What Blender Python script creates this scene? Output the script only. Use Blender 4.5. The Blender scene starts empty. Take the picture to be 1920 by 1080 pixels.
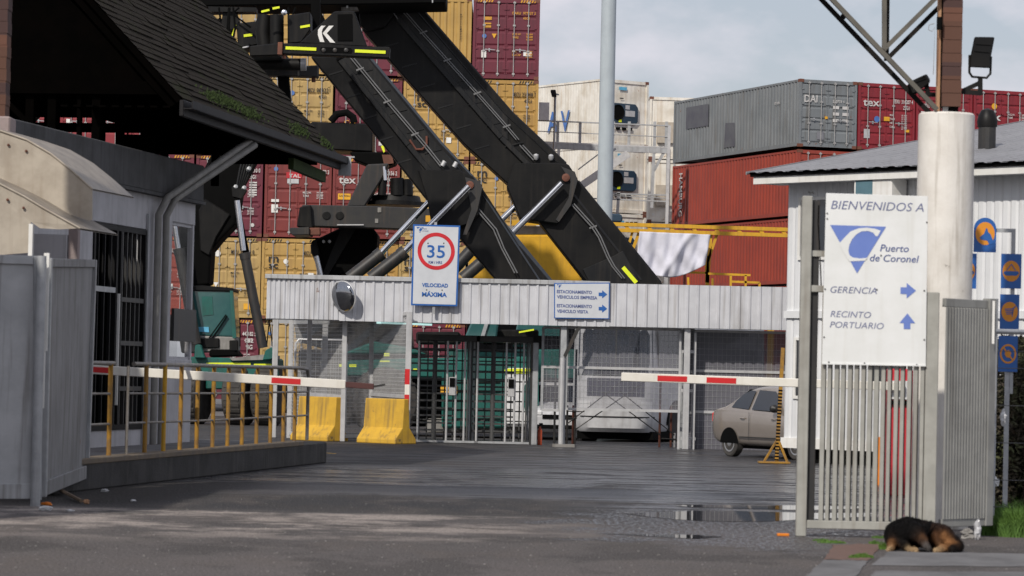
import bpy, bmesh, math, random
from mathutils import Vector, Matrix
random.seed(7)
SC = bpy.context.scene
COL = SC.collection

# ---------------------------------------------------------------- camera
FPX = 6000.0                      # focal length in pixels of a 1920 wide frame
CAMZ = 1.6
PITCH = math.atan(162.0 / FPX)
ROLL = 0.022
_fwd = Vector((0, math.cos(PITCH), math.sin(PITCH)))
_r0 = Vector((1, 0, 0))
_u0 = Vector((0, -math.sin(PITCH), math.cos(PITCH)))
_right = _r0 * math.cos(ROLL) + _u0 * math.sin(ROLL)
_up = -_r0 * math.sin(ROLL) + _u0 * math.cos(ROLL)
cam_data = bpy.data.cameras.new('camera')
cam = bpy.data.objects.new('camera', cam_data)
COL.objects.link(cam)
cam.matrix_world = Matrix(((_right.x, _up.x, -_fwd.x, 0), (_right.y, _up.y, -_fwd.y, 0),
                           (_right.z, _up.z, -_fwd.z, CAMZ), (0, 0, 0, 1)))
cam_data.sensor_width = 36.0
cam_data.lens = 36.0 * FPX / 1920.0
cam_data.clip_start = 0.5
cam_data.clip_end = 6000
cam_data.dof.use_dof = True
cam_data.dof.focus_distance = 82.0
cam_data.dof.aperture_fstop = 4.5
SC.camera = cam

# ---------------------------------------------------------------- light
SUN_EL = math.radians(38)
SUN_AZ = math.radians(205)        # compass direction the sun stands in (0 = +Y, clockwise)
sun_dir = Vector((math.sin(SUN_AZ) * math.cos(SUN_EL), math.cos(SUN_AZ) * math.cos(SUN_EL), math.sin(SUN_EL)))
sd = bpy.data.lights.new('sun', 'SUN')
sd.energy = 3.2
sd.angle = math.radians(1.2)
sd.color = (1.0, 0.94, 0.85)
sun = bpy.data.objects.new('sun', sd)
COL.objects.link(sun)
sun.rotation_euler = (-sun_dir).to_track_quat('-Z', 'Y').to_euler()

world = bpy.data.worlds.new('World')
SC.world = world
world.use_nodes = True
wn = world.node_tree
wn.nodes.clear()
w_out = wn.nodes.new('ShaderNodeOutputWorld')
w_bg = wn.nodes.new('ShaderNodeBackground')
w_sky = wn.nodes.new('ShaderNodeTexSky')
w_sky.sky_type = 'NISHITA'
w_sky.sun_disc = False
w_sky.sun_elevation = SUN_EL
w_sky.sun_rotation = SUN_AZ
w_sky.air_density = 1.2
w_sky.dust_density = 1.0
w_tc = wn.nodes.new('ShaderNodeTexCoord')
w_map = wn.nodes.new('ShaderNodeMapping')
w_map.inputs['Scale'].default_value = (9, 9, 17)
w_map.inputs['Location'].default_value = (0.35, 0.0, 0.9)
w_n = wn.nodes.new('ShaderNodeTexNoise')
w_n.inputs['Scale'].default_value = 1.6
w_n.inputs['Detail'].default_value = 6
w_n.inputs['Roughness'].default_value = 0.52
w_ramp = wn.nodes.new('ShaderNodeValToRGB')
w_ramp.color_ramp.elements[0].position = 0.42
w_ramp.color_ramp.elements[0].color = (0.0, 0.0, 0.0, 1)
w_ramp.color_ramp.elements[1].position = 0.62
w_mix = wn.nodes.new('ShaderNodeMix')
w_mix.data_type = 'RGBA'
w_mix.inputs[7].default_value = (8.7, 8.55, 9.35, 1)      # B: cloud
wn.links.new(w_tc.outputs['Generated'], w_map.inputs['Vector'])
wn.links.new(w_map.outputs[0], w_n.inputs['Vector'])
wn.links.new(w_n.outputs['Fac'], w_ramp.inputs['Fac'])
wn.links.new(w_ramp.outputs['Color'], w_mix.inputs[0])
w_base = wn.nodes.new('ShaderNodeMix'); w_base.data_type = 'RGBA'; w_base.inputs[0].default_value = 0.65
w_base.inputs[7].default_value = (6.15, 6.5, 7.75, 1)      # thin high haze over the blue
wn.links.new(w_sky.outputs['Color'], w_base.inputs[6])
wn.links.new(w_base.outputs[2], w_mix.inputs[6])
wn.links.new(w_mix.outputs[2], w_bg.inputs['Color'])
w_bg.inputs['Strength'].default_value = 0.085
wn.links.new(w_bg.outputs[0], w_out.inputs['Surface'])

SC.view_settings.view_transform = 'Standard'
SC.view_settings.look = 'None'
SC.view_settings.exposure = 0.0
SC.view_settings.gamma = 1.0
SC.cycles.max_bounces = 8
SC.cycles.transparent_max_bounces = 24

# ---------------------------------------------------------------- helpers
def ray(px, py):
    return _fwd + _right * ((px - 960) / FPX) - _up * ((py - 540) / FPX)
def W(px, py, Y):
    """the point seen at a place of the photograph, at distance Y along the road"""
    d = ray(px, py)
    t = Y / d.y
    return Vector((d.x * t, Y, CAMZ + d.z * t))
def G(px, py, z=0.0):
    """the point of the ground (height z) seen at a place of the photograph"""
    d = ray(px, py)
    t = (z - CAMZ) / d.z
    return Vector((d.x * t, d.y * t, z))
V = Vector

def setp(o, label=None, cat=None, group=None, kind=None):
    if label: o['label'] = label
    if cat: o['category'] = cat
    if group: o['group'] = group
    if kind: o['kind'] = kind
    return o
def thing(name, label, cat, loc=(0, 0, 0), rz=0.0, group=None):
    o = bpy.data.objects.new(name, None)
    o.empty_display_size = 0.2
    COL.objects.link(o)
    o.location = loc
    o.rotation_euler = (0, 0, rz)
    return setp(o, label, cat, group)
def root_matrix(o):
    m = Matrix.Translation(o.location) @ o.rotation_euler.to_matrix().to_4x4()
    return root_matrix(o.parent) @ m if o.parent else m
def copy_thing(src, loc, rz, label):
    r = src.copy(); COL.objects.link(r)
    r.location = loc; r.rotation_euler = (0, 0, rz); r['label'] = label
    def rec(a, b):
        for ch in [c for c in KIDS.get(a.name, [])]:
            c = ch.copy(); COL.objects.link(c); c.parent = b
            KIDS.setdefault(b.name, []).append(c)
            rec(ch, c)
    rec(src, r)
    return r
KIDS = {}

_textcache = {}
def text_geo(s, shear=0.0, bold=0.0):
    k = (s, shear, bold)
    if k not in _textcache:
        cu = bpy.data.curves.new('t', 'FONT')
        cu.body = s; cu.size = 1.0; cu.shear = shear; cu.offset = bold
        cu.resolution_u = 3; cu.fill_mode = 'FRONT'
        o = bpy.data.objects.new('t', cu)
        COL.objects.link(o)
        dg = bpy.context.evaluated_depsgraph_get()
        me = bpy.data.meshes.new_from_object(o.evaluated_get(dg))
        _textcache[k] = ([v.co.copy() for v in me.vertices], [tuple(p.vertices) for p in me.polygons])
        bpy.data.objects.remove(o); bpy.data.curves.remove(cu); bpy.data.meshes.remove(me)
    return _textcache[k]

class MB:
    def __init__(self):
        self.v = []; self.f = []; self.m = []; self.k = 0
    def mat(self, k):
        self.k = k; return self
    def add(self, vs, fs):
        b = len(self.v)
        self.v.extend(Vector(p) for p in vs)
        for f in fs:
            self.f.append(tuple(b + i for i in f)); self.m.append(self.k)
        return self
    def obox(self, o, a, b, c):
        o, a, b, c = Vector(o), Vector(a), Vector(b), Vector(c)
        vs = [o, o + a, o + a + b, o + b, o + c, o + a + c, o + a + b + c, o + b + c]
        fs = [(0, 3, 2, 1), (4, 5, 6, 7), (0, 1, 5, 4), (1, 2, 6, 5), (2, 3, 7, 6), (3, 0, 4, 7)]
        if a.cross(b).dot(c) < 0: fs = [tuple(reversed(f)) for f in fs]
        return self.add(vs, fs)
    def box(self, c, s, R=None):
        ax = [Vector((s[0], 0, 0)), Vector((0, s[1], 0)), Vector((0, 0, s[2]))]
        if R is not None: ax = [R @ a for a in ax]
        return self.obox(Vector(c) - (ax[0] + ax[1] + ax[2]) / 2, *ax)
    def bar(self, p0, p1, w, h, up=(0, 0, 1)):
        p0, p1 = Vector(p0), Vector(p1)
        d = p1 - p0
        u = Vector(up)
        s = d.cross(u)
        if s.length < 1e-6: s = d.cross(Vector((0, 1, 0)))
        s.normalize()
        u = s.cross(d).normalized()
        return self.obox(p0 - s * w / 2 - u * h / 2, s * w, d, u * h)
    def tube(self, pts, r, n=8, cap=True):
        pts = [Vector(p) for p in pts]
        rs = r if isinstance(r, (list, tuple)) else [r] * len(pts)
        rings = []
        prev = None
        for i, p in enumerate(pts):
            if i == 0: d = pts[1] - p
            elif i == len(pts) - 1: d = p - pts[i - 1]
            else: d = (pts[i + 1] - p).normalized() + (p - pts[i - 1]).normalized()
            d.normalize()
            a = prev if prev is not None else (Vector((0, 0, 1)) if abs(d.z) < .9 else Vector((1, 0, 0)))
            s = d.cross(a)
            if s.length < 1e-5: s = d.orthogonal()
            s.normalize()
            u = s.cross(d).normalized(); prev = u
            rings.append([p + (s * math.cos(2 * math.pi * k / n) + u * math.sin(2 * math.pi * k / n)) * rs[i] for k in range(n)])
        vs = [q for rg in rings for q in rg]; fs = []
        for i in range(len(rings) - 1):
            for k in range(n):
                fs.append((i * n + k, i * n + (k + 1) % n, (i + 1) * n + (k + 1) % n, (i + 1) * n + k))
        if cap:
            fs.append(tuple(reversed(range(n)))); fs.append(tuple((len(rings) - 1) * n + k for k in range(n)))
        return self.add(vs, fs)
    def prism(self, poly, vec):
        poly = [Vector(p) for p in poly]; vec = Vector(vec); n = len(poly)
        nrm = Vector((0, 0, 0))
        for i in range(n):
            nrm += (poly[i] - poly[0]).cross(poly[(i + 1) % n] - poly[0])
        if nrm.dot(vec) > 0: poly = poly[::-1]
        vs = poly + [p + vec for p in poly]
        fs = [tuple(range(n)), tuple(reversed(range(n, 2 * n)))]
        for i in range(n):
            j = (i + 1) % n
            fs.append((j, i, n + i, n + j))
        return self.add(vs, fs)
    def quad(self, *ps):
        return self.add(ps, [tuple(range(len(ps)))])
    def lathe(self, c, axis, prof, n=20):
        """prof: list of (distance along axis, radius)"""
        c, axis = Vector(c), Vector(axis).normalized()
        s = axis.orthogonal().normalized(); u = axis.cross(s)
        vs = []; fs = []
        for (h, r) in prof:
            for k in range(n):
                a = 2 * math.pi * k / n
                vs.append(c + axis * h + (s * math.cos(a) + u * math.sin(a)) * r)
        for i in range(len(prof) - 1):
            for k in range(n):
                fs.append((i * n + k, i * n + (k + 1) % n, (i + 1) * n + (k + 1) % n, (i + 1) * n + k))
        fs.append(tuple(reversed(range(n)))); fs.append(tuple((len(prof) - 1) * n + k for k in range(n)))
        return self.add(vs, fs)
    def corr(self, p0, p1, up, n, amp, nrm, duty=0.5, slope=0.18, thick=0.004):
        """corrugated sheet from p0 to p1, n ribs standing amp proud along nrm, extruded by up"""
        p0, p1, up, nrm = Vector(p0), Vector(p1), Vector(up), Vector(nrm).normalized()
        d = p1 - p0
        path = []
        for i in range(n):
            a = i / n; w = 1 / n
            lo = (1 - duty - 2 * slope * min(duty, 1 - duty)) / 2
            sl = slope * min(duty, 1 - duty)
            for t, h in ((0, 0), (lo, 0), (lo + sl, 1), (lo + sl + duty, 1), (lo + 2 * sl + duty, 0)):
                path.append(p0 + d * (a + t * w) + nrm * amp * h)
        path.append(p1)
        m = len(path)
        vs = path + [p + up for p in path]
        fs = []
        flip = d.cross(up).dot(nrm) < 0
        for i in range(m - 1):
            f = (i, i + 1, m + i + 1, m + i)
            fs.append(tuple(reversed(f)) if flip else f)
        return self.add(vs, fs)
    def text(self, s, o, x, y, size, shear=0.0, bold=0.0, align='L', width=None):
        """lettering on a surface: o = baseline start, x / y = unit directions; width fits the line to a length"""
        vs, fs = text_geo(s, shear, bold)
        if not vs: return self
        x0 = min(v.x for v in vs); x1 = max(v.x for v in vs)
        o, x, y = Vector(o), Vector(x).normalized(), Vector(y).normalized()
        sx = size
        if width: sx = width / (x1 - x0)
        off = {'L': -x0, 'C': -(x0 + x1) / 2, 'R': -x1}[align] * sx
        return self.add([o + x * (v.x * sx + off) + y * (v.y * size) for v in vs], fs)
    def build(self, name, mats, parent=None, world=False, smooth=False, bevel=0, angle=35, seg=1):
        me = bpy.data.meshes.new(name)
        vs = self.v
        if world and parent is not None:
            inv = root_matrix(parent).inverted()
            vs = [inv @ p for p in vs]
        me.from_pydata([tuple(p) for p in vs], [], self.f)
        if not isinstance(mats, (list, tuple)): mats = [mats]
        for m in mats: me.materials.append(m)
        if len(mats) > 1: me.polygons.foreach_set('material_index', self.m)
        if smooth:
            me.polygons.foreach_set('use_smooth', [True] * len(me.polygons))
            try: me.set_sharp_from_angle(angle=math.radians(angle))
            except Exception: pass
        me.update()
        o = bpy.data.objects.new(name, me)
        COL.objects.link(o)
        if bevel:
            b = o.modifiers.new('bevel', 'BEVEL'); b.width = bevel; b.segments = seg
            b.limit_method = 'ANGLE'; b.angle_limit = math.radians(40)
        if parent is not None:
            o.parent = parent
            KIDS.setdefault(parent.name, []).append(o)
        return o
def disc_pts(c, x, y, rx, ry=None, n=32, a0=0, a1=2 * math.pi):
    ry = rx if ry is None else ry
    full = abs(a1 - a0 - 2 * math.pi) < 1e-6
    k = n if full else n + 1
    return [Vector(c) + Vector(x) * rx * math.cos(a0 + (a1 - a0) * i / n) + Vector(y) * ry * math.sin(a0 + (a1 - a0) * i / n) for i in range(k)]

# ---------------------------------------------------------------- materials
def material(name, col, rough=0.6, metal=0.0, col2=None, scale=3.0, mixlo=0.4, mixhi=0.65, streak=None, streak_amt=0.0,
             rust=0.0, rust_col=(0.16, 0.055, 0.02), bump=0.0, bump_scale=60.0, rvar=0.0, spec=0.5, alpha=1.0, trans=0.0, emit=None,
             stretch=(1, 1, 1), coat=0.0, world_co=False):
    m = bpy.data.materials.new(name)
    m.use_nodes = True
    nt = m.node_tree
    b = nt.nodes['Principled BSDF']
    L = nt.links.new
    b.inputs['Roughness'].default_value = rough
    b.inputs['Metallic'].default_value = metal
    b.inputs['Specular IOR Level'].default_value = spec
    if coat: b.inputs['Coat Weight'].default_value = coat
    if trans: b.inputs['Transmission Weight'].default_value = trans
    b.inputs['Alpha'].default_value = alpha
    if emit:
        b.inputs['Emission Color'].default_value = (*emit[:3], 1)
        b.inputs['Emission Strength'].default_value = emit[3]
    tc = nt.nodes.new('ShaderNodeTexCoord')
    src = tc.outputs['Object']
    if world_co:
        g = nt.nodes.new('ShaderNodeNewGeometry'); src = g.outputs['Position']
    mp = nt.nodes.new('ShaderNodeMapping'); mp.inputs['Scale'].default_value = stretch
    L(src, mp.inputs['Vector'])
    c2 = col2 if col2 else tuple(x * 0.78 for x in col)
    n1 = nt.nodes.new('ShaderNodeTexNoise'); n1.inputs['Scale'].default_value = scale; n1.inputs['Detail'].default_value = 7
    n1.inputs['Roughness'].default_value = 0.6
    L(mp.outputs[0], n1.inputs['Vector'])
    r1 = nt.nodes.new('ShaderNodeMapRange'); r1.inputs[1].default_value = mixlo; r1.inputs[2].default_value = mixhi
    L(n1.outputs['Fac'], r1.inputs[0])
    mx = nt.nodes.new('ShaderNodeMix'); mx.data_type = 'RGBA'
    mx.inputs[6].default_value = (*col, 1); mx.inputs[7].default_value = (*c2, 1)
    L(r1.outputs[0], mx.inputs[0])
    out = mx.outputs[2]
    if streak:
        mp2 = nt.nodes.new('ShaderNodeMapping'); mp2.inputs['Scale'].default_value = (9, 9, 0.55)
        L(src, mp2.inputs['Vector'])
        n2 = nt.nodes.new('ShaderNodeTexNoise'); n2.inputs['Scale'].default_value = 1.0; n2.inputs['Detail'].default_value = 5
        L(mp2.outputs[0], n2.inputs['Vector'])
        r2 = nt.nodes.new('ShaderNodeMapRange'); r2.inputs[1].default_value = 0.52; r2.inputs[2].default_value = 0.72
        r2.inputs[4].default_value = streak_amt
        L(n2.outputs['Fac'], r2.inputs[0])
        m2 = nt.nodes.new('ShaderNodeMix'); m2.data_type = 'RGBA'; m2.inputs[7].default_value = (*streak, 1)
        L(out, m2.inputs[6]); L(r2.outputs[0], m2.inputs[0]); out = m2.outputs[2]
    if rust > 0:
        n3 = nt.nodes.new('ShaderNodeTexNoise'); n3.inputs['Scale'].default_value = 2.2; n3.inputs['Detail'].default_value = 9
        n3.inputs['Roughness'].default_value = 0.72
        L(src, n3.inputs['Vector'])
        r3 = nt.nodes.new('ShaderNodeMapRange'); r3.inputs[1].default_value = 0.68 - 0.2 * rust; r3.inputs[2].default_value = 0.74 - 0.17 * rust
        L(n3.outputs['Fac'], r3.inputs[0])
        m3 = nt.nodes.new('ShaderNodeMix'); m3.data_type = 'RGBA'; m3.inputs[7].default_value = (*rust_col, 1)
        L(out, m3.inputs[6]); L(r3.outputs[0], m3.inputs[0]); out = m3.outputs[2]
    L(out, b.inputs['Base Color'])
    if rvar:
        r4 = nt.nodes.new('ShaderNodeMapRange'); r4.inputs[3].default_value = max(0.02, rough - rvar); r4.inputs[4].default_value = min(1, rough + rvar)
        r4.inputs[1].default_value = 0.3; r4.inputs[2].default_value = 0.7
        L(n1.outputs['Fac'], r4.inputs[0]); L(r4.outputs[0], b.inputs['Roughness'])
    if bump:
        n5 = nt.nodes.new('ShaderNodeTexNoise'); n5.inputs['Scale'].default_value = bump_scale; n5.inputs['Detail'].default_value = 4
        L(src, n5.inputs['Vector'])
        bp = nt.nodes.new('ShaderNodeBump'); bp.inputs['Strength'].default_value = bump; bp.inputs['Distance'].default_value = 0.02
        L(n5.outputs['Fac'], bp.inputs['Height']); L(bp.outputs[0], b.inputs['Normal'])
    return m
M = {}
DIRT = (0.07, 0.055, 0.045)
def mk(k, *a, **kw): M[k] = material(k, *a, **kw)
mk('gold', (0.46, 0.285, 0.078), 0.55, col2=(0.39, 0.24, 0.066), streak=(0.22, 0.12, 0.05), streak_amt=0.45, rust=0.15, scale=1.2)
mk('gold_dark', (0.40, 0.21, 0.045), 0.6, streak=DIRT, streak_amt=0.5, rust=0.35, scale=1.5)
mk('maroon', (0.135, 0.014, 0.03), 0.5, col2=(0.11, 0.014, 0.028), streak=(0.05, 0.01, 0.015), streak_amt=0.5, rust=0.1, scale=1.2)
mk('redbrown', (0.19, 0.028, 0.024), 0.5, col2=(0.16, 0.024, 0.022), streak=(0.06, 0.012, 0.012), streak_amt=0.5, rust=0.12, scale=1.2)
mk('crimson', (0.24, 0.018, 0.026), 0.5, col2=(0.2, 0.018, 0.026), streak=(0.09, 0.012, 0.015), streak_amt=0.5, rust=0.1, scale=1.2)
mk('brick_red', (0.31, 0.048, 0.028), 0.55, col2=(0.26, 0.042, 0.028), streak=(0.13, 0.03, 0.02), streak_amt=0.45, rust=0.12, scale=0.9)
mk('cgrey', (0.19, 0.205, 0.215), 0.55, col2=(0.155, 0.17, 0.18), streak=(0.09, 0.07, 0.05), streak_amt=0.5, rust=0.2, scale=0.9)
mk('reefer', (0.80, 0.77, 0.70), 0.5, col2=(0.62, 0.57, 0.48), streak=(0.42, 0.27, 0.14), streak_amt=0.35, rust=0.22, rust_col=(0.36, 0.19, 0.08), scale=1.2)
mk('reefer_unit', (0.02, 0.045, 0.075), 0.4, rust=0.1)
mk('frame_rust', (0.17, 0.06, 0.035), 0.7, col2=(0.1, 0.035, 0.02), rust=0.4)
mk('galv', (0.42, 0.43, 0.44), 0.5, metal=0.35, col2=(0.33, 0.34, 0.35), streak=(0.2, 0.19, 0.18), streak_amt=0.4, scale=6)
mk('pipe_line', (0.20, 0.20, 0.20), 0.5, metal=0.3)
mk('bar_steel', (0.42, 0.41, 0.40), 0.5, metal=0.3, col2=(0.32, 0.31, 0.30), rust=0.15)
mk('galv_light', (0.55, 0.55, 0.55), 0.45, metal=0.3, col2=(0.46, 0.46, 0.47), streak=(0.3, 0.28, 0.26), streak_amt=0.3, scale=5)
mk('fascia', (0.62, 0.625, 0.65), 0.42, metal=0.15, col2=(0.53, 0.535, 0.56), streak=(0.30, 0.28, 0.26), streak_amt=0.55, rust=0.04, scale=2)
mk('gate_paint', (0.36, 0.355, 0.32), 0.6, col2=(0.29, 0.285, 0.255), streak=(0.17, 0.14, 0.11), streak_amt=0.5, rust=0.12, scale=4, bump=0.1)
mk('sheet_dark', (0.25, 0.25, 0.255), 0.6, metal=0.1, col2=(0.18, 0.18, 0.182), streak=(0.08, 0.075, 0.07), streak_amt=0.8, rust=0.12, scale=1.6, bump=0.2, bump_scale=4)
mk('sheet_grey', (0.47, 0.475, 0.48), 0.5, metal=0.15, col2=(0.35, 0.355, 0.36), streak=(0.15, 0.135, 0.12), streak_amt=0.85, rust=0.12, scale=1.6, bump=0.2, bump_scale=4)
mk('black_paint', (0.0042, 0.0042, 0.0045), 0.5, col2=(0.008, 0.0075, 0.007), streak=(0.022, 0.019, 0.016), streak_amt=0.45, scale=1.3, rvar=0.12, spec=0.22)
mk('boom_side', (0.0075, 0.008, 0.009), 0.45, col2=(0.013, 0.013, 0.013), streak=(0.036, 0.031, 0.026), streak_amt=0.5, scale=0.9, rvar=0.14, spec=0.3)
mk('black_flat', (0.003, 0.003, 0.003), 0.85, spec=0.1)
mk('dark_steel', (0.020, 0.020, 0.021), 0.5, col2=(0.03, 0.028, 0.025), streak=(0.09, 0.06, 0.04), streak_amt=0.35, scale=2.5)
mk('mirror', (0.34, 0.35, 0.37), 0.09, metal=1.0, col2=(0.30, 0.31, 0.33))
mk('chrome', (0.75, 0.76, 0.78), 0.14, metal=1.0, col2=(0.65, 0.66, 0.68))
mk('teal', (0.010, 0.115, 0.095), 0.45, col2=(0.016, 0.085, 0.072), streak=(0.03, 0.05, 0.045), streak_amt=0.5, rust=0.05)
mk('hi_vis', (0.78, 0.86, 0.02), 0.5, col2=(0.7, 0.8, 0.02), emit=None)
mk('tyre', (0.075, 0.07, 0.065), 0.9, col2=(0.045, 0.042, 0.04), spec=0.2, bump=0.2, bump_scale=20)
mk('glass_cab', (0.03, 0.10, 0.10), 0.08, col2=(0.04, 0.12, 0.115), spec=0.8)
mk('glass_dark', (0.012, 0.016, 0.022), 0.06, spec=0.9)
mk('glass_clear', (0.05, 0.06, 0.06), 0.05, alpha=0.10, spec=0.2)
mk('white_paint', (0.78, 0.77, 0.74), 0.5, col2=(0.70, 0.69, 0.65), streak=(0.45, 0.40, 0.33), streak_amt=0.3, scale=3)
mk('arm_white', (0.80, 0.77, 0.70), 0.45, col2=(0.73, 0.70, 0.62), streak=(0.5, 0.44, 0.36), streak_amt=0.3, scale=4)
mk('sign_white', (0.76, 0.77, 0.76), 0.4, col2=(0.70, 0.71, 0.69), scale=2.5, streak=(0.55, 0.53, 0.47), streak_amt=0.3)
mk('sign_grey', (0.58, 0.60, 0.63), 0.4, col2=(0.53, 0.55, 0.58), scale=3)
mk('red_refl', (0.62, 0.022, 0.025), 0.4, col2=(0.55, 0.02, 0.022))
mk('red_ring', (0.60, 0.02, 0.03), 0.4)
mk('sign_blue', (0.015, 0.10, 0.36), 0.4, col2=(0.02, 0.115, 0.38))
mk('faded_blue', (0.13, 0.20, 0.52), 0.5, col2=(0.15, 0.225, 0.55))
mk('faded_ink', (0.14, 0.16, 0.30), 0.55)
mk('lilac_ink', (0.085, 0.12, 0.30), 0.55)
mk('orange', (0.72, 0.27, 0.02), 0.45, col2=(0.66, 0.25, 0.02))
mk('ink', (0.015, 0.013, 0.012), 0.6)
mk('white_ink', (0.62, 0.60, 0.58), 0.6)
mk('yellow_ink', (0.62, 0.30, 0.03), 0.6)
mk('tal_red', (0.50, 0.02, 0.03), 0.5)
mk('decal_yellow', (0.75, 0.38, 0.02), 0.5)
mk('decal_blue', (0.07, 0.17, 0.45), 0.5)
mk('cyan', (0.12, 0.45, 0.68), 0.5)
mk('yellow_conc', (0.62, 0.37, 0.035), 0.75, col2=(0.53, 0.31, 0.035), streak=(0.20, 0.13, 0.05), streak_amt=0.7, rust=0.35, rust_col=(0.17, 0.115, 0.05), scale=4, bump=0.25, bump_scale=30)
mk('yellow_steel', (0.62, 0.34, 0.012), 0.5, col2=(0.54, 0.29, 0.012), streak=(0.25, 0.14, 0.03), streak_amt=0.35, rust=0.06)
mk('rail_yellow', (0.36, 0.185, 0.018), 0.6, col2=(0.22, 0.12, 0.03), streak=(0.14, 0.09, 0.05), streak_amt=0.5, rust=0.2, scale=5, mixlo=0.45, mixhi=0.6)
mk('rail_bare', (0.20, 0.175, 0.145), 0.55, metal=0.3, col2=(0.26, 0.25, 0.24), scale=8)
mk('conc', (0.27, 0.26, 0.245), 0.85, col2=(0.18, 0.17, 0.155), streak=(0.09, 0.08, 0.07), streak_amt=0.6, scale=2.5, bump=0.25, bump_scale=40)
mk('conc_dark', (0.045, 0.043, 0.042), 0.9, col2=(0.022, 0.021, 0.02), streak=(0.10, 0.095, 0.085), streak_amt=0.45, scale=2.2, bump=0.3, bump_scale=30)
mk('curb_cap', (0.17, 0.13, 0.085), 0.8, col2=(0.12, 0.1, 0.08), scale=5, bump=0.2)
mk('wall_lilac', (0.49, 0.485, 0.505), 0.75, col2=(0.39, 0.385, 0.40), streak=(0.18, 0.17, 0.17), streak_amt=0.35, scale=1.6, bump=0.08)
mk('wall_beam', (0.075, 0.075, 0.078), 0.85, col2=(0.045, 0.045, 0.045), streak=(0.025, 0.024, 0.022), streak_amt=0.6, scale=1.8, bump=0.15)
mk('bar_grey', (0.085, 0.085, 0.085), 0.5, metal=0.2)
mk('gold_pale', (0.45, 0.305, 0.11), 0.6, col2=(0.37, 0.25, 0.09), streak=(0.2, 0.11, 0.05), streak_amt=0.5, rust=0.22, scale=1.4)
mk('gold_deep', (0.43, 0.25, 0.06), 0.5, col2=(0.36, 0.21, 0.05), streak=(0.2, 0.10, 0.04), streak_amt=0.5, rust=0.1, scale=0.8)
mk('pipe_grey', (0.25, 0.24, 0.22), 0.6, col2=(0.19, 0.185, 0.17), streak=(0.09, 0.085, 0.08), streak_amt=0.4)
mk('grille', (0.006, 0.006, 0.007), 0.6, spec=0.2)
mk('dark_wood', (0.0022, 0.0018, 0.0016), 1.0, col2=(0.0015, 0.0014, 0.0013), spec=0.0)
mk('leaf_grey', (0.27, 0.27, 0.255), 0.6, col2=(0.21, 0.21, 0.20), streak=(0.12, 0.115, 0.105), streak_amt=0.6, scale=3)
mk('gutter', (0.014, 0.013, 0.014), 0.6, col2=(0.01, 0.0095, 0.01), spec=0.2, streak=(0.045, 0.042, 0.042), streak_amt=0.3)
mk('moss', (0.03, 0.052, 0.009), 0.95, col2=(0.02, 0.034, 0.008), bump=0.3)
mk('awning', (0.47, 0.415, 0.34), 0.5, col2=(0.36, 0.31, 0.25), streak=(0.28, 0.22, 0.16), streak_amt=0.5, scale=3, trans=0.0)
mk('awning_top', (0.30, 0.26, 0.21), 0.5, col2=(0.22, 0.19, 0.155), streak=(0.10, 0.09, 0.08), streak_amt=0.5, scale=3)
mk('column_white', (0.74, 0.71, 0.66), 0.8, col2=(0.62, 0.585, 0.53), streak=(0.26, 0.22, 0.17), streak_amt=0.75, rust=0.2, rust_col=(0.12, 0.10, 0.08), scale=2.2, bump=0.15, bump_scale=25)
mk('column_pink', (0.34, 0.27, 0.26), 0.85, col2=(0.28, 0.23, 0.22), scale=4, bump=0.2)
mk('office_white', (0.70, 0.71, 0.72), 0.5, col2=(0.64, 0.65, 0.66), streak=(0.42, 0.40, 0.37), streak_amt=0.3, scale=1.2)
mk('office_roof', (0.25, 0.25, 0.26), 0.55, metal=0.1, col2=(0.21, 0.21, 0.22), streak=(0.11, 0.105, 0.1), streak_amt=0.4, scale=0.8, stretch=(1, 1, 1))
mk('truss', (0.115, 0.105, 0.085), 0.6, col2=(0.085, 0.078, 0.065), scale=5)
mk('truss_shaded', (0.009, 0.008, 0.008), 0.7, col2=(0.014, 0.011, 0.009), spec=0.2)  # truss steel on the shaded side, its shade put into the colour
mk('wood_strip', (0.42, 0.24, 0.13), 0.7, col2=(0.33, 0.17, 0.09))
mk('car_paint', (0.36, 0.315, 0.275), 0.25, metal=0.5, col2=(0.34, 0.298, 0.26), coat=0.7)
mk('car_trim', (0.02, 0.02, 0.02), 0.5)
mk('alloy', (0.5, 0.5, 0.5), 0.35, metal=0.8)
mk('bus_white', (0.55, 0.55, 0.56), 0.4, col2=(0.42, 0.42, 0.43), streak=(0.25, 0.23, 0.21), streak_amt=0.4)
mk('bus_navy', (0.014, 0.018, 0.04), 0.35)
mk('cloth', (0.62, 0.62, 0.69), 0.95, col2=(0.55, 0.55, 0.62), spec=0.1)
mk('ac_teal', (0.10, 0.19, 0.23), .5)
mk('grey_pole', (0.42, 0.47, 0.50), 0.45, col2=(0.385, 0.43, 0.46), streak=(0.31, 0.34, 0.36), streak_amt=0.3)
mk('slab', (0.15, 0.148, 0.15), 0.9, col2=(0.085, 0.083, 0.084), scale=1.6, stretch=(1, .5, 1), bump=0.25, streak=(0.19, 0.18, 0.175), streak_amt=.5, rust=.15, rust_col=(0.075, 0.065, 0.06))
mk('brick_pave', (0.15, 0.085, 0.065), 0.9, col2=(0.11, 0.07, 0.055), scale=8, bump=0.3)
mk('plastic_white', (0.72, 0.72, 0.72), 0.4)
mk('red_cab', (0.52, 0.03, 0.045), 0.4, col2=(0.46, 0.03, 0.04))
mk('orange_litter', (0.75, 0.22, 0.015), 0.5)
mk('stick', (0.20, 0.14, 0.09), 0.8)
mk('tube_lamp', (0.7, 0.9, 0.9), 0.4, emit=(0.62, 0.95, 0.92, 0.75))
mk('screen_grey', (0.20, 0.2, 0.22), 0.5)
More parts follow.
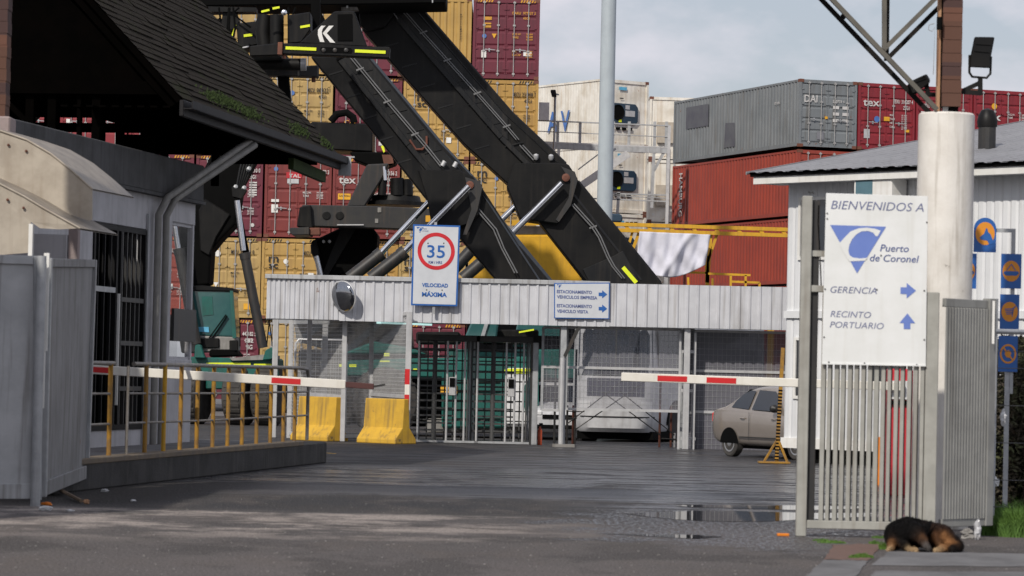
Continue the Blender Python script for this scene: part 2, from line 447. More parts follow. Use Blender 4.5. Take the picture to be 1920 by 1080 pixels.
# ---------------------------------------------------------------- ground
def asphalt_material():
    m = bpy.data.materials.new('asphalt'); m.use_nodes = True
    nt = m.node_tree; L = nt.links.new; N = nt.nodes.new
    b = nt.nodes['Principled BSDF']
    g = N('ShaderNodeNewGeometry'); pos = g.outputs['Position']
    sep = N('ShaderNodeSeparateXYZ'); L(pos, sep.inputs[0])
    def noise(scale, detail=6, rough=0.6, st=(1, 1, 1), loc=(0, 0, 0)):
        mp = N('ShaderNodeMapping'); mp.inputs['Scale'].default_value = st; mp.inputs['Location'].default_value = loc; L(pos, mp.inputs['Vector'])
        n = N('ShaderNodeTexNoise'); n.inputs['Scale'].default_value = scale; n.inputs['Detail'].default_value = detail; n.inputs['Roughness'].default_value = rough
        L(mp.outputs[0], n.inputs['Vector']); return n.outputs['Fac']
    def rng(s, a, c, lo=0.0, hi=1.0, smooth=True):
        r = N('ShaderNodeMapRange'); r.interpolation_type = 'SMOOTHSTEP' if smooth else 'LINEAR'
        r.inputs[1].default_value = a; r.inputs[2].default_value = c; r.inputs[3].default_value = lo; r.inputs[4].default_value = hi
        L(s, r.inputs[0]); return r.outputs[0]
    def op(o, a, c):
        n = N('ShaderNodeMath'); n.operation = o
        for i, s in enumerate((a, c)):
            if isinstance(s, (int, float)): n.inputs[i].default_value = s
            else: L(s, n.inputs[i])
        return n.outputs[0]
    def mix(f, a, c):
        n = N('ShaderNodeMix'); n.data_type = 'RGBA'
        for i, s in ((0, f), (6, a), (7, c)):
            if isinstance(s, tuple): n.inputs[i].default_value = (*s, 1)
            elif isinstance(s, (int, float)): n.inputs[i].default_value = s
            else: L(s, n.inputs[i])
        return n.outputs[2]
    X, Y = sep.outputs[0], sep.outputs[1]
    big = noise(0.22, 5); mid = noise(1.1, 7, 0.68, (1, 0.30, 1))
    fine = noise(1.0, 3, 0.8, (52, 11, 1)); grit = noise(1.0, 5, 0.8, (21, 5.5, 1)); speck = noise(1.0, 1, 0.5, (24, 4.5, 1), (5, 9, 0))
    streak = noise(0.9, 7, 0.7, (0.45, 2.2, 1)); streak2 = noise(0.8, 8, 0.74, (0.75, 0.8, 1), (3, 7, 0))
    patch = noise(0.55, 6, 0.62, (0.8, 0.42, 1), (11, 2, 0))
    # dry asphalt: brownish and paler near the street, darker inside the gate
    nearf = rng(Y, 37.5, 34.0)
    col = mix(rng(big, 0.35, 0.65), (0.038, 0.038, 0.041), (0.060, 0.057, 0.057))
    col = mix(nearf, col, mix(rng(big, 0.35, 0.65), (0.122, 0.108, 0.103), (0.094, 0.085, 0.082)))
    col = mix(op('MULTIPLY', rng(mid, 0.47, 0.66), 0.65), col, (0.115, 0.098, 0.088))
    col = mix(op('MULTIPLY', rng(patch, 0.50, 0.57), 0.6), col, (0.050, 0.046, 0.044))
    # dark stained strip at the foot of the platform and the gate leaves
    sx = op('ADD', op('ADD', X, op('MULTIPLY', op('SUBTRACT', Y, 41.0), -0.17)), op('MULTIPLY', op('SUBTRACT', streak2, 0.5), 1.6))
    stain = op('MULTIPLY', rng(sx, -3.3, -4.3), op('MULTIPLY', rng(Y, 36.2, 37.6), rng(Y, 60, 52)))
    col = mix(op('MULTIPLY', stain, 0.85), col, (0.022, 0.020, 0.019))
    # pale gritty cement smears on the near part of the road
    near = op('MULTIPLY', rng(Y, 36.4, 35.6), rng(Y, 28.6, 32.6))
    lft = rng(X, 1.9, -1.6)
    smear = op('MULTIPLY', op('MULTIPLY', near, lft), rng(streak2, 0.45, 0.58))
    smear = op('MULTIPLY', smear, rng(grit, 0.30, 0.58, 0.45, 1.0))
    col = mix(op('MULTIPLY', smear, 0.9), col, (0.42, 0.365, 0.325))
    # the aggregate
    col = mix(op('MULTIPLY', rng(fine, 0.54, 0.66), 0.8), col, (0.20, 0.185, 0.172))
    col = mix(op('MULTIPLY', rng(fine, 0.47, 0.36), 0.7), col, (0.020, 0.019, 0.019))
    col = mix(rng(speck, 0.74, 0.79), col, (0.34, 0.32, 0.30))
    # wet: a bluish sheen, damp ground about the puddles
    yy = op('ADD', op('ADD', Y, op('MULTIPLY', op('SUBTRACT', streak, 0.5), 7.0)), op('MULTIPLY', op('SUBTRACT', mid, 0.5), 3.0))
    sheen = op('MULTIPLY', rng(yy, 44.0, 46.5), rng(yy, 57.0, 50.0))
    beam_shade = op('MULTIPLY', op('MULTIPLY', rng(yy, 40.6, 42.0), rng(yy, 46.2, 44.2)), op('MULTIPLY', rng(X, -4.6, -2.6), rng(X, 4.2, 2.6)))  # gateway beam's shadow deepened by darkening the road colour
    dx = op('DIVIDE', op('SUBTRACT', X, 2.35), 2.1); dy = op('DIVIDE', op('SUBTRACT', Y, 34.6), 5.6)
    rad = op('ADD', op('MULTIPLY', dx, dx), op('MULTIPLY', dy, dy))
    rad = op('ADD', rad, op('MULTIPLY', op('SUBTRACT', streak2, 0.5), 4.2))
    damp = op('MULTIPLY', rng(rad, 0.95, 0.45), rng(grit, 0.56, 0.43, 0.0, 1.0))
    far = op('MULTIPLY', op('MULTIPLY', rng(Y, 47, 54), rng(streak, 0.42, 0.56)), rng(X, -2.5, 3.5, 0.45, 1.5))
    blot = rng(op('ADD', op('MULTIPLY', streak, 0.7), op('MULTIPLY', mid, 0.3)), 0.43, 0.53)
    side = op('MULTIPLY', op('MULTIPLY', rng(X, 0.2, 2.2), rng(Y, 36.0, 39.0)), rng(Y, 47.0, 43.0))
    film = op('MINIMUM', 1.0, op('ADD', op('ADD', op('MULTIPLY', sheen, blot), op('MULTIPLY', far, 0.8)), op('MULTIPLY', side, blot)))
    film = op('MULTIPLY', film, rng(fine, 0.66, 0.50, 0.35, 1.0))
    w = op('MAXIMUM', op('MAXIMUM', film, damp), op('MAXIMUM', op('MULTIPLY', beam_shade, 0.5), op('MULTIPLY', sheen, 0.35)))
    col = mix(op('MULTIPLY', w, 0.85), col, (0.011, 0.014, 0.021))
    L(col, b.inputs['Base Color'])
    rgh = rng(grit, 0.3, 0.7, 0.84, 0.96)
    rgh = op('SUBTRACT', rgh, op('MULTIPLY', op('MAXIMUM', film, op('MULTIPLY', beam_shade, 0.7)), 0.70))
    rgh = op('SUBTRACT', rgh, op('MULTIPLY', damp, 0.62))
    rgh = op('MAXIMUM', rgh, 0.15)
    L(rgh, b.inputs['Roughness'])
    L(op('ADD', op('MULTIPLY', op('MAXIMUM', film, damp), 0.3), 0.2), b.inputs['Specular IOR Level'])
    bp = N('ShaderNodeBump'); bp.inputs['Distance'].default_value = 0.02
    L(op('SUBTRACT', 0.75, op('MAXIMUM', op('MULTIPLY', film, 0.63), op('MULTIPLY', damp, 0.55))), bp.inputs['Strength'])
    L(op('ADD', fine, op('MULTIPLY', grit, 0.35)), bp.inputs['Height']); L(bp.outputs[0], b.inputs['Normal'])
    return m
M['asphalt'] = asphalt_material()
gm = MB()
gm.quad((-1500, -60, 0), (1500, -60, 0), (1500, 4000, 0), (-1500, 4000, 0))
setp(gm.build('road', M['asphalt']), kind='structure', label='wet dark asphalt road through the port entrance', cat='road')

def water_material():
    m = bpy.data.materials.new('puddle_water'); m.use_nodes = True
    nt = m.node_tree; b = nt.nodes['Principled BSDF']
    b.inputs['Base Color'].default_value = (0.014, 0.013, 0.012, 1)
    b.inputs['Roughness'].default_value = 0.03
    b.inputs['IOR'].default_value = 1.33
    n = nt.nodes.new('ShaderNodeTexNoise'); n.inputs['Scale'].default_value = 5
    bp = nt.nodes.new('ShaderNodeBump'); bp.inputs['Strength'].default_value = 0.02; bp.inputs['Distance'].default_value = 0.01
    nt.links.new(n.outputs['Fac'], bp.inputs['Height']); nt.links.new(bp.outputs[0], b.inputs['Normal'])
    return m
M['water'] = water_material()
def puddle(top, bot, seed):
    rnd = random.Random(seed)
    def dense(ps):
        out = []
        for a, b in zip(ps[:-1], ps[1:]):
            for i in range(7):
                t = i / 7
                out.append((a[0] + (b[0] - a[0]) * t, a[1] + (b[1] - a[1]) * t + rnd.uniform(-.35, .35)))
        return out + [ps[-1]]
    pts = [G(*p, z=0.004) for p in dense(top) + dense(bot[::-1])[1:-1]]
    mb = MB(); mb.add(pts, [tuple(range(len(pts)))])
    return setp(mb.build('puddle', M['water']), kind='structure')
puddle([(1166, 962), (1238, 960), (1300, 957.5), (1400, 958.5), (1500, 961.5), (1640, 962)], [(1166, 962), (1200, 967), (1262, 973.5), (1330, 977), (1440, 977.5), (1500, 974), (1640, 968)], 1)
puddle([(1262, 947.5), (1310, 946.6), (1380, 946.8), (1500, 948), (1620, 950)], [(1262, 947.5), (1310, 951), (1400, 953.8), (1500, 956), (1620, 954)], 2)
puddle([(1120, 999.8), (1200, 1001.5), (1300, 1002.5), (1356, 1006)], [(1120, 999.8), (1200, 1004.5), (1260, 1008), (1310, 1009.8), (1356, 1006)], 3)

# faint seam across the road where the two asphalts meet, old paint
def strip(pxs, w, z, name, m, seed=0, **kw):
    mb = MB(); rnd = random.Random(seed)
    L_, R_ = [], []
    for a, b in zip(pxs[:-1], pxs[1:]):
        for i in range(6):
            t = i / 6
            p = G(a[0] + (b[0] - a[0]) * t, a[1] + (b[1] - a[1]) * t, z)
            ww = w * rnd.uniform(.4, 1.2)
            L_.append(p + Vector((0, ww / 2, 0))); R_.append(p - Vector((0, ww / 2, 0)))
    mb.add(L_ + R_[::-1], [tuple(range(2 * len(L_)))])
    return setp(mb.build(name, m), kind='structure', **kw)
mk('seam_pale', (0.17, 0.155, 0.14), 0.9, col2=(0.09, 0.085, 0.08), scale=14)
mk('seam_dark', (0.018, 0.017, 0.017), 0.9)
strip([(300, 1019), (480, 1026), (700, 1033)], 0.035, 0.004, 'road_seam', M['seam_pale'], 3)
strip([(355, 971), (560, 975), (800, 987), (960, 993), (1100, 996)], 0.05, 0.004, 'road_seam', M['seam_pale'], 4)
strip([(740, 982), (900, 990), (1010, 993)], 0.05, 0.008, 'road_seam', M['seam_dark'], 5)
strip([(1400, 860), (1434, 872)], 0.9, 0.004, 'road_marking', M['white_paint'], 6)
strip([(610, 849), (634, 851)], 0.5, 0.004, 'road_marking', M['yellow_conc'], 7)
strip([(235, 960.5), (310, 963.5)], 0.22, 0.004, 'road_marking', M['seam_pale'], 8)

# paving at the foot of the right gate: brick strip and pale slabs
def patch(px, name, m, z):
    rj = random.Random(len(px) + int(px[0][0])); dn = []
    for a, b in zip(px, px[1:] + px[:1]):
        for i in range(9): dn.append((a[0] + (b[0] - a[0]) * i / 9 + rj.uniform(-2.5, 2.5), a[1] + (b[1] - a[1]) * i / 9 + rj.uniform(-.9, .9)))
    mb = MB(); ps = [G(*p, z=z) for p in dn]
    mb.prism(ps, (0, 0, -0.003)); return setp(mb.build(name, m), kind='structure')
patch([(1562, 1021), (1655, 1019), (1628, 1050), (1545, 1048)], 'brick_paving', M['brick_pave'], 0.006)
patch([(1545, 1049), (1628, 1051), (1603, 1082), (1508, 1082)], 'pavement', M['slab'], 0.006)
patch([(1668, 1034), (1930, 1038), (1930, 1062), (1632, 1060)], 'pavement', M['slab'], 0.006)
patch([(1640, 1070), (1930, 1073), (1930, 1086), (1630, 1086)], 'pavement', M['slab'], 0.006)
pm = MB(); 
def raised(px, name, m, h):
    mb = MB(); ps = [G(*p) for p in px]; mb.prism(ps, (0, 0, h)); return setp(mb.build(name, m, bevel=.01), kind='structure')

# small stones and litter that read as grit on the road: one scatter of chips
mk('chips', (0.30, 0.29, 0.27), 0.9, col2=(0.16, 0.15, 0.14), scale=30)
cm = MB(); rr = random.Random(11)
for i in range(420):
    px, py = rr.uniform(0, 1900), 905 + 180 * rr.random() ** 0.8
    if py < 940 and rr.random() < .6: continue
    p = G(px, py); s = rr.uniform(.004, .012)
    a = rr.uniform(0, 6.28)
    R = Matrix.Rotation(a, 3, 'Z')
    cm.box(p + Vector((0, 0, s * .25)), (s * rr.uniform(1, 2), s, s * .5), R)
setp(cm.build('road_grit', M['chips']), kind='stuff', label='pale stone chips scattered on the asphalt', cat='grit')
# ---------------------------------------------------------------- left side: gate leaves, gatehouse, railing
def gate_leaf(name, label, tl, tr, bl, br, yl, yr, sh='sheet_grey'):
    """sheet-metal gate leaf between two posts given in the photograph"""
    A, B = W(*bl, yl), W(*br, yr)
    C, D = W(*tl, yl), W(*tr, yr)
    base = Vector(((A.x + B.x) / 2, (A.y + B.y) / 2, 0))
    t = thing(name, label, 'gate', base)
    d = (B - A); d.z = 0; d.normalize(); n = Vector((d.y, -d.x, 0))
    pw = 0.09
    for (q0, q1) in ((A, C), (B, D)):
        mb = MB(); mb.bar(q0, q1, pw, pw, up=d); mb.build('frame_post', M['galv'], t, True, bevel=.008)
    e = d * pw / 2
    mb = MB(); mb.bar(C + e - V((0, 0, .05)), D - e - V((0, 0, .05)), .07, .1); mb.build('top_rail', M[sh], t, True, bevel=.006)
    mb = MB(); mb.bar(A + e + V((0, 0, .10)), B - e + V((0, 0, .10)), .07, .17); mb.build('bottom_rail', M[sh], t, True, bevel=.006)
    a, b = A + e + V((0, 0, .185)), B - e + V((0, 0, .185)); c, dd = C + e - V((0, 0, .1)), D - e - V((0, 0, .1))
    mb = MB(); mb.prism([a, b, dd, c], n * -0.02); mb.build('sheet_panel', M[sh], t, True)
    return t, d, n
gate_leaf('sheet_metal_gate', 'grey sheet metal gate leaf facing the street at the far left', (-60, 476), (70, 480), (-60, 938), (70, 938), 36.0, 36.2)
t, d, n = gate_leaf('sheet_metal_gate', 'grey sheet metal gate leaf folded back along the left roadside', (91, 484), (175, 487), (80, 932), (160, 899), 36.6, 41.0, 'sheet_dark')
# round hinge post with flaking white paint between the leaves
p = G(66, 949); mb = MB()
hp = thing('gate_post', 'round grey hinge post with flaking white paint between two gate leaves', 'post', p)
mb.tube([p, V((p.x, p.y, 2.82))], .055, 14); mb.build('post', M['galv'], hp, True, smooth=True)
mb = MB(); q = W(88, 480, 36.3); mb.bar(V((q.x, q.y, 1.75)), V((q.x, q.y, 2.86)), .06, .05); mb.build('paint_strip', M['white_paint'], hp, True)
mb = MB(); q = W(84, 600, 36.31); mb.bar(V((q.x, q.y, 1.1)), V((q.x, q.y, 1.75)), .03, .045); mb.build('paint_strip', M['white_paint'], hp, True)
# broken stick leaning by the gate, litter
def stick(name, a, b, r, m, label):
    mb = MB(); mb.tube([a, (a + b) / 2 + V((0, 0, .01)), b], r, 6); return setp(mb.build(name, m), label, 'litter')
stick('broken_stick', G(83, 915) + V((0, 0, .06)), G(152, 944) + V((0, 0, .03)), .022, M['stick'], 'thin broken wooden stick leaning at the foot of the grey gate')

# archway columns (left one at the frame edge, right one further down)
def shingle_mat():
    m = bpy.data.materials.new('shingle_tab'); m.use_nodes = True
    nt = m.node_tree; L = nt.links.new; b = nt.nodes['Principled BSDF']; b.inputs['Roughness'].default_value = .9
    tc = nt.nodes.new('ShaderNodeTexCoord'); sp = nt.nodes.new('ShaderNodeSeparateXYZ'); L(tc.outputs['Object'], sp.inputs[0])
    mu = nt.nodes.new('ShaderNodeMath'); mu.operation = 'MULTIPLY'; mu.inputs[1].default_value = 1 / 0.152; L(sp.outputs[2], mu.inputs[0])
    fl = nt.nodes.new('ShaderNodeMath'); fl.operation = 'FLOOR'; L(mu.outputs[0], fl.inputs[0])
    wh = nt.nodes.new('ShaderNodeTexWhiteNoise'); wh.noise_dimensions = '1D'; L(fl.outputs[0], wh.inputs['W'])
    rp = nt.nodes.new('ShaderNodeValToRGB'); rp.color_ramp.interpolation = 'CONSTANT'
    es = rp.color_ramp.elements; es[0].color = (0.085, 0.045, 0.04, 1); es[1].position = .35; es[1].color = (0.13, 0.062, 0.042, 1)
    e = es.new(.7); e.color = (0.165, 0.075, 0.05, 1)
    L(wh.outputs[0], rp.inputs[0])
    n = nt.nodes.new('ShaderNodeTexNoise'); n.inputs['Scale'].default_value = 90; L(tc.outputs['Object'], n.inputs['Vector'])
    mx = nt.nodes.new('ShaderNodeMix'); mx.data_type = 'RGBA'; mx.blend_type = 'MULTIPLY'; mx.inputs[0].default_value = .35
    L(rp.outputs[0], mx.inputs[6]); L(n.outputs['Fac'], mx.inputs[7]); L(mx.outputs[2], b.inputs['Base Color'])
    return m
M['shingle_tab'] = shingle_mat()
YA = 39.6
lc = W(-14, 245, YA + 1.2)
t = thing('shingled_column', 'brown shingled gateway column on a pinkish concrete block at the left edge', 'column', V((lc.x, lc.y, 0)))
mb = MB(); mb.box((0, 0, (lc.z + .17) / 2), (.52, .5, lc.z + .17)); mb.build('concrete_base', M['column_pink'], t, bevel=.02)
mb = MB()
for k in range(22): mb.box((-.02, 0, lc.z + .17 + .152 * k + .076), (.40 + .012 * (k % 2), .34, .148))
mb.build('shingles', M['shingle_tab'], t)

# ---- gatehouse
S = Vector((-370 / 6000 * 54 + 5.53, 54 - 42, 0)).normalized()        # the way the road runs
Wd = Vector((S.y, -S.x, 0))                                             # towards the road
C0 = W(356, 828, 53.0); C0.z = 0                                        # front corner of the gatehouse, road side
base_z = 0.36
gh = thing('gatehouse', 'lilac grey rendered gatehouse with barred windows under a steep shingle roof', 'building', C0)
def gp(s, w, z): return C0 + S * s + Wd * w + V((0, 0, z))              # s along the road (away), w towards the road
zb, zt = 4.35, 4.95                                                     # ring beam
def wallbox(mb, s0, s1, w0, w1, z0, z1):
    mb.obox(gp(s0, w0, z0), S * (s1 - s0), Wd * (w1 - w0), V((0, 0, z1 - z0)))
# window and grille positions from the photograph (on the wall plane w=0)
def on_wall(px, w=0.0):
    """distance along the wall plane (w) at the photo column px, taken at eye height"""
    d = ray(px, 690); o = Vector((0, 0, CAMZ)); nrm = Wd
    tt = ((C0 + Wd * w) - o).dot(nrm) / d.dot(nrm)
    return (o + d * tt - C0).dot(S)
s_pipe = on_wall(283); s_door1 = on_wall(268); s_door0 = on_wall(168); s_near = on_wall(-120)
s_dm = on_wall(215); s_win = on_wall(317)
mb = MB()
wallbox(mb, s_door1, s_win, -.2, 0, base_z, zb)                         # pier by the pipes
wallbox(mb, s_win, 0, -.2, 0, base_z, 1.72); wallbox(mb, s_win, 0, -.2, 0, 3.95, zb)
wallbox(mb, s_near, s_door0, -.2, 0, base_z, zb)
wallbox(mb, s_door0, s_door1, -.2, 0, 3.75, zb)                         # above the grille
wallbox(mb, s_door0, s_door1, -.2, 0, base_z, .62)
wallbox(mb, s_near, 0, -6.2, -6.0, base_z, zb)
wallbox(mb, -.2, 0, -6.0, -.2, base_z, 1.72); wallbox(mb, -.2, 0, -6.0, -.2, 3.95, zb); wallbox(mb, -.2, 0, -6.0, -4.2, 1.72, 3.95)
mb.build('wall', M['wall_lilac'], gh, True, bevel=.008)
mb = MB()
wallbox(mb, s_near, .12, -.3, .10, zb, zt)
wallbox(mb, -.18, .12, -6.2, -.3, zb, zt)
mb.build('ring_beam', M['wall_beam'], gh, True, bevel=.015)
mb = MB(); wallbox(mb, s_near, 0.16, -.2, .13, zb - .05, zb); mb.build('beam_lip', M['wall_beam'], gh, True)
# corner window: one sees the yard through it
for nm_, bx_ in (('corner_window', (s_win + .04, -.09, -.06, -.05, 1.76, 3.9)), ('end_window', (-.08, -.06, -4.16, -.24, 1.76, 3.9))):
    mb = MB(); wallbox(mb, *bx_); cw_ = mb.build(nm_, M['glass_clear'], gh, True)
    mb = MB()
    if nm_ == 'corner_window':
        wallbox(mb, s_win, s_win + .05, -.1, -.03, 1.72, 3.95); wallbox(mb, -.1, -.01, -.1, -.01, 1.72, 3.95); wallbox(mb, s_win + .05, -.1, -.1, -.03, 1.72, 1.77); wallbox(mb, s_win + .05, -.1, -.1, -.03, 3.9, 3.95)
    else:
        wallbox(mb, -.1, -.02, -2.3, -2.24, 1.72, 3.95)
    mb.build('frame', M['grille'] if nm_ != 'corner_window' else M['wall_lilac'], cw_, True)
mb = MB(); wallbox(mb, s_win + .05, .02, .0, .05, 2.02, 2.55); mb.build('notice_board', M['dark_steel'], gh, True)
# the barred opening: dark recess, frame, bars
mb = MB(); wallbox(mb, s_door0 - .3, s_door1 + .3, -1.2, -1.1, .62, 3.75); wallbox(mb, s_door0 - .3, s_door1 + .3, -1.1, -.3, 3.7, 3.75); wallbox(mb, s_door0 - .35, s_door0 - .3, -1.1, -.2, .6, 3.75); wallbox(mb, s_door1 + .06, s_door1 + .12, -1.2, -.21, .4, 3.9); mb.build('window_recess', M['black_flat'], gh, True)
wf = MB()
for s0 in (s_door0 + .02, s_dm - .1, s_dm + .12, s_door1 - .09): wallbox(wf, s0, s0 + .08, -.1, .02, .62, 3.74)
for z0 in (.62, 3.66): wallbox(wf, s_door0 + .1, s_door1 - .09, -.1, .02, z0, z0 + .08)
win = wf.build('window', M['grille'], gh, True)
for i in range(5):
    s0 = s_dm + .2 + (s_door1 - .14 - s_dm - .2) * (i + .5) / 5
    mb = MB(); mb.bar(gp(s0, -.03, .7), gp(s0, -.03, 3.66), .045, .035, up=S); mb.build('bar', M['dark_steel'], win, True)
for i in range(3):
    s0 = s_door0 + .18 + (s_dm - .1 - s_door0 - .2) * (i + .5) / 3
    mb = MB(); mb.bar(gp(s0, -.03, .7), gp(s0, -.03, 3.66), .045, .035, up=S); mb.build('bar', M['grille'], win, True)
mb = MB(); mb.bar(gp(s_dm + .0, .03, 1.0), gp(s_dm + .0, .03, 2.7), .05, .03, up=S); mb.build('white_post', M['white_paint'], win, True)
for z0 in (1.25, 1.95, 2.62):
    mb = MB(); mb.bar(gp(s_dm + .2, .0, z0), gp(s_door1 - .1, .0, z0), .03, .07); mb.build('cross_bar', M['dark_steel'], win, True)
mb = MB(); mb.bar(gp(s_door0 + .1, .0, 2.75), gp(s_dm - .1, .0, 2.75), .03, .08); mb.build('cross_bar', M['galv'], win, True)
mb = MB(); wallbox(mb, s_dm + .01, s_dm + .11, -.06, -.04, 2.7, 3.6); mb.build('pane', M['glass_dark'], win, True)
# rain pipes: two down the pier, swept up to the eave
zE = 5.62
def eave(s): return gp(s, 1.75, zE)
for k, (px, r) in enumerate(((290, .056), (305, .056))):
    s0 = on_wall(px, .1)
    a = gp(s0, .1, base_z); b = gp(s0, .1, 4.0); 
    e = W(470 + 8 * k, 262 + 10 * k, 53.2)
    mid = gp(s0 + .12, .2, 4.28)
    mb = MB(); mb.tube([a, b, mid, mid + (e - mid) * .12, e], r, 12)
    mb.build('rain_pipe', M['pipe_grey'], gh, True, smooth=True)
mb = MB(); s0 = on_wall(270, .02); mb.bar(gp(s0, .03, base_z), gp(s0, .03, 4.0), .03, .03, up=S); mb.build('cable_duct', M['galv'], gh, True)

# ---- the steep roof with its open gable
YE0, YE1 = 47.6, 60.2
E1 = W(636, 292, YE1); E0 = W(343, 186, 48.4)
Edir = (E1 - E0).normalized()
E1 = E1 - Edir * 0.0
R1 = W(350, -8, YE1 + .1)                                                # a point of the far rake
up = (R1 - E1); up = up - Edir * up.dot(Edir); up.normalize()
up = Vector((-0.69, 0.0, 0.72)); up = (up - Edir * up.dot(Edir)).normalized()
nrm = Edir.cross(up); 
if nrm.x < 0: nrm = -nrm
LEN = 4.7
def rp(a, u, k=0.0): return E0 + Edir * a + up * u + nrm * k
A0, A1 = -0.1, (E1 - E0).length
def roof_mat():
    m = bpy.data.materials.new('roof_shingle'); m.use_nodes = True
    nt = m.node_tree; L = nt.links.new; b = nt.nodes['Principled BSDF']; b.inputs['Roughness'].default_value = 1.0; b.inputs['Specular IOR Level'].default_value = .05
    tc = nt.nodes.new('ShaderNodeTexCoord')
    n = nt.nodes.new('ShaderNodeTexNoise'); n.inputs['Scale'].default_value = 2.0; n.inputs['Detail'].default_value = 8; L(tc.outputs['Object'], n.inputs['Vector'])
    n2 = nt.nodes.new('ShaderNodeTexNoise'); n2.inputs['Scale'].default_value = 26; n2.inputs['Detail'].default_value = 4; L(tc.outputs['Object'], n2.inputs['Vector'])
    mx = nt.nodes.new('ShaderNodeMix'); mx.data_type = 'RGBA'; mx.inputs[6].default_value = (0.019, 0.017, 0.0145, 1); mx.inputs[7].default_value = (0.036, 0.030, 0.0235, 1)
    L(n2.outputs['Fac'], mx.inputs[0])
    r = nt.nodes.new('ShaderNodeMapRange'); r.inputs[1].default_value = .56; r.inputs[2].default_value = .72; L(n.outputs['Fac'], r.inputs[0])
    m2 = nt.nodes.new('ShaderNodeMix'); m2.data_type = 'RGBA'; m2.inputs[7].default_value = (0.026, 0.028, 0.014, 1); L(mx.outputs[2], m2.inputs[6]); L(r.outputs[0], m2.inputs[0])
    L(m2.outputs[2], b.inputs['Base Color'])
    return m
M['roof_shingle'] = roof_mat()
mb = MB()
rows = 27
rh = LEN / rows
rj = random.Random(3)
for i in range(rows):                                                    # lapped courses, broken into strips of uneven length
    a = A0
    while a < A1:
        w_ = rj.uniform(.7, 1.5); b_ = min(A1, a + w_)
        k0 = rj.uniform(.012, .032); dr = rj.uniform(-.012, .012)
        p = [rp(a, rh * i + dr, k0), rp(b_, rh * i + dr, k0 + rj.uniform(-.006, .006)), rp(b_, rh * (i + 1) + .03, 0.004), rp(a, rh * (i + 1) + .03, 0.004)]
        mb.add(p + [q - nrm * .02 for q in p[:2]], [(0, 1, 2, 3), (0, 4, 5, 1)])
        a = b_
roof = mb.build('roof', M['roof_shingle'], gh, True)
mb = MB(); mb.obox(rp(A0, 0.0, -.09), Edir * (A1 - A0), up * LEN, nrm * .085); mb.build('roof_boarding', M['dark_wood'], roof, True)
# other slope, ridge hidden above the frame
ridge = up * LEN
dn = Vector((-up.x, up.y, -up.z)); dn = (dn - Edir * dn.dot(Edir)).normalized()
dn = Vector((-0.69, 0, -0.72)); dn = (dn - Edir * dn.dot(Edir)).normalized()
n2 = Edir.cross(dn); n2 = n2 if n2.z > 0 else -n2
mb = MB(); mb.obox(rp(A0, LEN, -.02), Edir * (A1 - A0), dn * LEN, n2 * .1); mb.build('rear_roof_slope', M['roof_shingle'], roof, True)
# gutter and fascia along the eave, soffit battens
mb = MB(); mb.obox(rp(A0, -.02, -.06) - V((0, 0, .21)), Edir * (A1 - A0 - .02), Vector((nrm.x, nrm.y, 0)).normalized() * .07, V((0, 0, .25)))
mb.build('eave_fascia', M['gutter'], roof, True, bevel=.01)
gd = Vector((nrm.x, nrm.y, 0)).normalized()
mb = MB()
g0, g1 = rp(A0, -.02, -.06) + gd * .07 + V((0, 0, -.10)), rp(A1, -.02, -.06) + gd * .07 + V((0, 0, -.10))
mb.obox(g0, Edir * (A1 - A0), gd * .14, V((0, 0, .015))); mb.obox(g0 + gd * .125, Edir * (A1 - A0), gd * .015, V((0, 0, .13)))
mb.build('gutter', M['gutter'], roof, True)
mb = MB(); q = rp(A1, -.02, -.06) + gd * .02; mb.obox(q + V((0, 0, -.32)), Edir * .03 , gd * .24, V((0, 0, .34))); mb.obox(q + V((0, 0, .02)) - gd * .2, Edir * .05, gd * .5, V((0, 0, .03))); mb.build('gutter_end', M['galv'], roof, True)
wdir = Vector((-gd.x, -gd.y, 0))
mb = MB()
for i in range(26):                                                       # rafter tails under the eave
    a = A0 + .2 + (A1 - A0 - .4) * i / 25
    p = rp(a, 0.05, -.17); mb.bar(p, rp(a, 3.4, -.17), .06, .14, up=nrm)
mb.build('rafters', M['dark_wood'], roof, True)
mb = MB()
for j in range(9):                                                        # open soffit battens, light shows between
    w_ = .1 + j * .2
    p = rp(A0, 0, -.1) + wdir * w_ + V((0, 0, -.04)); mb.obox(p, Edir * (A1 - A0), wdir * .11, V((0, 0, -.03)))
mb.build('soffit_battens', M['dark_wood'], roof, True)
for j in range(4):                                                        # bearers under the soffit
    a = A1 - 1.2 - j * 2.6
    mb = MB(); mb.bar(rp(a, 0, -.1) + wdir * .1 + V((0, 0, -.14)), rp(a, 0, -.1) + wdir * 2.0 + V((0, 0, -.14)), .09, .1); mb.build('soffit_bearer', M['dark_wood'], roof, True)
mb = MB(); mb.bar(rp(A1 - 3.2, 0, -.1) + wdir * .15 + V((0, 0, -.30)), rp(A1 - .35, 0, -.1) + wdir * .15 + V((0, 0, -.36)), .1, .2); mb.build('eave_board', M['moss'], roof, True)
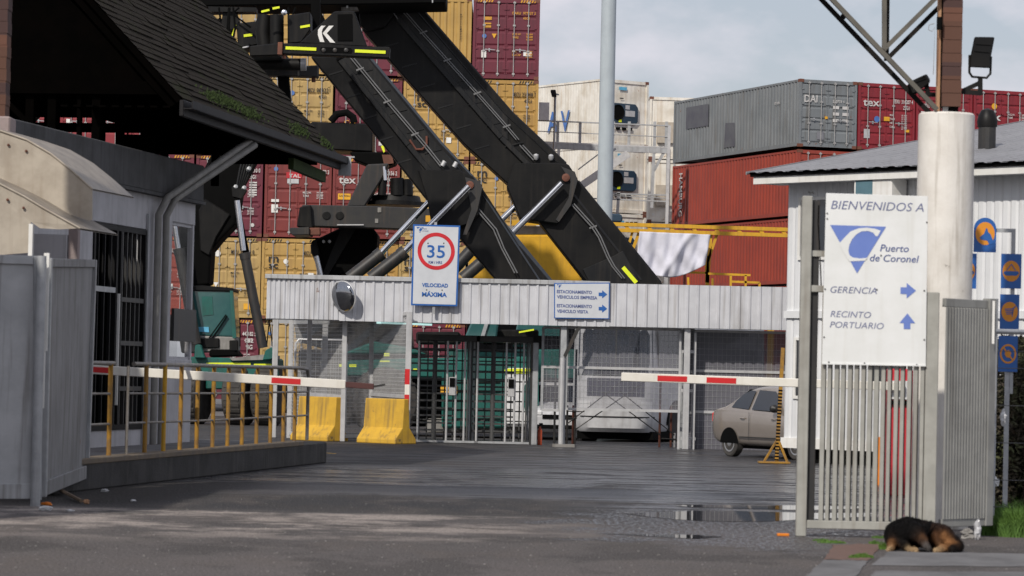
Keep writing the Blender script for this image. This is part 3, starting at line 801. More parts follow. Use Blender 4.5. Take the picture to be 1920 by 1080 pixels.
# near gable: near-black sheet in place of the unlit open attic above the tie beam, open lattice below
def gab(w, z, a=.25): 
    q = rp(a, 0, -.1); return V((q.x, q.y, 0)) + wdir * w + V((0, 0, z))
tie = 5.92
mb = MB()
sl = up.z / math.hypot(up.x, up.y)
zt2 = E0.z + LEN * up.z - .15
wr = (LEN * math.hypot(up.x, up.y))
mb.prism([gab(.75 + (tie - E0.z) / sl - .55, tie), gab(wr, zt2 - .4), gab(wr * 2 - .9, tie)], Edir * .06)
mb.build('attic_dark_sheet', M['dark_wood'], roof, True)
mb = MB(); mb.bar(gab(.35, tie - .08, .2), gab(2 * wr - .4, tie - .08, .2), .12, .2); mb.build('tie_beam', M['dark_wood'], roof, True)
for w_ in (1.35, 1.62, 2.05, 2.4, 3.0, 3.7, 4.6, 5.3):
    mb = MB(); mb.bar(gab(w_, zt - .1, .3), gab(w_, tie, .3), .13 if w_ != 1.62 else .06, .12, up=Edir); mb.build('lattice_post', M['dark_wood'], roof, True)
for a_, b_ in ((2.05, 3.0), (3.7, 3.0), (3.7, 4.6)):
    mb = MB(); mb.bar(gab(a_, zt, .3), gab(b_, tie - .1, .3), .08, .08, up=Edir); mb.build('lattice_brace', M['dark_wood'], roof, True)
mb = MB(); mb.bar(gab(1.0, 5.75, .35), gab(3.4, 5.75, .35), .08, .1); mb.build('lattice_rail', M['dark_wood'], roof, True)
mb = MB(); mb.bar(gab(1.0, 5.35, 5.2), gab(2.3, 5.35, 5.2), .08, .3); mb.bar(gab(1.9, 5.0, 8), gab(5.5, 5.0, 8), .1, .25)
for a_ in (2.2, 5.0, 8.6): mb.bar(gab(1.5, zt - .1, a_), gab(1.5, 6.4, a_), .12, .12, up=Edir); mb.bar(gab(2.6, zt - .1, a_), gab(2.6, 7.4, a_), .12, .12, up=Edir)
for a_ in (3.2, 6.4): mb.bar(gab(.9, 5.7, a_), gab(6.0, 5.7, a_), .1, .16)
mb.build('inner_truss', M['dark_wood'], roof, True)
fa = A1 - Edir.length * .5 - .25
mb = MB(); mb.prism([gab(.8, 6.5, fa), gab(wr, zt2 - .4, fa), gab(wr * 2 - .8, 6.5, fa)], Edir * .06); mb.build('far_attic_sheet', M['dark_wood'], roof, True)  # near-black sheet added to keep sky light out of the attic
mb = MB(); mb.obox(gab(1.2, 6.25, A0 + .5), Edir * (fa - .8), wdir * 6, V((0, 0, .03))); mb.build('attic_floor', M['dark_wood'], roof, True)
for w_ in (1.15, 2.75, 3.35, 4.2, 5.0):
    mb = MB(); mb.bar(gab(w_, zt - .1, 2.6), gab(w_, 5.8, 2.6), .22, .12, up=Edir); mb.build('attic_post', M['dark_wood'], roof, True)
# moss along the lower courses
mb = MB(); rm = random.Random(5)
for cpx, cpy, sx, n_ in ((415, 190, 26, 1500), (468, 214, 18, 500), (560, 246, 16, 450), (610, 268, 14, 260)):
    for i in range(n_):
        # centre on the roof plane
        px = rm.gauss(cpx, sx * .55); py = cpy + (px - cpx) * .38 + rm.gauss(0, 4.5)
        d_ = ray(px, py); o_ = V((0, 0, CAMZ)); tt = (E0 - o_).dot(nrm) / d_.dot(nrm); q = o_ + d_ * tt
        u_ = (q - E0).dot(up); a_ = (q - E0).dot(Edir)
        if u_ < -.02 or u_ > 1.4 or a_ > A1 - .1 or a_ < 0: continue
        r_ = rm.uniform(.012, .035); h_ = rm.uniform(.01, .04)
        v1 = Vector((rm.uniform(-1, 1), rm.uniform(-1, 1), rm.uniform(-1, 1))).normalized() * r_
        b0 = q + nrm * .02
        mb.add([b0 - v1, b0 + v1, b0 + nrm * h_ + v1 * .2 + V((0, 0, h_ * .5))], [(0, 1, 2)])
setp(mb.build('moss', M['moss'], roof, True), kind='stuff')

# ---- translucent awnings in front of the kiosk
def awning(label, outer, drop, dep, y0, thick=.02, mat_under='awning'):
    """outer: photo points along the visible front edge of the curved sheet; the sheet runs back by dep"""
    pts = [W(x, y, y0) for x, y in outer]
    t = thing('curved_awning', label, 'awning', V((pts[0].x, pts[0].y, 0)))
    # smooth the edge
    fine = []
    for a, b in zip(pts[:-1], pts[1:]):
        for i in range(6): fine.append(a + (b - a) * i / 6)
    fine.append(pts[-1])
    back = S * dep + V((0.0, 0, .0))
    top = [p for p in fine]; m = len(top)
    vs = top + [p + back for p in top] + [p - V((0, 0, thick)) for p in top] + [p + back - V((0, 0, thick)) for p in top]
    fs = []
    for i in range(m - 1):
        fs += [(i, i + 1, m + i + 1, m + i), (2 * m + i + 1, 2 * m + i, 3 * m + i, 3 * m + i + 1), (i, 2 * m + i, 2 * m + i + 1, i + 1), (m + i + 1, 3 * m + i + 1, 3 * m + i, m + i)]
    mb = MB(); mb.add(vs, fs); mb.build('curved_sheet', M['awning_top'], t, True, smooth=True)
    # front edge trim
    mb = MB(); mb.tube([p + V((0, -.01, 0)) for p in fine], .012, 5); mb.build('edge_trim', M['awning'], t, True, smooth=True)
    # side skirt hanging under the front edge
    low = [W(x, y, y0 + .02) for x, y in drop]
    mb = MB(); mb.prism(fine_poly(fine, low), S * .012); mb.build('side_sheet', M[mat_under], t, True)
    mb = MB()
    for k in range(1, 4):
        for (i0) in (4 * k, ):
            if i0 < m: mb.lathe(fine[i0] - V((0, .012, .14)), (0, -1, 0), [(0, .018), (.012, .016), (.018, .006)], 8)
    mb.build('screw', M['frame_rust'], t, True)
    return t
def fine_poly(a, b):
    return list(a) + list(b)[::-1]
awning('upper tan plastic awning with a curved sheet over the kiosk door', [(-60, 228), (0, 245), (50, 262), (95, 288), (135, 320), (173, 354)], [(-60, 420), (60, 405), (130, 402), (168, 414), (173, 412)], 1.7, 39.2)
awning('lower tan plastic awning with a broken curved edge behind the gate', [(-60, 318), (0, 345), (45, 368), (85, 392), (128, 416), (150, 428)], [(-60, 520), (0, 478), (54, 474), (58, 416), (75, 428), (112, 430)], 1.5, 38.4)
mb = MB(); p0, p1 = W(59, 420, 38.35), W(59, 480, 38.35)
setp(mb.bar(p0, V((p0.x, p0.y, 0)), .05, .05, up=S).build('awning_post', M['white_paint']), 'slim white post holding the lower awning', 'post')
# kiosk wall behind the awnings
kq = W(118, 500, 41.6)
kb = thing('kiosk', 'pale grey kiosk wall with a dark door frame behind the awnings', 'kiosk', V((kq.x, kq.y, 0)))
mb = MB(); mb.obox(V((kq.x - 2.2, kq.y, 0)), V((2.2, .25, 0)), S * .2, V((0, 0, 3.3))); mb.build('wall', M['wall_lilac'], kb, True)
mb = MB(); mb.obox(V((kq.x - 2.2, kq.y - .02, 2.28)), V((2.2, .25, 0)), V((0, .02, 0)), V((0, 0, .02))); mb.build('wall_joint', M['wall_beam'], kb, True)
mb = MB(); mb.obox(V((kq.x + .02, kq.y + .3, 0)), V((.12, .02, 0)), S * .1, V((0, 0, 3.4))); mb.build('door_frame', M['column_pink'], kb, True)

# ---- platform with its kerb wall and the yellow railing
P0, P1 = G(120, 925), G(612, 868); P0.z = P1.z = 0
pdir = (P1 - P0).normalized(); pn = Vector((pdir.y, -pdir.x, 0))
plen = (P1 - P0).length
platform = MB(); platform.obox(P0 - pdir * 1, pdir * (plen + 1), -pn * 9, V((0, 0, .36)))
setp(platform.build('platform', M['conc_dark'], bevel=.02), kind='structure', label='raised concrete platform of the gatehouse', cat='platform')
mb = MB(); mb.obox(P0 - pdir * 1 + pn * .012 + V((0, 0, .33)), pdir * (plen - .9), -pn * .26, V((0, 0, .085)))
setp(mb.build('kerb', M['curb_cap'], bevel=.015), kind='structure')
# light concrete floor on top of the platform
mb = MB(); mb.obox(P0 - pdir * 1 - pn * .3 + V((0, 0, .36)), pdir * (plen + .8), -pn * 8, V((0, 0, .006)))
setp(mb.build('platform_floor', M['slab']), kind='structure')
rl = thing('railing', 'rusty yellow pipe railing along the edge of the gatehouse platform', 'railing', P0)
def post_at(px):
    # on the rail line
    o = V((0, 0, CAMZ)); d_ = ray(px, 800); q0 = P0 - pn * .13
    tt = (q0 - o).dot(pn) / d_.dot(pn); q = o + d_ * tt; return V((q.x, q.y, 0.41))
HR = 1.22
pxs = [(168, 0), (205, 1), (238, 2), (272, 1), (307, 3), (338, 1), (369, 1), (399, 1), (427, 1), (454, 1), (481, 1), (507, 1), (531, 1), (552, 1)]
for k, (px, typ) in enumerate(pxs):
    if typ == 0: continue
    b0 = post_at(px); tall = HR if typ != 2 else HR - .03
    mb = MB(); mb.tube([b0, b0 + V((0, 0, tall))], .032 if typ != 2 else .022, 10)
    mb.build('post', M['rail_yellow'] if typ in (1,) else (M['rail_bare'] if typ == 2 else M['yellow_steel']), rl, True, smooth=True)
e0, e1 = post_at(150), post_at(576)
mb = MB()
mb.tube([post_at(248) + V((0, 0, HR)), post_at(560) + V((0, 0, HR)), post_at(574) + V((0, 0, HR - .02)), e1 + V((0, 0, HR - .16)), e1], .03, 10)
mb.build('top_rail', M['rail_bare'], rl, True, smooth=True)
mb = MB(); mb.tube([e0 + V((0, 0, HR)), post_at(211) + V((0, 0, HR))], .03, 10); mb.build('top_rail', M['rail_bare'], rl, True, smooth=True)
for zz in (.42, .82):
    mb = MB(); mb.tube([post_at(240) + V((0, 0, zz)), post_at(400) + V((0, 0, zz - .012)), e1 + V((0, 0, zz))], .016, 8); mb.build('mid_rail', M['rail_bare'], rl, True, smooth=True)
    mb = MB(); mb.tube([e0 + V((0, 0, zz)), post_at(207) + V((0, 0, zz))], .016, 8); mb.build('mid_rail', M['rail_bare'], rl, True, smooth=True)
# ---------------------------------------------------------------- unseen house added left of the frame to shade the left side
nb = thing('shade_house', 'plain unseen house added left of the entrance to shade the gate leaves', 'building', (-9.6, 31.3, 0))
mb = MB(); mb.box((0, 0, 2.8), (5.2, 4.2, 5.6)); mb.build('wall', M['wall_lilac'], nb)
mb = MB(); mb.prism([(-2.7, -2.2, 5.6), (2.7, -2.2, 5.6), (0, -2.2, 6.6)], (0, 4.4, 0)); mb.build('roof', M['office_roof'], nb)
for yy_ in (-1, 1):
    mb = MB(); mb.box((2.61, yy_, 3.2), (.06, 1.2, 1.5)); mb.build('window', M['glass_dark'], nb)

XR, ZU = Vector((1, 0, 0)), Vector((0, 0, 1))
# ---------------------------------------------------------------- right gate with its bars
YG = 33.0
gb = G(1630, 1001); 
rg = thing('bar_gate', 'tall pale metal bar gate carrying the welcome board on the right', 'gate', V((gb.x, YG, 0)))
a, b = G(1507, 1008), W(1524, 368, YG)
mb = MB(); mb.obox(V((a.x - .06, YG - .05, 0)), V((.105, .0, 0)), V((.0, .12, 0)), V((0, 0, b.z))); mb.build('post', M['gate_paint'], rg, True, bevel=.008)
mb = MB(); mb.obox(V((a.x + .055, YG + .02, .1)), V((.075, 0, 0)), V((0, .09, 0)), V((0, 0, b.z - .14))); mb.build('inner_post', M['dark_steel'], rg, True, bevel=.006)
q0 = W(1747, 548, YG + .02); 
mb = MB(); mb.obox(V((q0.x - .055, YG - .04, .08)), V((.13, 0, 0)), V((0, .11, 0)), V((0, 0, q0.z - .08))); mb.build('post', M['gate_paint'], rg, True, bevel=.008)
zb_ = W(1630, 993, YG).z; zt_ = W(1630, 541, YG).z
x0_, x1_ = a.x + .05, q0.x - .055
mb = MB(); mb.obox(V((x0_, YG - .045, zb_)), V((x1_ - x0_, 0, 0)), V((0, .05, 0)), V((0, 0, .085))); mb.build('bottom_rail', M['gate_paint'], rg, True, bevel=.006)
mb = MB(); mb.obox(V((x0_, YG - .03, zt_ - .05)), V((x1_ - x0_, 0, 0)), V((0, .06, 0)), V((0, 0, .07))); mb.build('top_rail', M['gate_paint'], rg, True, bevel=.006)
mb = MB(); mb.obox(V((x0_ - .03, YG - .01, b.z - .62)), V((.5, .02, .0)), V((0, .05, 0)), V((0, 0, .06))); mb.build('sign_bracket', M['gate_paint'], rg, True)
rb = random.Random(2)
for k, px in enumerate((1539, 1550.5, 1564, 1576, 1589, 1601, 1614, 1626.5, 1639, 1651.5, 1663, 1676, 1687.5, 1700.5, 1712.5, 1725)):
    q = W(px, 840, YG); w_ = rb.uniform(.037, .047)
    ya = YG - .02 + rb.uniform(-.004, .004)
    mb = MB(); mb.obox(V((q.x - w_ / 2 + .011, ya, zb_ + .085)), V((w_, 0, 0)), V((0, .022, 0)), V((0, 0, zt_ - zb_ - .14))); mb.build('bar', M['gate_paint'], rg, True, bevel=.004)
    if True:
        mb = MB(); mb.obox(V((q.x + .022, YG + .05, zb_ + .085)), V((.027, 0, 0)), V((0, .02, 0)), V((0, 0, zt_ - zb_ - .16))); mb.build('rear_bar', M['dark_steel'], rg, True)
mb = MB(); q = W(1523, 366, YG)
mb.tube([q + V((.03 * math.cos(t * .9) - .01, .02, .01 + .012 * t % .04 + .01 * math.sin(t * 2))) for t in range(0, 9)], .006, 5); mb.build('tie_wire', M['dark_steel'], rg, True)
mb = MB(); mb.tube([W(1535, 385, YG + .02), W(1534, 420, YG + .02), W(1537, 470, YG + .02), W(1540, 540, YG + .02)], .007, 5); mb.build('cable', M['black_flat'], rg, True)

# corrugated leaf beyond the right post
YL0, YL1 = 33.12, 33.62
A, B = W(1766, 990, YL0), W(1846, 985, YL1)
cl = thing('corrugated_gate_leaf', 'grey corrugated metal gate leaf folded back beside the bar gate', 'gate', V(((A.x + B.x) / 2, (A.y + B.y) / 2, 0)))
dd = B - A; dd.z = 0; L_ = dd.length; dd.normalize(); nn = Vector((dd.y, -dd.x, 0))
ztop = W(1800, 562, YL0 + .5).z; zbot = W(1800, 985, YL0 + .5).z
mb = MB(); mb.corr(V((A.x, A.y, zbot + .08)), V((B.x, B.y, zbot + .08)), V((0, 0, ztop - zbot - .17)), 15, .012, nn, .45, .5); mb.build('corrugated_sheet', M['leaf_grey'], cl, True)
for z0, h_ in ((ztop - .09, .09), (zbot, .08)):
    mb = MB(); mb.obox(V((A.x, A.y, z0)), dd * L_, -nn * .05, V((0, 0, h_))); mb.build('rail', M['leaf_grey'], cl, True, bevel=.005)
mb = MB(); mb.obox(V((B.x, B.y, zbot - .0)) + nn * .02, dd * .12, -nn * .1, V((0, 0, ztop - zbot + .02))); mb.build('post', M['leaf_grey'], cl, True, bevel=.006)
mb = MB(); q = W(1859, 600, YL1); mb.obox(V((q.x, YL1 - .06, q.z - .25)), V((.025, 0, 0)), V((0, .02, 0)), V((0, 0, .45))); mb.build('paint_streak', M['white_paint'], cl, True)

# round top rail of the wire fence running off to the right, fence wires
fr = thing('wire_fence', 'low wire fence with a round grey top rail at the right edge', 'fence', V((W(1880, 960, 35).x, 35.0, 0)))
mb = MB(); p0, p1 = W(1858, 621, 34.6), W(1960, 624, 35.6); mb.tube([p0, p1], .03, 10); mb.build('top_rail', M['galv'], fr, True, smooth=True)
mb = MB(); mb.tube([W(1866, 560, 34.7), V((W(1866, 560, 34.7).x, 34.7, 0))], .035, 10); mb.build('post', M['galv'], fr, True, smooth=True)
for py in (658, 690, 760, 830, 900, 950):
    mb = MB(); mb.tube([W(1862, py, 34.65), W(1960, py + 2, 35.6)], .004, 4); mb.build('wire', M['dark_steel'], fr, True)

# ---------------------------------------------------------------- the welcome board
YS = YG - .06
c_tl, c_tr, c_br, c_bl = W(1549, 362, YS), W(1740, 368, YS), W(1736, 687, YS), W(1541, 683, YS)
ws = thing('welcome_board', 'large white welcome board with faded blue lettering on the bar gate', 'sign', V(((c_tl.x + c_tr.x) / 2, YS, 0)))
mb = MB(); mb.prism([c_tl, c_tr, c_br, c_bl], (0, .012, 0)); mb.build('panel', M['sign_white'], ws, True, bevel=.003)
mb = MB(); mb.obox(c_bl + V((0, -.012, 0)), c_br - c_bl, V((0, .011, 0)), V((0, 0, .012))); mb.build('lower_lip', M['sign_white'], ws, True)
YT = YS - .004
def sg(px, py, lift=0.0): return W(px, py, YT - lift)
xa = (c_tr - c_tl).normalized(); ya_ = ZU
def ptxt(mb, s, x0, x1, base, cap, shear=0.0, Yp=None, bold=0.0, xd=None):
    Yp = YT if Yp is None else Yp
    p = W(x0, base, Yp); ln = (W(x1, base, Yp) - p).length
    mb.text(s, p, xd or xa, ZU, cap / (6000 / Yp) / .72, shear, bold, 'L', ln)
mb = MB()
ptxt(mb, 'BIENVENIDOS A', 1558, 1732, 391.5, 16.5, .22, bold=-.004)
ptxt(mb, 'GERENCIA', 1557, 1644, 548.5, 12.5, .22, bold=-.004)
ptxt(mb, 'RECINTO', 1557, 1633, 594, 12, .22, bold=-.004)
ptxt(mb, 'PORTUARIO', 1556, 1657, 614, 12, .22, bold=-.004)
mb.build('lettering', M['faded_ink'], ws, True)
mb = MB(); ptxt(mb, 'Puerto', 1650, 1704, 471, 13.5, .2, bold=.006); ptxt(mb, 'de Coronel', 1631, 1723, 489.5, 13.5, .2, bold=.006); mb.build('port_name', M['lilac_ink'], ws, True)
def cp(x, y): return (x / 4 + 1440, y / 4 + 270)
mb = MB(); mb.add([sg(*cp(466, 607)), sg(*cp(886, 620)), sg(*cp(668, 970))], [(0, 1, 2)]); mb.build('emblem_triangle', M['faded_blue'], ws, True)
cpts = [(532, 748), (575, 700), (620, 655), (680, 632), (740, 627), (800, 635), (845, 650), (822, 692), (806, 690), (790, 665), (750, 652), (700, 655), (660, 680), (630, 715), (610, 760), (603, 800), (612, 835), (640, 852), (690, 858), (748, 853), (727, 875), (612, 880), (596, 862)]
mb = MB(); mb.add([sg(*cp(*p), .003) for p in cpts], [tuple(range(len(cpts)))]); mb.build('emblem_letter', M['sign_white'], ws, True)
mb = MB()
def arrow(mb, pts, f): mb.add([f(*p) for p in pts], [tuple(range(len(pts)))])
arrow(mb, [(1688.5, 538.5), (1700, 538.8), (1700, 530.5), (1717.5, 545), (1700, 559.5), (1700, 551.5), (1688.5, 551)], sg)
mb.build('right_arrow', M['faded_blue'], ws, True)
mb = MB(); arrow(mb, [(1701.5, 587.5), (1716, 606), (1707, 606), (1707, 617), (1694.5, 617), (1694.5, 606), (1686.5, 605.5)], sg); mb.build('up_arrow', M['faded_blue'], ws, True)
mb = MB()
for px, py in ((1551, 400), (1551, 410), (1738, 417), (1547, 542), (1733, 545), (1554, 679), (1621, 681), (1719, 684), (1733, 637), (1545, 632), (1644, 543), (1652, 479)):
    mb.lathe(sg(px, py), (0, -1, 0), [(0, .009), (.006, .007), (.009, .003)], 8)
mb.build('bolts', M['dark_steel'], ws, True)

# ---------------------------------------------------------------- right archway column, its truss and floodlights
YC = 35.6
cc = W(1775, 213, YC); rc = 52.5 / (6000 / YC)
ac = thing('gateway_column', 'white round concrete column with a brown shingled top at the right', 'column', V((cc.x, YC, 0)))
mb = MB(); mb.lathe((0, 0, 0), (0, 0, 1), [(0, rc + .01), (cc.z - .02, rc), (cc.z, rc - .02)], 40); mb.build('concrete_shaft', M['column_white'], ac, smooth=True)
mb = MB(); mb.bar((-.045, -rc + .005, .2), (-.02, -rc + .005, cc.z - .01), .012, .012, up=(0, 1, 0)); mb.build('joint_rib', M['column_white'], ac)
zs = W(1785, 199, YC - .2).z
xs0, xs1 = W(1768, 100, YC - .2).x - cc.x, W(1803.5, 100, YC - .2).x - cc.x
mb = MB()
for k in range(20): mb.obox((xs0 - (.004 if k % 2 else 0), -.2, zs + .148 * k), (xs1 - xs0 + .006 * (k % 2), 0, 0), (0, .34, 0), (0, 0, .143))
sh = mb.build('shingles', M['shingle_tab'], ac)
mb = MB(); mb.obox((xs0 - .055, -.17, cc.z), (.034, 0, 0), (0, .1, 0), (0, 0, 4)); mb.build('timber_strip', M['wood_strip'], ac)
mb = MB(); mb.obox((xs0 - .018, -.12, cc.z), (.02, 0, 0), (0, .1, 0), (0, 0, 4)); mb.build('dark_strip', M['truss_shaded'], ac)
mb = MB(); mb.obox((xs0 + .02, -.12, cc.z - .01), (.06, 0, 0), (0, .06, 0), (0, 0, .16)); mb.build('steel_foot', M['galv'], ac)
mb = MB(); mb.obox((xs0 + .1, -.14, cc.z - .01), (.09, 0, 0), (0, .2, 0), (0, 0, .16)); mb.build('steel_foot', M['black_flat'], ac)
def ext(a, b, k): return a + (a - b) * k
def tbar(name, pa, pb, Y, m, w_=.048, up_ext=.6):
    a_, b_ = W(*pa, Y), W(*pb, Y)
    a_ = ext(a_, b_, up_ext)
    mb = MB(); mb.bar(a_, b_, .05, w_, up=(0, -1, 0)); return mb.build(name, M[m], ac, True)
tbar('front_brace', (1567, 6), (1757, 206), YC - .25, 'truss', .06)
tbar('rear_brace', (1541, 0), (1745, 214), YC + .75, 'truss_shaded', .05)
tbar('front_vertical', (1658, 0), (1658, 92), YC - .26, 'truss', .045)
tbar('rear_vertical', (1663.5, 0), (1662, 114), YC - .12, 'truss_shaded', .05)
tbar('front_diagonal', (1750, 1), (1657, 93), YC - .255, 'truss', .05)
tbar('rear_diagonal', (1760, 14), (1664, 110), YC + .5, 'truss_shaded', .05)
mb = MB(); mb.obox(W(1576, 30, YC + .72), V((.05, 0, -.035)), V((0, .06, 0)), V((.03, 0, .05))); mb.build('clamp', M['truss_shaded'], ac, True)
mb = MB(); mb.tube([W(1752, 44, YC - .3), W(1742, 47, YC - .3), W(1741, 56, YC - .3), W(1748, 59, YC - .3), W(1753, 50, YC - .3), W(1750, 140, YC - .3)], .005, 5); mb.build('loose_wire', M['galv'], ac, True)
mb = MB(); mb.obox(W(1757, 55, YC - .3), V((.05, 0, 0)), V((0, .05, 0)), V((0, 0, .14))); mb.build('junction_box', M['black_flat'], ac, True)

gbm = thing('gateway_beam', 'brown shingled beam spanning the entrance above the top of the picture', 'beam', V(((lc.x + cc.x) / 2, YC, 6.2)))
mb = MB(); mb.obox(V((lc.x - .3, YC - .25, 6.25)), V((cc.x - lc.x + .7, 0, 0)), V((0, .7, 0)), V((0, 0, 1.75))); mb.build('shingled_box', M['shingle_tab'], gbm, True)
mb = MB(); mb.prism([V((lc.x - .6, YC - .6, 8.0)), V((lc.x - .6, YC + .1, 8.6)), V((lc.x - .6, YC + .8, 8.0))], V((cc.x - lc.x + 1.3, 0, 0))); mb.build('cap_roof', M['roof_shingle'], gbm, True)
def floodlight(label, body, Y, bracket, arm, depth=.2):
    pts = [W(*p, Y) for p in body]
    c = sum(pts, Vector()) / len(pts)
    t = thing('floodlight', label, 'floodlight', V((c.x, c.y, c.z)))
    mb = MB(); mb.prism(pts, (.03, depth, .02)); mb.build('housing', M['black_paint'], t, True, bevel=.012)
    mb = MB(); mb.tube([W(*p, Y + .05) for p in bracket], .014, 8); mb.build('yoke', M['black_paint'], t, True, smooth=True)
    for k in (1, 3):
        t0 = (k + 1) / 6
        a_ = pts[0] + (pts[-1] - pts[0]) * t0; b_ = pts[1] + (pts[2] - pts[1]) * t0
        mb = MB(); mb.bar(a_ + V((.03, -.008, 0)), b_ + V((-.03, -.008, 0)), .012, .012); mb.build('cooling_fin', M['black_paint'], t, True)
    for seg in arm:
        mb = MB(); mb.bar(W(*seg[0], Y + .06), W(*seg[1], Y + .06), .05, seg[2], up=(0, -1, 0)); mb.build('mounting_arm', M['black_paint'], t, True)
    return t
floodlight('black floodlight on a bracket at the right side of the shingled column', [(1827, 69), (1865, 69.5), (1857, 112), (1858, 128), (1818, 126), (1819, 108)], YC - .1, [(1818, 103), (1817.5, 136), (1823, 144), (1850, 146), (1857, 138), (1858, 106)], [((1838, 145), (1838, 178), .03), ((1803, 172), (1840, 175), .035), ((1806, 170), (1838, 155), .025)])
floodlight('black floodlight hanging on the slanted truss brace beside the column', [(1712, 150), (1736, 139), (1743, 150), (1741, 158), (1712, 177), (1700, 160)], YC + .55, [(1706, 160), (1716, 174), (1735, 168)], [((1737, 158), (1740, 176), .02), ((1735, 177), (1760, 178), .025)], .16)

# ---------------------------------------------------------------- white office building at the right
YO = 62.2
f0, f1 = W(1412, 345, YO + .7), W(1920, 326.5, 57.9)
oe = (f1 - f0); oe.z = 0; od = oe.normalized(); on = Vector((od.y, -od.x, 0))      # on points to the camera side
if on.y > 0: on = -on
zf = (f0.z + f1.z) / 2
LO = oe.length + 5
of = thing('office_building', 'white ribbed metal office building with a low grey roof at right', 'building', V((f0.x, f0.y, 0)))
def fp(s, back, z): return V((f0.x, f0.y, 0)) + od * s - on * back + V((0, 0, z))
wb = .55
d_ = ray(1474, 600); o_ = V((0, 0, CAMZ)); tt = (fp(0, wb, 0) - o_).dot(on) / d_.dot(on); sw = (o_ + d_ * tt - fp(0, wb, 0)).dot(od)
def onw(px, py=600, back=wb):
    d_ = ray(px, py); tt = (fp(0, back, 0) - o_).dot(on) / d_.dot(on); q = o_ + d_ * tt; return (q - fp(0, back, 0)).dot(od), q.z
zbase = .42
mb = MB(); mb.corr(fp(sw, wb, zbase), fp(LO, wb, zbase), V((0, 0, zf - zbase + .05)), int((LO - sw) / .19), .022, on, .5, .5); mb.build('ribbed_wall', M['office_white'], of, True)
mb = MB(); mb.obox(fp(sw - .02, wb + .03, zbase), od * (LO - sw), -on * 8, V((0, 0, zf - zbase))); mb.build('wall', M['office_white'], of, True)
mb = MB(); mb.obox(fp(sw - .04, wb - .05, .28), od * (LO - sw), -on * .2, V((0, 0, .2))); mb.build('base_channel', M['white_paint'], of, True)
mb = MB(); mb.obox(fp(sw + .2, wb + .2, 0), od * (LO - sw - .3), -on * 7, V((0, 0, .3))); mb.build('plinth', M['black_flat'], of, True)
mb = MB(); mb.obox(fp(0, 0, zf), od * LO, -on * .04, V((0, 0, .15))); mb.build('fascia', M['white_paint'], of, True, bevel=.006)
mb = MB(); mb.obox(fp(0.02, .04, zf + .02), od * (LO - .02), -on * (wb + .2), V((0, 0, .03))); mb.build('soffit', M['office_white'], of, True)
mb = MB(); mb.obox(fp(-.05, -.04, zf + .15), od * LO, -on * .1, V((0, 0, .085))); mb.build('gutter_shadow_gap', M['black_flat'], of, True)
rs = (-on * 12 + V((0, 0, 2.25)))
mb = MB(); rn = od.cross(rs.normalized()); rn = rn if rn.z > 0 else -rn
mb.corr(fp(-.1, -.1, zf + .215), fp(LO, -.1, zf + .215), rs, int(LO / .35), .02, rn, .3, .5); rf = mb.build('roof', M['office_roof'], of, True)
mb = MB(); mb.obox(fp(-.13, -.08, zf + .19), od * .04, rs, V((0, 0, .06))); mb.build('verge_trim', M['office_roof'], rf, True)
def owin(x0, x1, y0, y1, label=None):
    s0, z1 = onw(x0, y0); s1, _ = onw(x1, y0); _, z0 = onw(x0, y1)
    mb = MB(); mb.obox(fp(s0, wb - .028, z0), od * (s1 - s0), -on * .02, V((0, 0, z1 - z0))); w_ = mb.build('window', M['glass_dark'], of, True)
    mb = MB()
    for (a_, b_, c_, e_) in ((s0 - .06, s0, z0 - .06, z1 + .06), (s1, s1 + .06, z0 - .06, z1 + .06), (s0, s1, z0 - .06, z0), (s0, s1, z1, z1 + .06)):
        mb.obox(fp(a_, wb - .06, c_), od * (b_ - a_), -on * .06, V((0, 0, e_ - c_)))
    mb.obox(fp((s0 + s1) / 2 - .02, wb - .045, z0), od * .04, -on * .02, V((0, 0, z1 - z0)))
    mb.build('frame', M['white_paint'], w_, True)
owin(1505, 1562, 376, 482); owin(1496, 1530, 638, 742)
owin(1640, 1705, 600, 720)
s_, z_ = onw(1474, 585)
mb = MB(); mb.obox(fp(s_, wb - .07, z_ - .12), od * 6, -on * .08, V((0, 0, .14))); mb.build('ledge', M['office_white'], of, True)
s_, z_ = onw(1633, 362)
acu = thing('air_conditioner', 'white air conditioner box with a blue grille under the office eave', 'air conditioner', fp(s_, wb, z_))
mb = MB(); mb.obox(fp(s_, wb - .5, z_ - .45), od * .95, -on * .45, V((0, 0, .75))); mb.build('case', M['white_paint'], acu, True, bevel=.02)
mb = MB(); mb.obox(fp(s_ + .06, wb - .508, z_ - .4), od * .42, -on * .006, V((0, 0, .64))); mb.build('grille', M['ac_teal'], acu, True)
# dark ventilator standing on the office roof
pv = W(1851, 238, 62.0)
tv = thing('roof_ventilator', 'dark round ventilator standing on the grey office roof', 'ventilator', pv)
mb = MB(); mb.lathe(pv - V((0, 0, .75)), (0, 0, 1), [(0, .17), (.77, .17)], 14); mb.build('pipe', M['dark_steel'], tv, True)
mb = MB(); mb.lathe(pv, (0, 0, 1), [(0, .19), (.1, .20), (.22, .18), (.32, .12), (.36, .03)], 16); mb.build('hood', M['black_paint'], tv, True, smooth=True)

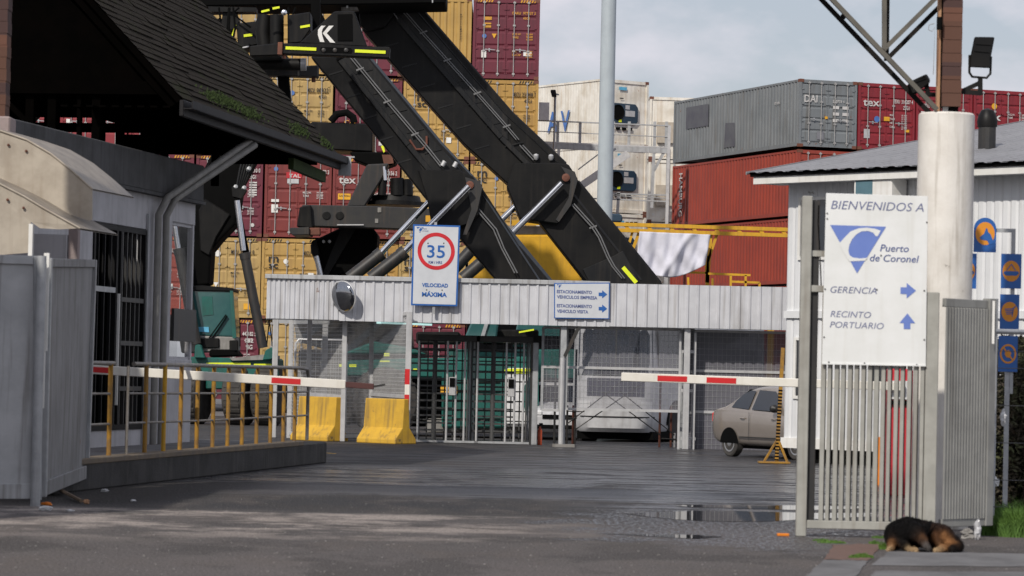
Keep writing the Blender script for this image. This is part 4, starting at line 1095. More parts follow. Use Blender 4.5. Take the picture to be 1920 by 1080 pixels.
# yellow and black post on its tripod in front of the office corner
pb, pt_ = G(1457, 861), W(1470, 652, 60.5)
yp = thing('height_marker', 'yellow post with black bands on a small tripod by the office corner', 'marker post', V((pb.x, pb.y, 0)))
pb = W(1456, 857, 61.5); pb.z = .05; pt_ = W(1468, 652, 61.5)
dirp = (pt_ - pb)
mb = MB(); mb.bar(pb, pt_, .07, .07, up=(0, -1, 0)); mb.build('post', M['rail_yellow'], yp, True)
mb = MB()
for k in range(22):
    t0 = k / 22 * .64
    mb.bar(pb + dirp * (t0 + .004), pb + dirp * (t0 + .018), .074, .074, up=(0, -1, 0))
mb.build('bands', M['black_flat'], yp, True)
for (dx_, dy_) in ((-.25, -.1), (.2, -.15), (.05, .3)):
    mb = MB(); mb.bar(pb + V((dx_, dy_, -.02)), pb + dirp * .2, .035, .035); mb.build('tripod_leg', M['rail_yellow'], yp, True)
mb = MB(); mb.box(V((pb.x - .05, pb.y, .025)), (.6, .4, .03)); mb.build('foot_plate', M['rail_yellow'], yp, True)

# barrier arms
YB = 45.2
ba = thing('barrier_arm', 'white barrier arm with two red stripes reaching in from the bar gate', 'barrier', V((W(1690, 900, YB).x, YB, 0)))
p0, p1 = W(1165, 706.5, YB), W(1695, 725, YB)
mb = MB(); mb.bar(p0, p1, .07, .122); mb.build('arm', M['arm_white'], ba, True, bevel=.008)
ad = (p1 - p0).normalized()
for (xa_, xb_) in ((1232.5, 1288), (1324.5, 1380)):
    qa = p0 + ad * ((W(xa_, 710, YB).x - p0.x) / ad.x); qb = p0 + ad * ((W(xb_, 710, YB).x - p0.x) / ad.x)
    mb = MB(); mb.bar(qa + V((0, -.037, -.002)), qb + V((0, -.037, -.002)), .006, .077); mb.build('red_stripe', M['red_refl'], ba, True)
cbx = W(1690, 900, YB + .1)
mb = MB(); mb.box((W(1688, 900, YB).x, YB + .32, .9), (.34, .4, 1.8)); 
cab_b = mb.build('cabinet', M['red_cab'], ba, True, bevel=.02)
mb = MB(); mb.box((W(1688, 900, YB).x, YB + .1, 1.5), (.3, .05, .26)); mb.build('control_panel', M['plastic_white'], cab_b, True)
mb = MB(); mb.box((W(1688, 900, YB).x, YB + .1, 1.32), (.3, .055, .06)); mb.build('black_band', M['black_flat'], cab_b, True)
bo = thing('delineator', 'slim orange and white delineator post behind the gate bars', 'bollard', V((W(1648, 905, 50).x, 50, 0)))
mb = MB(); mb.tube([(0, 0, 0), (0, 0, .75)], .04, 10); mb.build('orange_tube', M['orange_litter'], bo)
mb = MB(); mb.tube([(0, 0, .75), (0, 0, 1.25)], .038, 10); mb.build('white_tube', M['plastic_white'], bo)

YBL = 46.2
bl_ = thing('barrier_arm', 'long white barrier arm with a brown end over the yellow railing', 'barrier', V((W(130, 900, YBL).x, YBL, 0)))
p0, p1, p2, p3 = W(120, 689.5, YBL), W(648, 721, YBL), W(701, 725, YBL), W(722, 721, YBL)
mb = MB(); mb.bar(p0, p1, .08, .13); mb.build('arm', M['arm_white'], bl_, True, bevel=.008)
ad = (p1 - p0).normalized()
for (xa_, xb_) in ((168, 205), (509.5, 564)):
    qa = p0 + ad * ((W(xa_, 710, YBL).x - p0.x) / ad.x); qb = p0 + ad * ((W(xb_, 710, YBL).x - p0.x) / ad.x)
    mb = MB(); mb.bar(qa + V((0, -.042, .0)), qb + V((0, -.042, 0)), .006, .08); mb.build('red_stripe', M['red_refl'], bl_, True)
mk('brown_rust', (0.085, 0.028, 0.025), .6, rust=.3)
mb = MB(); mb.bar(p1, p2, .07, .085); mb.build('brown_end', M['brown_rust'], bl_, True, bevel=.006)
mb = MB(); mb.bar(p2, p3, .03, .03); mb.build('end_pin', M['dark_steel'], bl_, True)
mb = MB(); q = W(118, 900, YBL); mb.obox(V((q.x - .16, YBL + .06, 0)), V((.32, 0, 0)), V((0, .3, 0)), V((0, 0, 1.5))); mb.build('cabinet', M['red_cab'], bl_, True, bevel=.02)

# ---------------------------------------------------------------- blue and orange safety signs by the hedge
YSg = 38.2
sp = thing('sign_post', 'grey square sign post with a side arm by the hedge', 'post', V((W(1890, 960, YSg).x, YSg + .03, 0)))
q = W(1900, 436, YSg + .05)
mb = MB(); mb.obox(V((q.x - .02, YSg + .03, 1.5)), V((.045, 0, 0)), V((0, .04, 0)), V((0, 0, q.z - 1.5 + .045))); mb.build('upper_post', M['galv'], sp, True)
q2 = W(1889, 700, YSg + .05); mb = MB(); mb.obox(V((q2.x - .03, YSg + .03, 0)), V((.055, 0, 0)), V((0, .04, 0)), V((0, 0, 1.9))); mb.build('lower_post', M['galv'], sp, True)
q3 = W(1856, 432, YSg + .05); mb = MB(); mb.obox(V((q3.x, YSg + .035, q.z)), V((q.x - q3.x, 0, 0)), V((0, .035, 0)), V((0, 0, .045))); mb.build('side_arm', M['galv'], sp, True)
def safety(label, x0, y0, x1, y1, shape, pict):
    Yp = YSg
    c = W((x0 + x1) / 2, (y0 + y1) / 2, Yp)
    w_ = (x1 - x0) / (6000 / Yp); h_ = (y1 - y0) / (6000 / Yp)
    t = thing('safety_sign', label, 'sign', c)
    if shape == 'arch':
        pts = [V((-w_ / 2, 0, -h_ / 2)), V((w_ / 2, 0, -h_ / 2))] + [V((w_ / 2 * math.cos(k / 14 * math.pi), 0, h_ / 2 - w_ / 2 + w_ / 2 * math.sin(k / 14 * math.pi))) for k in range(15)]
    else:
        pts = [V((-w_ / 2, 0, -h_ / 2)), V((w_ / 2, 0, -h_ / 2)), V((w_ / 2, 0, h_ / 2)), V((-w_ / 2, 0, h_ / 2))]
    mb = MB(); mb.prism(pts, (0, .01, 0)); mb.build('panel', M['sign_blue'], t)
    r_ = w_ * .43
    mb = MB()
    if pict == 'ban':
        o_ = disc_pts((0, -.003, 0), XR, ZU, r_, r_ * 1.18); i_ = disc_pts((0, -.003, 0), XR, ZU, r_ * .78, r_ * .95)
        n = len(o_); mb.add(o_ + i_, [(k, (k + 1) % n, n + (k + 1) % n, n + k) for k in range(n)])
    else:
        mb.add(disc_pts((0, -.003, 0.0 if shape != 'arch' else h_ * .04), XR, ZU, r_, r_ * 1.2), [tuple(range(32))])
    mb.build('orange_disc', M['orange'], t)
    def poly(ps): return [V((x * r_, -.006, z * r_)) for x, z in ps]
    mb = MB()
    if pict == 'mask':
        for ps in ([(-.55, -.25), (-.1, .15), (.1, .75), (.25, .6), (.3, .3), (.55, .1), (.95, -.85), (.45, -1.05), (.25, -.6), (-.1, -.55), (-.45, -.5)],): mb.add(poly(ps), [tuple(range(len(ps)))])
    elif pict == 'boat':
        for ps in ([(-.8, .0), (.8, 0), (.9, -.25), (.6, -.5), (-.6, -.5), (-.9, -.25)], [(-.55, .1), (-.02, .85), (.02, .85), (.55, .1), (.45, .1), (0, .72), (-.45, .1)]): mb.add(poly(ps), [tuple(range(len(ps)))])
    elif pict == 'cart':
        for k in range(4): mb.add(poly([(-.6 + .06 * k, .35 - .2 * k), (.4, .42 - .2 * k), (.4, .32 - .2 * k), (-.58 + .06 * k, .25 - .2 * k)]), [(0, 1, 2, 3)])
        mb.add(poly([(.4, .5), (.75, .75), (.8, .68), (.5, .4), (.35, -.6), (.25, -.55)]), [tuple(range(6))])
    else:
        mb.add(poly([(-.7, .75), (-.55, .85), (.7, -.75), (.55, -.85)]), [(0, 1, 2, 3)])
        mb.build('bar', M['orange'], t); mb = MB()
        mb.add([p + V((0, .002, 0)) for p in poly([(-.35, .3), (.1, .5), (.4, .1), (.2, -.5), (-.2, -.4), (-.4, -.1)])], [tuple(range(6))]); mb.build('pictogram', M['orange'], t); return t
    mb.build('pictogram', M['sign_blue'], t)
    return t
safety('round-topped blue and orange safety sign of a masked head', 1826, 408, 1868, 473, 'arch', 'mask')
safety('blue and orange safety sign of a hanging load, top of the right column of signs', 1877, 476, 1915, 541, 'rect', 'boat')
safety('blue and orange safety sign with a basket, middle of the right column of signs', 1875, 552, 1911, 617, 'rect', 'cart')
safety('blue safety sign with an orange ring and bar, lowest of the right column', 1872, 630, 1908, 697, 'rect', 'ban')
safety('blue and orange safety sign half hidden behind the white column', 1793, 475, 1831, 541, 'rect', 'boat')

# ---------------------------------------------------------------- hedge, grass, litter at the right edge
mk('hedge_leaf', (0.040, 0.030, 0.018), 0.85, col2=(0.055, 0.062, 0.022), scale=2.5, mixlo=.45, mixhi=.6)
mk('twig', (0.035, 0.02, 0.014), 0.9)
hc = W(1895, 950, 39.5)
hg = thing('hedge', 'dark brown and green leafy hedge behind the wire fence at right', 'hedge', V((hc.x, 39.5, 0)))
mb = MB(); rh_ = random.Random(8)
for i in range(26000):
    x_ = rh_.uniform(-.45, 2.2); y_ = rh_.uniform(-.5, .6)
    top = 2.25 + .25 * math.sin(x_ * 3.1) + .15 * math.sin(x_ * 9 + 1) + (.3 if x_ > .25 else -.25)
    z_ = top * rh_.random() ** .8
    if math.sin(x_ * 7 + z_ * 5) * math.sin(z_ * 8 - y_ * 6 + x_ * 3) < -.6: continue
    c = V((x_, y_, z_)); s_ = rh_.uniform(.02, .05)
    a_ = Vector((rh_.uniform(-1, 1), rh_.uniform(-1, 1), rh_.uniform(-1, 1))).normalized(); b_ = a_.orthogonal().normalized()
    mb.add([c - a_ * s_, c + b_ * s_ * .5, c + a_ * s_, c - b_ * s_ * .5], [(0, 1, 2, 3)])
for i in range(9000):
    c = V((rh_.uniform(-.45, 2.2), rh_.uniform(.6, 1.0), 2.2 * rh_.random())); s_ = rh_.uniform(.04, .09)
    a_ = Vector((rh_.uniform(-1, 1), rh_.uniform(-.4, .4), rh_.uniform(-1, 1))).normalized(); b_ = a_.orthogonal().normalized()
    mb.add([c - a_ * s_, c + b_ * s_ * .6, c + a_ * s_, c - b_ * s_ * .6], [(0, 1, 2, 3)])
mb.build('foliage', M['hedge_leaf'], hg)
mb = MB()
for i in range(60):
    x_ = rh_.uniform(-.3, 2.0); y_ = rh_.uniform(-.3, .3)
    mb.tube([(x_, y_, 0), (x_ + rh_.uniform(-.2, .2), y_, 1.0), (x_ + rh_.uniform(-.5, .5), y_ + rh_.uniform(-.3, .3), rh_.uniform(1.6, 2.6))], [.016, .011, .004], 5)
mb.build('twigs', M['twig'], hg)
mk('grass', (0.085, 0.17, 0.022), 0.8, col2=(0.055, 0.12, 0.018), scale=4)
mb = MB(); rg_ = random.Random(4)
def tuft(mb, c, n, h, spread, flat=1.0):
    for i in range(n):
        r_ = spread * rg_.random() ** .6; a_ = rg_.uniform(0, 6.28)
        b0 = c + V((r_ * math.cos(a_), r_ * math.sin(a_) * flat, 0))
        hh = h * rg_.uniform(.5, 1) * (1.15 - .6 * r_ / spread); ln = V((rg_.uniform(-.6, .6), rg_.uniform(-.6, .6), 0)) * hh
        s_ = V((rg_.uniform(.003, .007), rg_.uniform(-.004, .004), 0))
        mid = b0 + ln * .4 + V((0, 0, hh * .65))
        mb.add([b0 - s_, b0 + s_, mid + s_ * .7, mid - s_ * .7], [(0, 1, 2, 3)]); mb.add([mid - s_ * .7, mid + s_ * .7, b0 + ln + V((0, 0, hh))], [(0, 1, 2)])
for (px, py, n, h, sp_) in ((1905, 1006, 1700, .34, .24), (1875, 1004, 900, .26, .17), (1930, 1000, 1400, .4, .26), (1850, 1004, 260, .14, .10), (1890, 985, 900, .3, .25)): tuft(mb, G(px, py), n, h, sp_)
setp(mb.build('grass', M['grass']), kind='stuff', label='bright green grass tuft growing at the foot of the wire fence', cat='grass')
mb = MB()
for (px, py, n, h, sp_) in ((1617, 1046, 420, .05, .10), (1600, 1047, 120, .04, .05), (1640, 1021, 160, .05, .06), (1560, 1018, 180, .035, .14), (1655, 1030, 120, .09, .035), (1540, 1014, 80, .03, .1), (1690, 1010, 260, .05, .3)): tuft(mb, G(px, py), n, h, sp_, .6)
setp(mb.build('grass_sprigs', M['grass']), kind='stuff', label='short grass sprigs between the paving stones by the gate', cat='grass')
def crumple(name, label, c, sx, sy, sz, m, seed, cat='litter', n=10):
    rnd = random.Random(seed); mb = MB(); pr = []
    vs = []; fs = []
    for i in range(n):
        for j in range(n):
            u, v = i / (n - 1) * math.pi, j / n * 2 * math.pi
            r_ = 1 + rnd.uniform(-.38, .3)
            vs.append(c + V((sx * math.sin(u) * math.cos(v) * r_, sy * math.sin(u) * math.sin(v) * r_, sz * math.cos(u) * r_)))
    for i in range(n - 1):
        for j in range(n): fs.append((i * n + j, i * n + (j + 1) % n, (i + 1) * n + (j + 1) % n, (i + 1) * n + j))
    mb.add(vs, fs); return setp(mb.build(name, m), label, cat)
crumple('plastic_bag', 'white torn plastic bag caught in the wire fence at mid height', W(1881, 782, 35.0), .035, .03, .08, M['plastic_white'], 1)
crumple('plastic_bag', 'small white plastic scrap caught low in the wire fence', W(1866, 903, 34.8), .045, .02, .05, M['plastic_white'], 2)
crumple('plastic_bag', 'silver grey rag leaning against the foot of the corrugated gate leaf', G(1832, 1012) + V((0, 0, .09)), .035, .03, .11, M['galv_light'], 3)
crumple('stone', 'rounded grey stone beside the sleeping dog', G(1814, 1010) + V((0, 0, .045)), .07, .05, .055, M['conc'], 4, 'stone', 14)
crumple('crumpled_paper', 'white crumpled paper lying by the foot of the left gate post', G(84, 957) + V((0, 0, .02)), .075, .03, .028, M['plastic_white'], 5)
crumple('crumpled_paper', 'pale paper scrap lying against the platform wall', G(196, 922) + V((0, 0, .015)), .05, .03, .02, M['plastic_white'], 6)
crumple('crumpled_paper', 'small white scrap lying on the road before the platform', G(249, 940) + V((0, 0, .01)), .035, .03, .012, M['plastic_white'], 7)
crumple('crumpled_paper', 'small white scrap lying nearest the street by the left gate', G(131, 959) + V((0, 0, .01)), .05, .03, .012, M['plastic_white'], 8)
crumple('litter_wrapper', 'orange wrapper lying under the left gate leaf', G(88, 948) + V((0, 0, .02)), .07, .03, .02, M['orange_litter'], 9)
crumple('litter_wrapper', 'dull orange wrapper lying at the end of the broken stick', G(162, 945) + V((0, 0, .02)), .04, .03, .03, M['wood_strip'], 10)
mb = MB(); q = G(1468, 1005); mb.box(q + V((0, 0, .014)), (.12, .06, .028), Matrix.Rotation(.1, 3, 'Z'))
setp(mb.build('orange_carton', M['orange_litter'], bevel=.004), 'flat orange carton lying on the road left of the bar gate', 'litter')

# ---------------------------------------------------------------- the sleeping dog
def dog():
    YD = 30.75; K = YD / 6000
    def q(px, py, y=0.0): return V(((px - 1728) * K, y, (1033 - py) * K))
    c0 = G(1728, 1033)
    BLK, DBR, BRN, TAN, CRM, GRY = (.0035, .003, .003), (.022, .011, .007), (.065, .028, .012), (.22, .10, .038), (.36, .25, .14), (.16, .15, .145)
    parts = []   # (a, b, ra, rb, colour)
    def el(p, r, c, sub=None): parts.append((p, p, r, r, c))
    def cap(a, b, ra, rb, c): parts.append((a, b, ra, rb, c))
    # trunk curled from the chest (left) over the back to the rump (right)
    cap(q(1684, 1004, .06), q(1704, 999, .12), .135, .15, BLK)
    cap(q(1704, 999, .12), q(1738, 1003, .16), .145, .135, BLK)
    cap(q(1738, 1003, .16), q(1766, 1008, .06), .135, .13, DBR)
    cap(q(1680, 1012, .0), q(1684, 1002, .05), .10, .13, BLK)
    # neck and head laid down towards the hind legs
    cap(q(1692, 999, -.04), q(1708, 994, -.13), .105, .092, BLK)
    cap(q(1709, 995, -.15), q(1716, 998, -.17), .09, .085, BLK)
    cap(q(1716, 1001, -.20), q(1725, 1011, -.25), .06, .045, DBR)
    cap(q(1723, 1005, -.245), q(1727, 1008, -.26), .026, .022, TAN)
    cap(q(1725, 1011, -.25), q(1729, 1018, -.265), .042, .034, DBR)
    cap(q(1728, 1018, -.268), q(1733, 1023, -.275), .033, .026, GRY)
    cap(q(1733, 1023, -.275), q(1734, 1024, -.29), .022, .018, BLK)
    # ears
    cap(q(1697, 986, -.14), q(1690.5, 967.5, -.10), .036, .006, BLK)
    cap(q(1731, 990, -.12), q(1745, 973, -.08), .042, .006, BLK)
    # thigh, hind leg and paw
    cap(q(1764, 1004, -.04), q(1772, 1008, -.08), .115, .085, DBR)
    cap(q(1766, 1005, -.14), q(1780, 1016, -.15), .045, .045, TAN)
    cap(q(1778, 1018, -.17), q(1758, 1025, -.21), .042, .032, TAN)
    cap(q(1758, 1026, -.22), q(1746, 1028.5, -.25), .028, .025, CRM)
    cap(q(1752, 1003, -.12), q(1755, 1016, -.16), .05, .03, BRN)
    # tail wrapped round
    cap(q(1788, 1012, -.02), q(1794, 1022, -.1), .055, .052, BLK)
    cap(q(1793, 1021, -.14), q(1778, 1026, -.235), .055, .042, BLK)
    # fore legs and paws
    cap(q(1678, 1010, -.04), q(1669, 1020, -.1), .06, .042, DBR)
    cap(q(1669, 1019, -.1), q(1668, 1026, -.14), .042, .036, TAN)
    cap(q(1667, 1028, -.15), q(1662, 1029, -.19), .03, .026, CRM)
    cap(q(1690, 1016, -.08), q(1700, 1027, -.17), .06, .034, BLK)
    cap(q(1700, 1028, -.2), q(1712, 1029, -.25), .03, .026, CRM)
    bm = bmesh.new()
    for a, b, ra, rb_, c in parts:
        n = 1 if (a - b).length < 1e-6 else 6
        for i in range(n):
            t = i / max(1, n - 1)
            p = a.lerp(b, t); r = ra + (rb_ - ra) * t
            bmesh.ops.create_icosphere(bm, subdivisions=2, radius=r, matrix=Matrix.Translation(p))
    me = bpy.data.meshes.new('tmp'); bm.to_mesh(me); bm.free()
    o = bpy.data.objects.new('tmp', me); COL.objects.link(o)
    r_ = o.modifiers.new('r', 'REMESH'); r_.mode = 'VOXEL'; r_.voxel_size = .011
    s_ = o.modifiers.new('s', 'SMOOTH'); s_.iterations = 6; s_.factor = .6
    dg = bpy.context.evaluated_depsgraph_get()
    body = bpy.data.meshes.new_from_object(o.evaluated_get(dg)); bpy.data.objects.remove(o)
    body.name = 'dog'
    def colour_at(p):
        # blend of the nearest limbs' coat colours
        acc = Vector((0, 0, 0)); wsum = 0
        for a, b, ra, rb_, c in parts:
            ab = b - a; L2 = ab.length_squared
            t = 0 if L2 < 1e-9 else max(0, min(1, (p - a).dot(ab) / L2))
            d = (p - a.lerp(b, t)).length - (ra + (rb_ - ra) * t)
            w = math.exp(-max(d, -.04) * 75); acc += Vector(c) * w; wsum += w
        return acc / wsum
    for v in body.vertices:
        if v.co.z < .002: v.co.z = .002
    at = body.color_attributes.new('coat', 'FLOAT_COLOR', 'POINT')
    cols = []
    rn_ = random.Random(1)
    for v in body.vertices:
        c = colour_at(v.co) * rn_.uniform(.8, 1.2)
        # black saddle, brown flanks on the rump
        cols += [*c, 1]
    at.data.foreach_set('color', cols)
    m = bpy.data.materials.new('dog_coat'); m.use_nodes = True
    nt = m.node_tree; b = nt.nodes['Principled BSDF']; b.inputs['Roughness'].default_value = .75
    va = nt.nodes.new('ShaderNodeVertexColor'); va.layer_name = 'coat'; nt.links.new(va.outputs[0], b.inputs['Base Color'])
    b.inputs['Specular IOR Level'].default_value = .15
    body.materials.append(m)
    body.polygons.foreach_set('use_smooth', [True] * len(body.polygons))
    do = bpy.data.objects.new('dog', body); COL.objects.link(do); do.location = c0
    setp(do, 'black and tan dog curled up asleep at the foot of the gate', 'dog')
    # short coat: tufts lying along the body
    fv = []; ff = []; fc = []
    for p in body.polygons:
        for k in range(2):
            if rn_.random() < .25: continue
            c = p.center; nrm_ = p.normal
            tg = Vector((.35 if c.x > 0 else -.2, rn_.uniform(-.3, .3), -1)); tg = (tg - nrm_ * tg.dot(nrm_)); 
            if tg.length < .05: continue
            tg.normalize(); sd_ = nrm_.cross(tg) * rn_.uniform(.002, .004)
            ln = rn_.uniform(.014, .034); c = c + Vector((rn_.uniform(-.005, .005),) * 3)
            col = colour_at(c) * rn_.uniform(.6, 1.45)
            i0 = len(fv); fv += [c - sd_ - nrm_ * .003, c + sd_ - nrm_ * .003, c + tg * ln + nrm_ * ln * .38]; ff.append((i0, i0 + 1, i0 + 2)); fc += [*col, 1] * 3
    fm = bpy.data.meshes.new('fur'); fm.from_pydata([tuple(v) for v in fv], [], ff)
    a2 = fm.color_attributes.new('coat', 'FLOAT_COLOR', 'POINT'); a2.data.foreach_set('color', fc); fm.materials.append(m)
    fo = bpy.data.objects.new('fur', fm); COL.objects.link(fo); fo.parent = do
    setp(fo, kind='stuff')
    mb = MB(); 
    for e_ in (q(1709, 1001, -.245), q(1723, 999, -.24)): mb.lathe(e_, (0, -1, 0), [(0, .009), (.006, .007), (.009, .002)], 8)
    eo = mb.build('eyes', M['ink'], do)
dog()
# ---------------------------------------------------------------- metal canopy over the pedestrian gates
YK = 72.0
KS = 6000 / YK
def P2(px, py, Y=YK): return W(px, py, Y)
cz0, cz1 = P2(700, 603).z, P2(700, 519).z
cx0, cxm, cxe = P2(500, 560).x, P2(637, 560).x, P2(1492, 580).x
can = thing('canopy', 'long ribbed silver metal canopy over the turnstiles and mesh fences', 'canopy', V(((cx0 + cxe) / 2, YK, 0)))
zr1 = P2(1300, 534, YK).z; zr0 = P2(1300, 621).z
mb = MB(); mb.corr(V((cx0, YK - .02, cz0 + .02)), V((cxm, YK - .04, cz0 + .02)), V((0, 0, cz1 - cz0 - .06)), 15, .03, (0, -1, 0), .42, .5); mb.build('fascia_sheet', M['fascia'], can, True)
cxf = P2(1143, 580).x
mb = MB(); mb.corr(V((cxm, YK - .04, cz0)), V((cxf, YK - .06, cz0)), V((0, 0, cz1 - cz0 - .04)), 28, .028, (0, -1, 0), .16, .7); mb.build('fascia_sheet', M['fascia'], can, True)
mb = MB(); mb.corr(V((cxf, YK - .05, cz0 + .01)), V((cxe, YK - .05, cz0 + .01)), V((0, 0, zr1 - cz0 - .02)), 18, .028, (0, -1, 0), .16, .7); mb.build('fascia_sheet', M['fascia'], can, True)
mb = MB(); mb.obox(V((cx0 - .04, YK - .11, cz1 - .09)), V((cxf - cx0 + .04, 0, 0)), V((0, .2, 0)), V((0, 0, .10))); mb.build('top_flashing', M['sheet_grey'], can, True, bevel=.008)
mb = MB(); mb.obox(V((cx0, YK + .03, cz0 + .05)), V((cxe - cx0, 0, 0)), V((0, 1.5, 0)), V((0, 0, .06))); mb.obox(V((cx0, YK + .02, cz1 - .1)), V((cxe - cx0, 0, 0)), V((0, 1.5, 0)), V((0, 0, .05)))
mb.build('roof_deck', M['dark_steel'], can, True)
mb = MB(); mb.obox(V((cx0, YK + .0, cz0 + .0)), V((cxe - cx0, 0, 0)), V((0, .02, 0)), V((0, 0, .05))); mb.build('lower_edge', M['sheet_grey'], can, True)
for px in (1058, 1290):
    q = P2(px, 600)
    mb = MB(); mb.obox(V((q.x - .07, YK + .05, 0)), V((.14, 0, 0)), V((0, .12, 0)), V((0, 0, cz0 + .06))); mb.build('post', M['galv'] if px < 1200 else M['galv_light'], can, True, bevel=.01)
q = P2(1056, 690)
mb = MB(); mb.tube([V((q.x - .02, YK - .02, 0)), V((q.x - .02, YK - .02, 2.0))], .06, 10); mb.build('post_sleeve', M['galv_light'], can, True, smooth=True)
mb = MB(); mb.bar(P2(1059, 668), P2(1086, 612), .08, .07, up=(0, -1, 0)); mb.build('knee_brace', M['dark_steel'], can, True)
mb = MB(); mb.obox(P2(1000, 652, YK + 1.2), V((.9, 0, 0)), V((0, .25, 0)), V((0, 0, .28))); mb.build('cross_beam', M['black_paint'], can, True)
mb = MB(); mb.obox(P2(1058, 845), V((.3, 0, 0)), V((0, .3, 0)), V((0, 0, .04)))
mb = MB(); mb.box((P2(1056, 845).x, YK - .02, .03), (.5, .5, .06)); mb.build('post_footing', M['conc'], can, True)
tb0, tb1 = P2(706, 605, YK + 1.0), P2(810, 609, YK + 1.0)
mb = MB(); mb.tube([tb0, tb1], .022, 8); 
mb.build('lamp_tube', M['tube_lamp'], can, True, smooth=True)
mb = MB(); mb.bar(tb0 + V((0, 0, .05)), tb1 + V((0, 0, .05)), .1, .05); mb.build('lamp_tray', M['white_paint'], can, True)

# convex mirror on the fascia
mc = W(643, 556, YK - .22)
cmr = thing('convex_mirror', 'round convex traffic mirror hung on the silver canopy front', 'mirror', mc)
maxis = V((-.60, -.78, -.16)).normalized()
mb = MB(); mb.lathe((0, 0, 0), maxis, [(-.02, .345), (.01, .34), (.045, .28), (.075, .19), (.09, .1), (.095, .01)], 40); mb.build('mirror_dome', M['mirror'], cmr, smooth=True, angle=60)
mb = MB(); mb.lathe((0, 0, 0), maxis, [(-.06, .28), (-.05, .355), (-.01, .362), (.0, .345)], 32); mb.build('rim', M['galv_light'], cmr, smooth=True)
mb = MB(); mb.tube([-maxis * .05, V((.02, .15, 0))], .03, 8); mb.build('bracket', M['galv'], cmr)

# speed-limit board
YV = 71.75
def panel(name, label, tl, tr, br, bl, Y, base, border, bw=3.2):
    a, b, c, d = W(*tl, Y), W(*tr, Y), W(*br, Y), W(*bl, Y)
    t = thing(name, label, 'sign', (a + b + c + d) / 4)
    mb = MB(); mb.prism([a, b, c, d], (0, .03, 0)); mb.build('panel', border, t, True, bevel=.004)
    w_ = bw / (6000 / Y); xx = (b - a).normalized(); zz = (a - d).normalized()
    mb = MB(); mb.add([a + xx * w_ - zz * w_ + V((0, -.004, 0)), b - xx * w_ - zz * w_ + V((0, -.004, 0)), c - xx * w_ + zz * w_ + V((0, -.004, 0)), d + xx * w_ + zz * w_ + V((0, -.004, 0))], [(3, 2, 1, 0)])
    mb.build('face', base, t, True)
    return t
sl_ = panel('speed_limit_board', 'white speed limit board with a red ring round 35 on the canopy', (774.5, 420.5), (863, 423), (857.5, 574.5), (770.5, 572.5), YV, M['sign_grey'], M['sign_blue'])
Yq = YV - .009
Cc = W(817.8, 471, Yq)
zz = (W(817, 421, Yq) - W(814.5, 573, Yq)).normalized(); xx = (W(861, 423, Yq) - W(775, 420.5, Yq)).normalized()
px1 = Yq / 6000
mb = MB(); o_ = disc_pts(Cc, xx, zz, 35 * px1, n=48); i_ = disc_pts(Cc, xx, zz, 28 * px1, n=48)
mb.add(o_ + i_, [(k, (k + 1) % 48, 48 + (k + 1) % 48, 48 + k) for k in range(48)]); mb.build('red_ring', M['red_ring'], sl_, True)
def line(mb, s, x0, x1, base, cap, Y, bold=0.0, sh=0.0): ptxt(mb, s, x0, x1, base, cap, sh, Y, bold, xd=xx)
mb = MB(); line(mb, '35', 800.5, 834, 482.5, 24, Yq, .01); mb.build('digits', M['sign_blue'], sl_, True)
mb = MB(); line(mb, 'KM / HRS', 803.5, 829, 494, 5, Yq, .03); mb.build('unit_text', M['lilac_ink'], sl_, True)
mb = MB(); line(mb, 'VELOCIDAD', 791, 840, 537.5, 7, Yq, .035); line(mb, 'MÁXIMA', 791, 838, 555.5, 8, Yq, .04); mb.build('lettering', M['sign_blue'], sl_, True)
def small_logo(t, x, y, s, Y):
    f = lambda a, b: W(x + a * s, y + b * s, Y)
    mb = MB(); mb.add([f(0, 0), f(13, .4), f(6.3, 11)], [(0, 1, 2)]); mb.build('emblem_triangle', M['sign_blue'], t, True)
    mb = MB(); mb.add([W(x + a * s, y + b * s, Y - .004) for a, b in ((2.2, 4.5), (4.5, 1.6), (8, .8), (11.5, 1.6), (10.8, 3), (8.5, 2), (6.5, 2.6), (5, 4.6), (5, 7), (6.5, 8), (8, 8), (7.6, 8.8), (4.8, 9))], [tuple(range(13))]); mb.build('emblem_letter', M['sign_grey'], t, True)
small_logo(sl_, 781, 425.5, 1.0, Yq)
mb = MB(); line(mb, 'Puerto', 793, 800, 430, 3, Yq); line(mb, 'de Coronel', 792, 803, 434, 3, Yq); mb.build('port_name', M['lilac_ink'], sl_, True)
mb = MB()
for px, py in ((802.5, 456), (832, 456), (800, 543.5), (829, 544)): mb.lathe(W(px, py, Yq), (0, -1, 0), [(0, .016), (.006, .01)], 8)
mb.build('bolts', M['dark_steel'], sl_, True)
mb = MB(); a_ = W(815, 500, YV + .05); mb.bar(V((a_.x, YV + .06, cz0 + .2)), a_ + V((0, .01, 1.0)), .06, .05, up=(0, -1, 0)); mb.build('bracket', M['galv'], sl_, True)

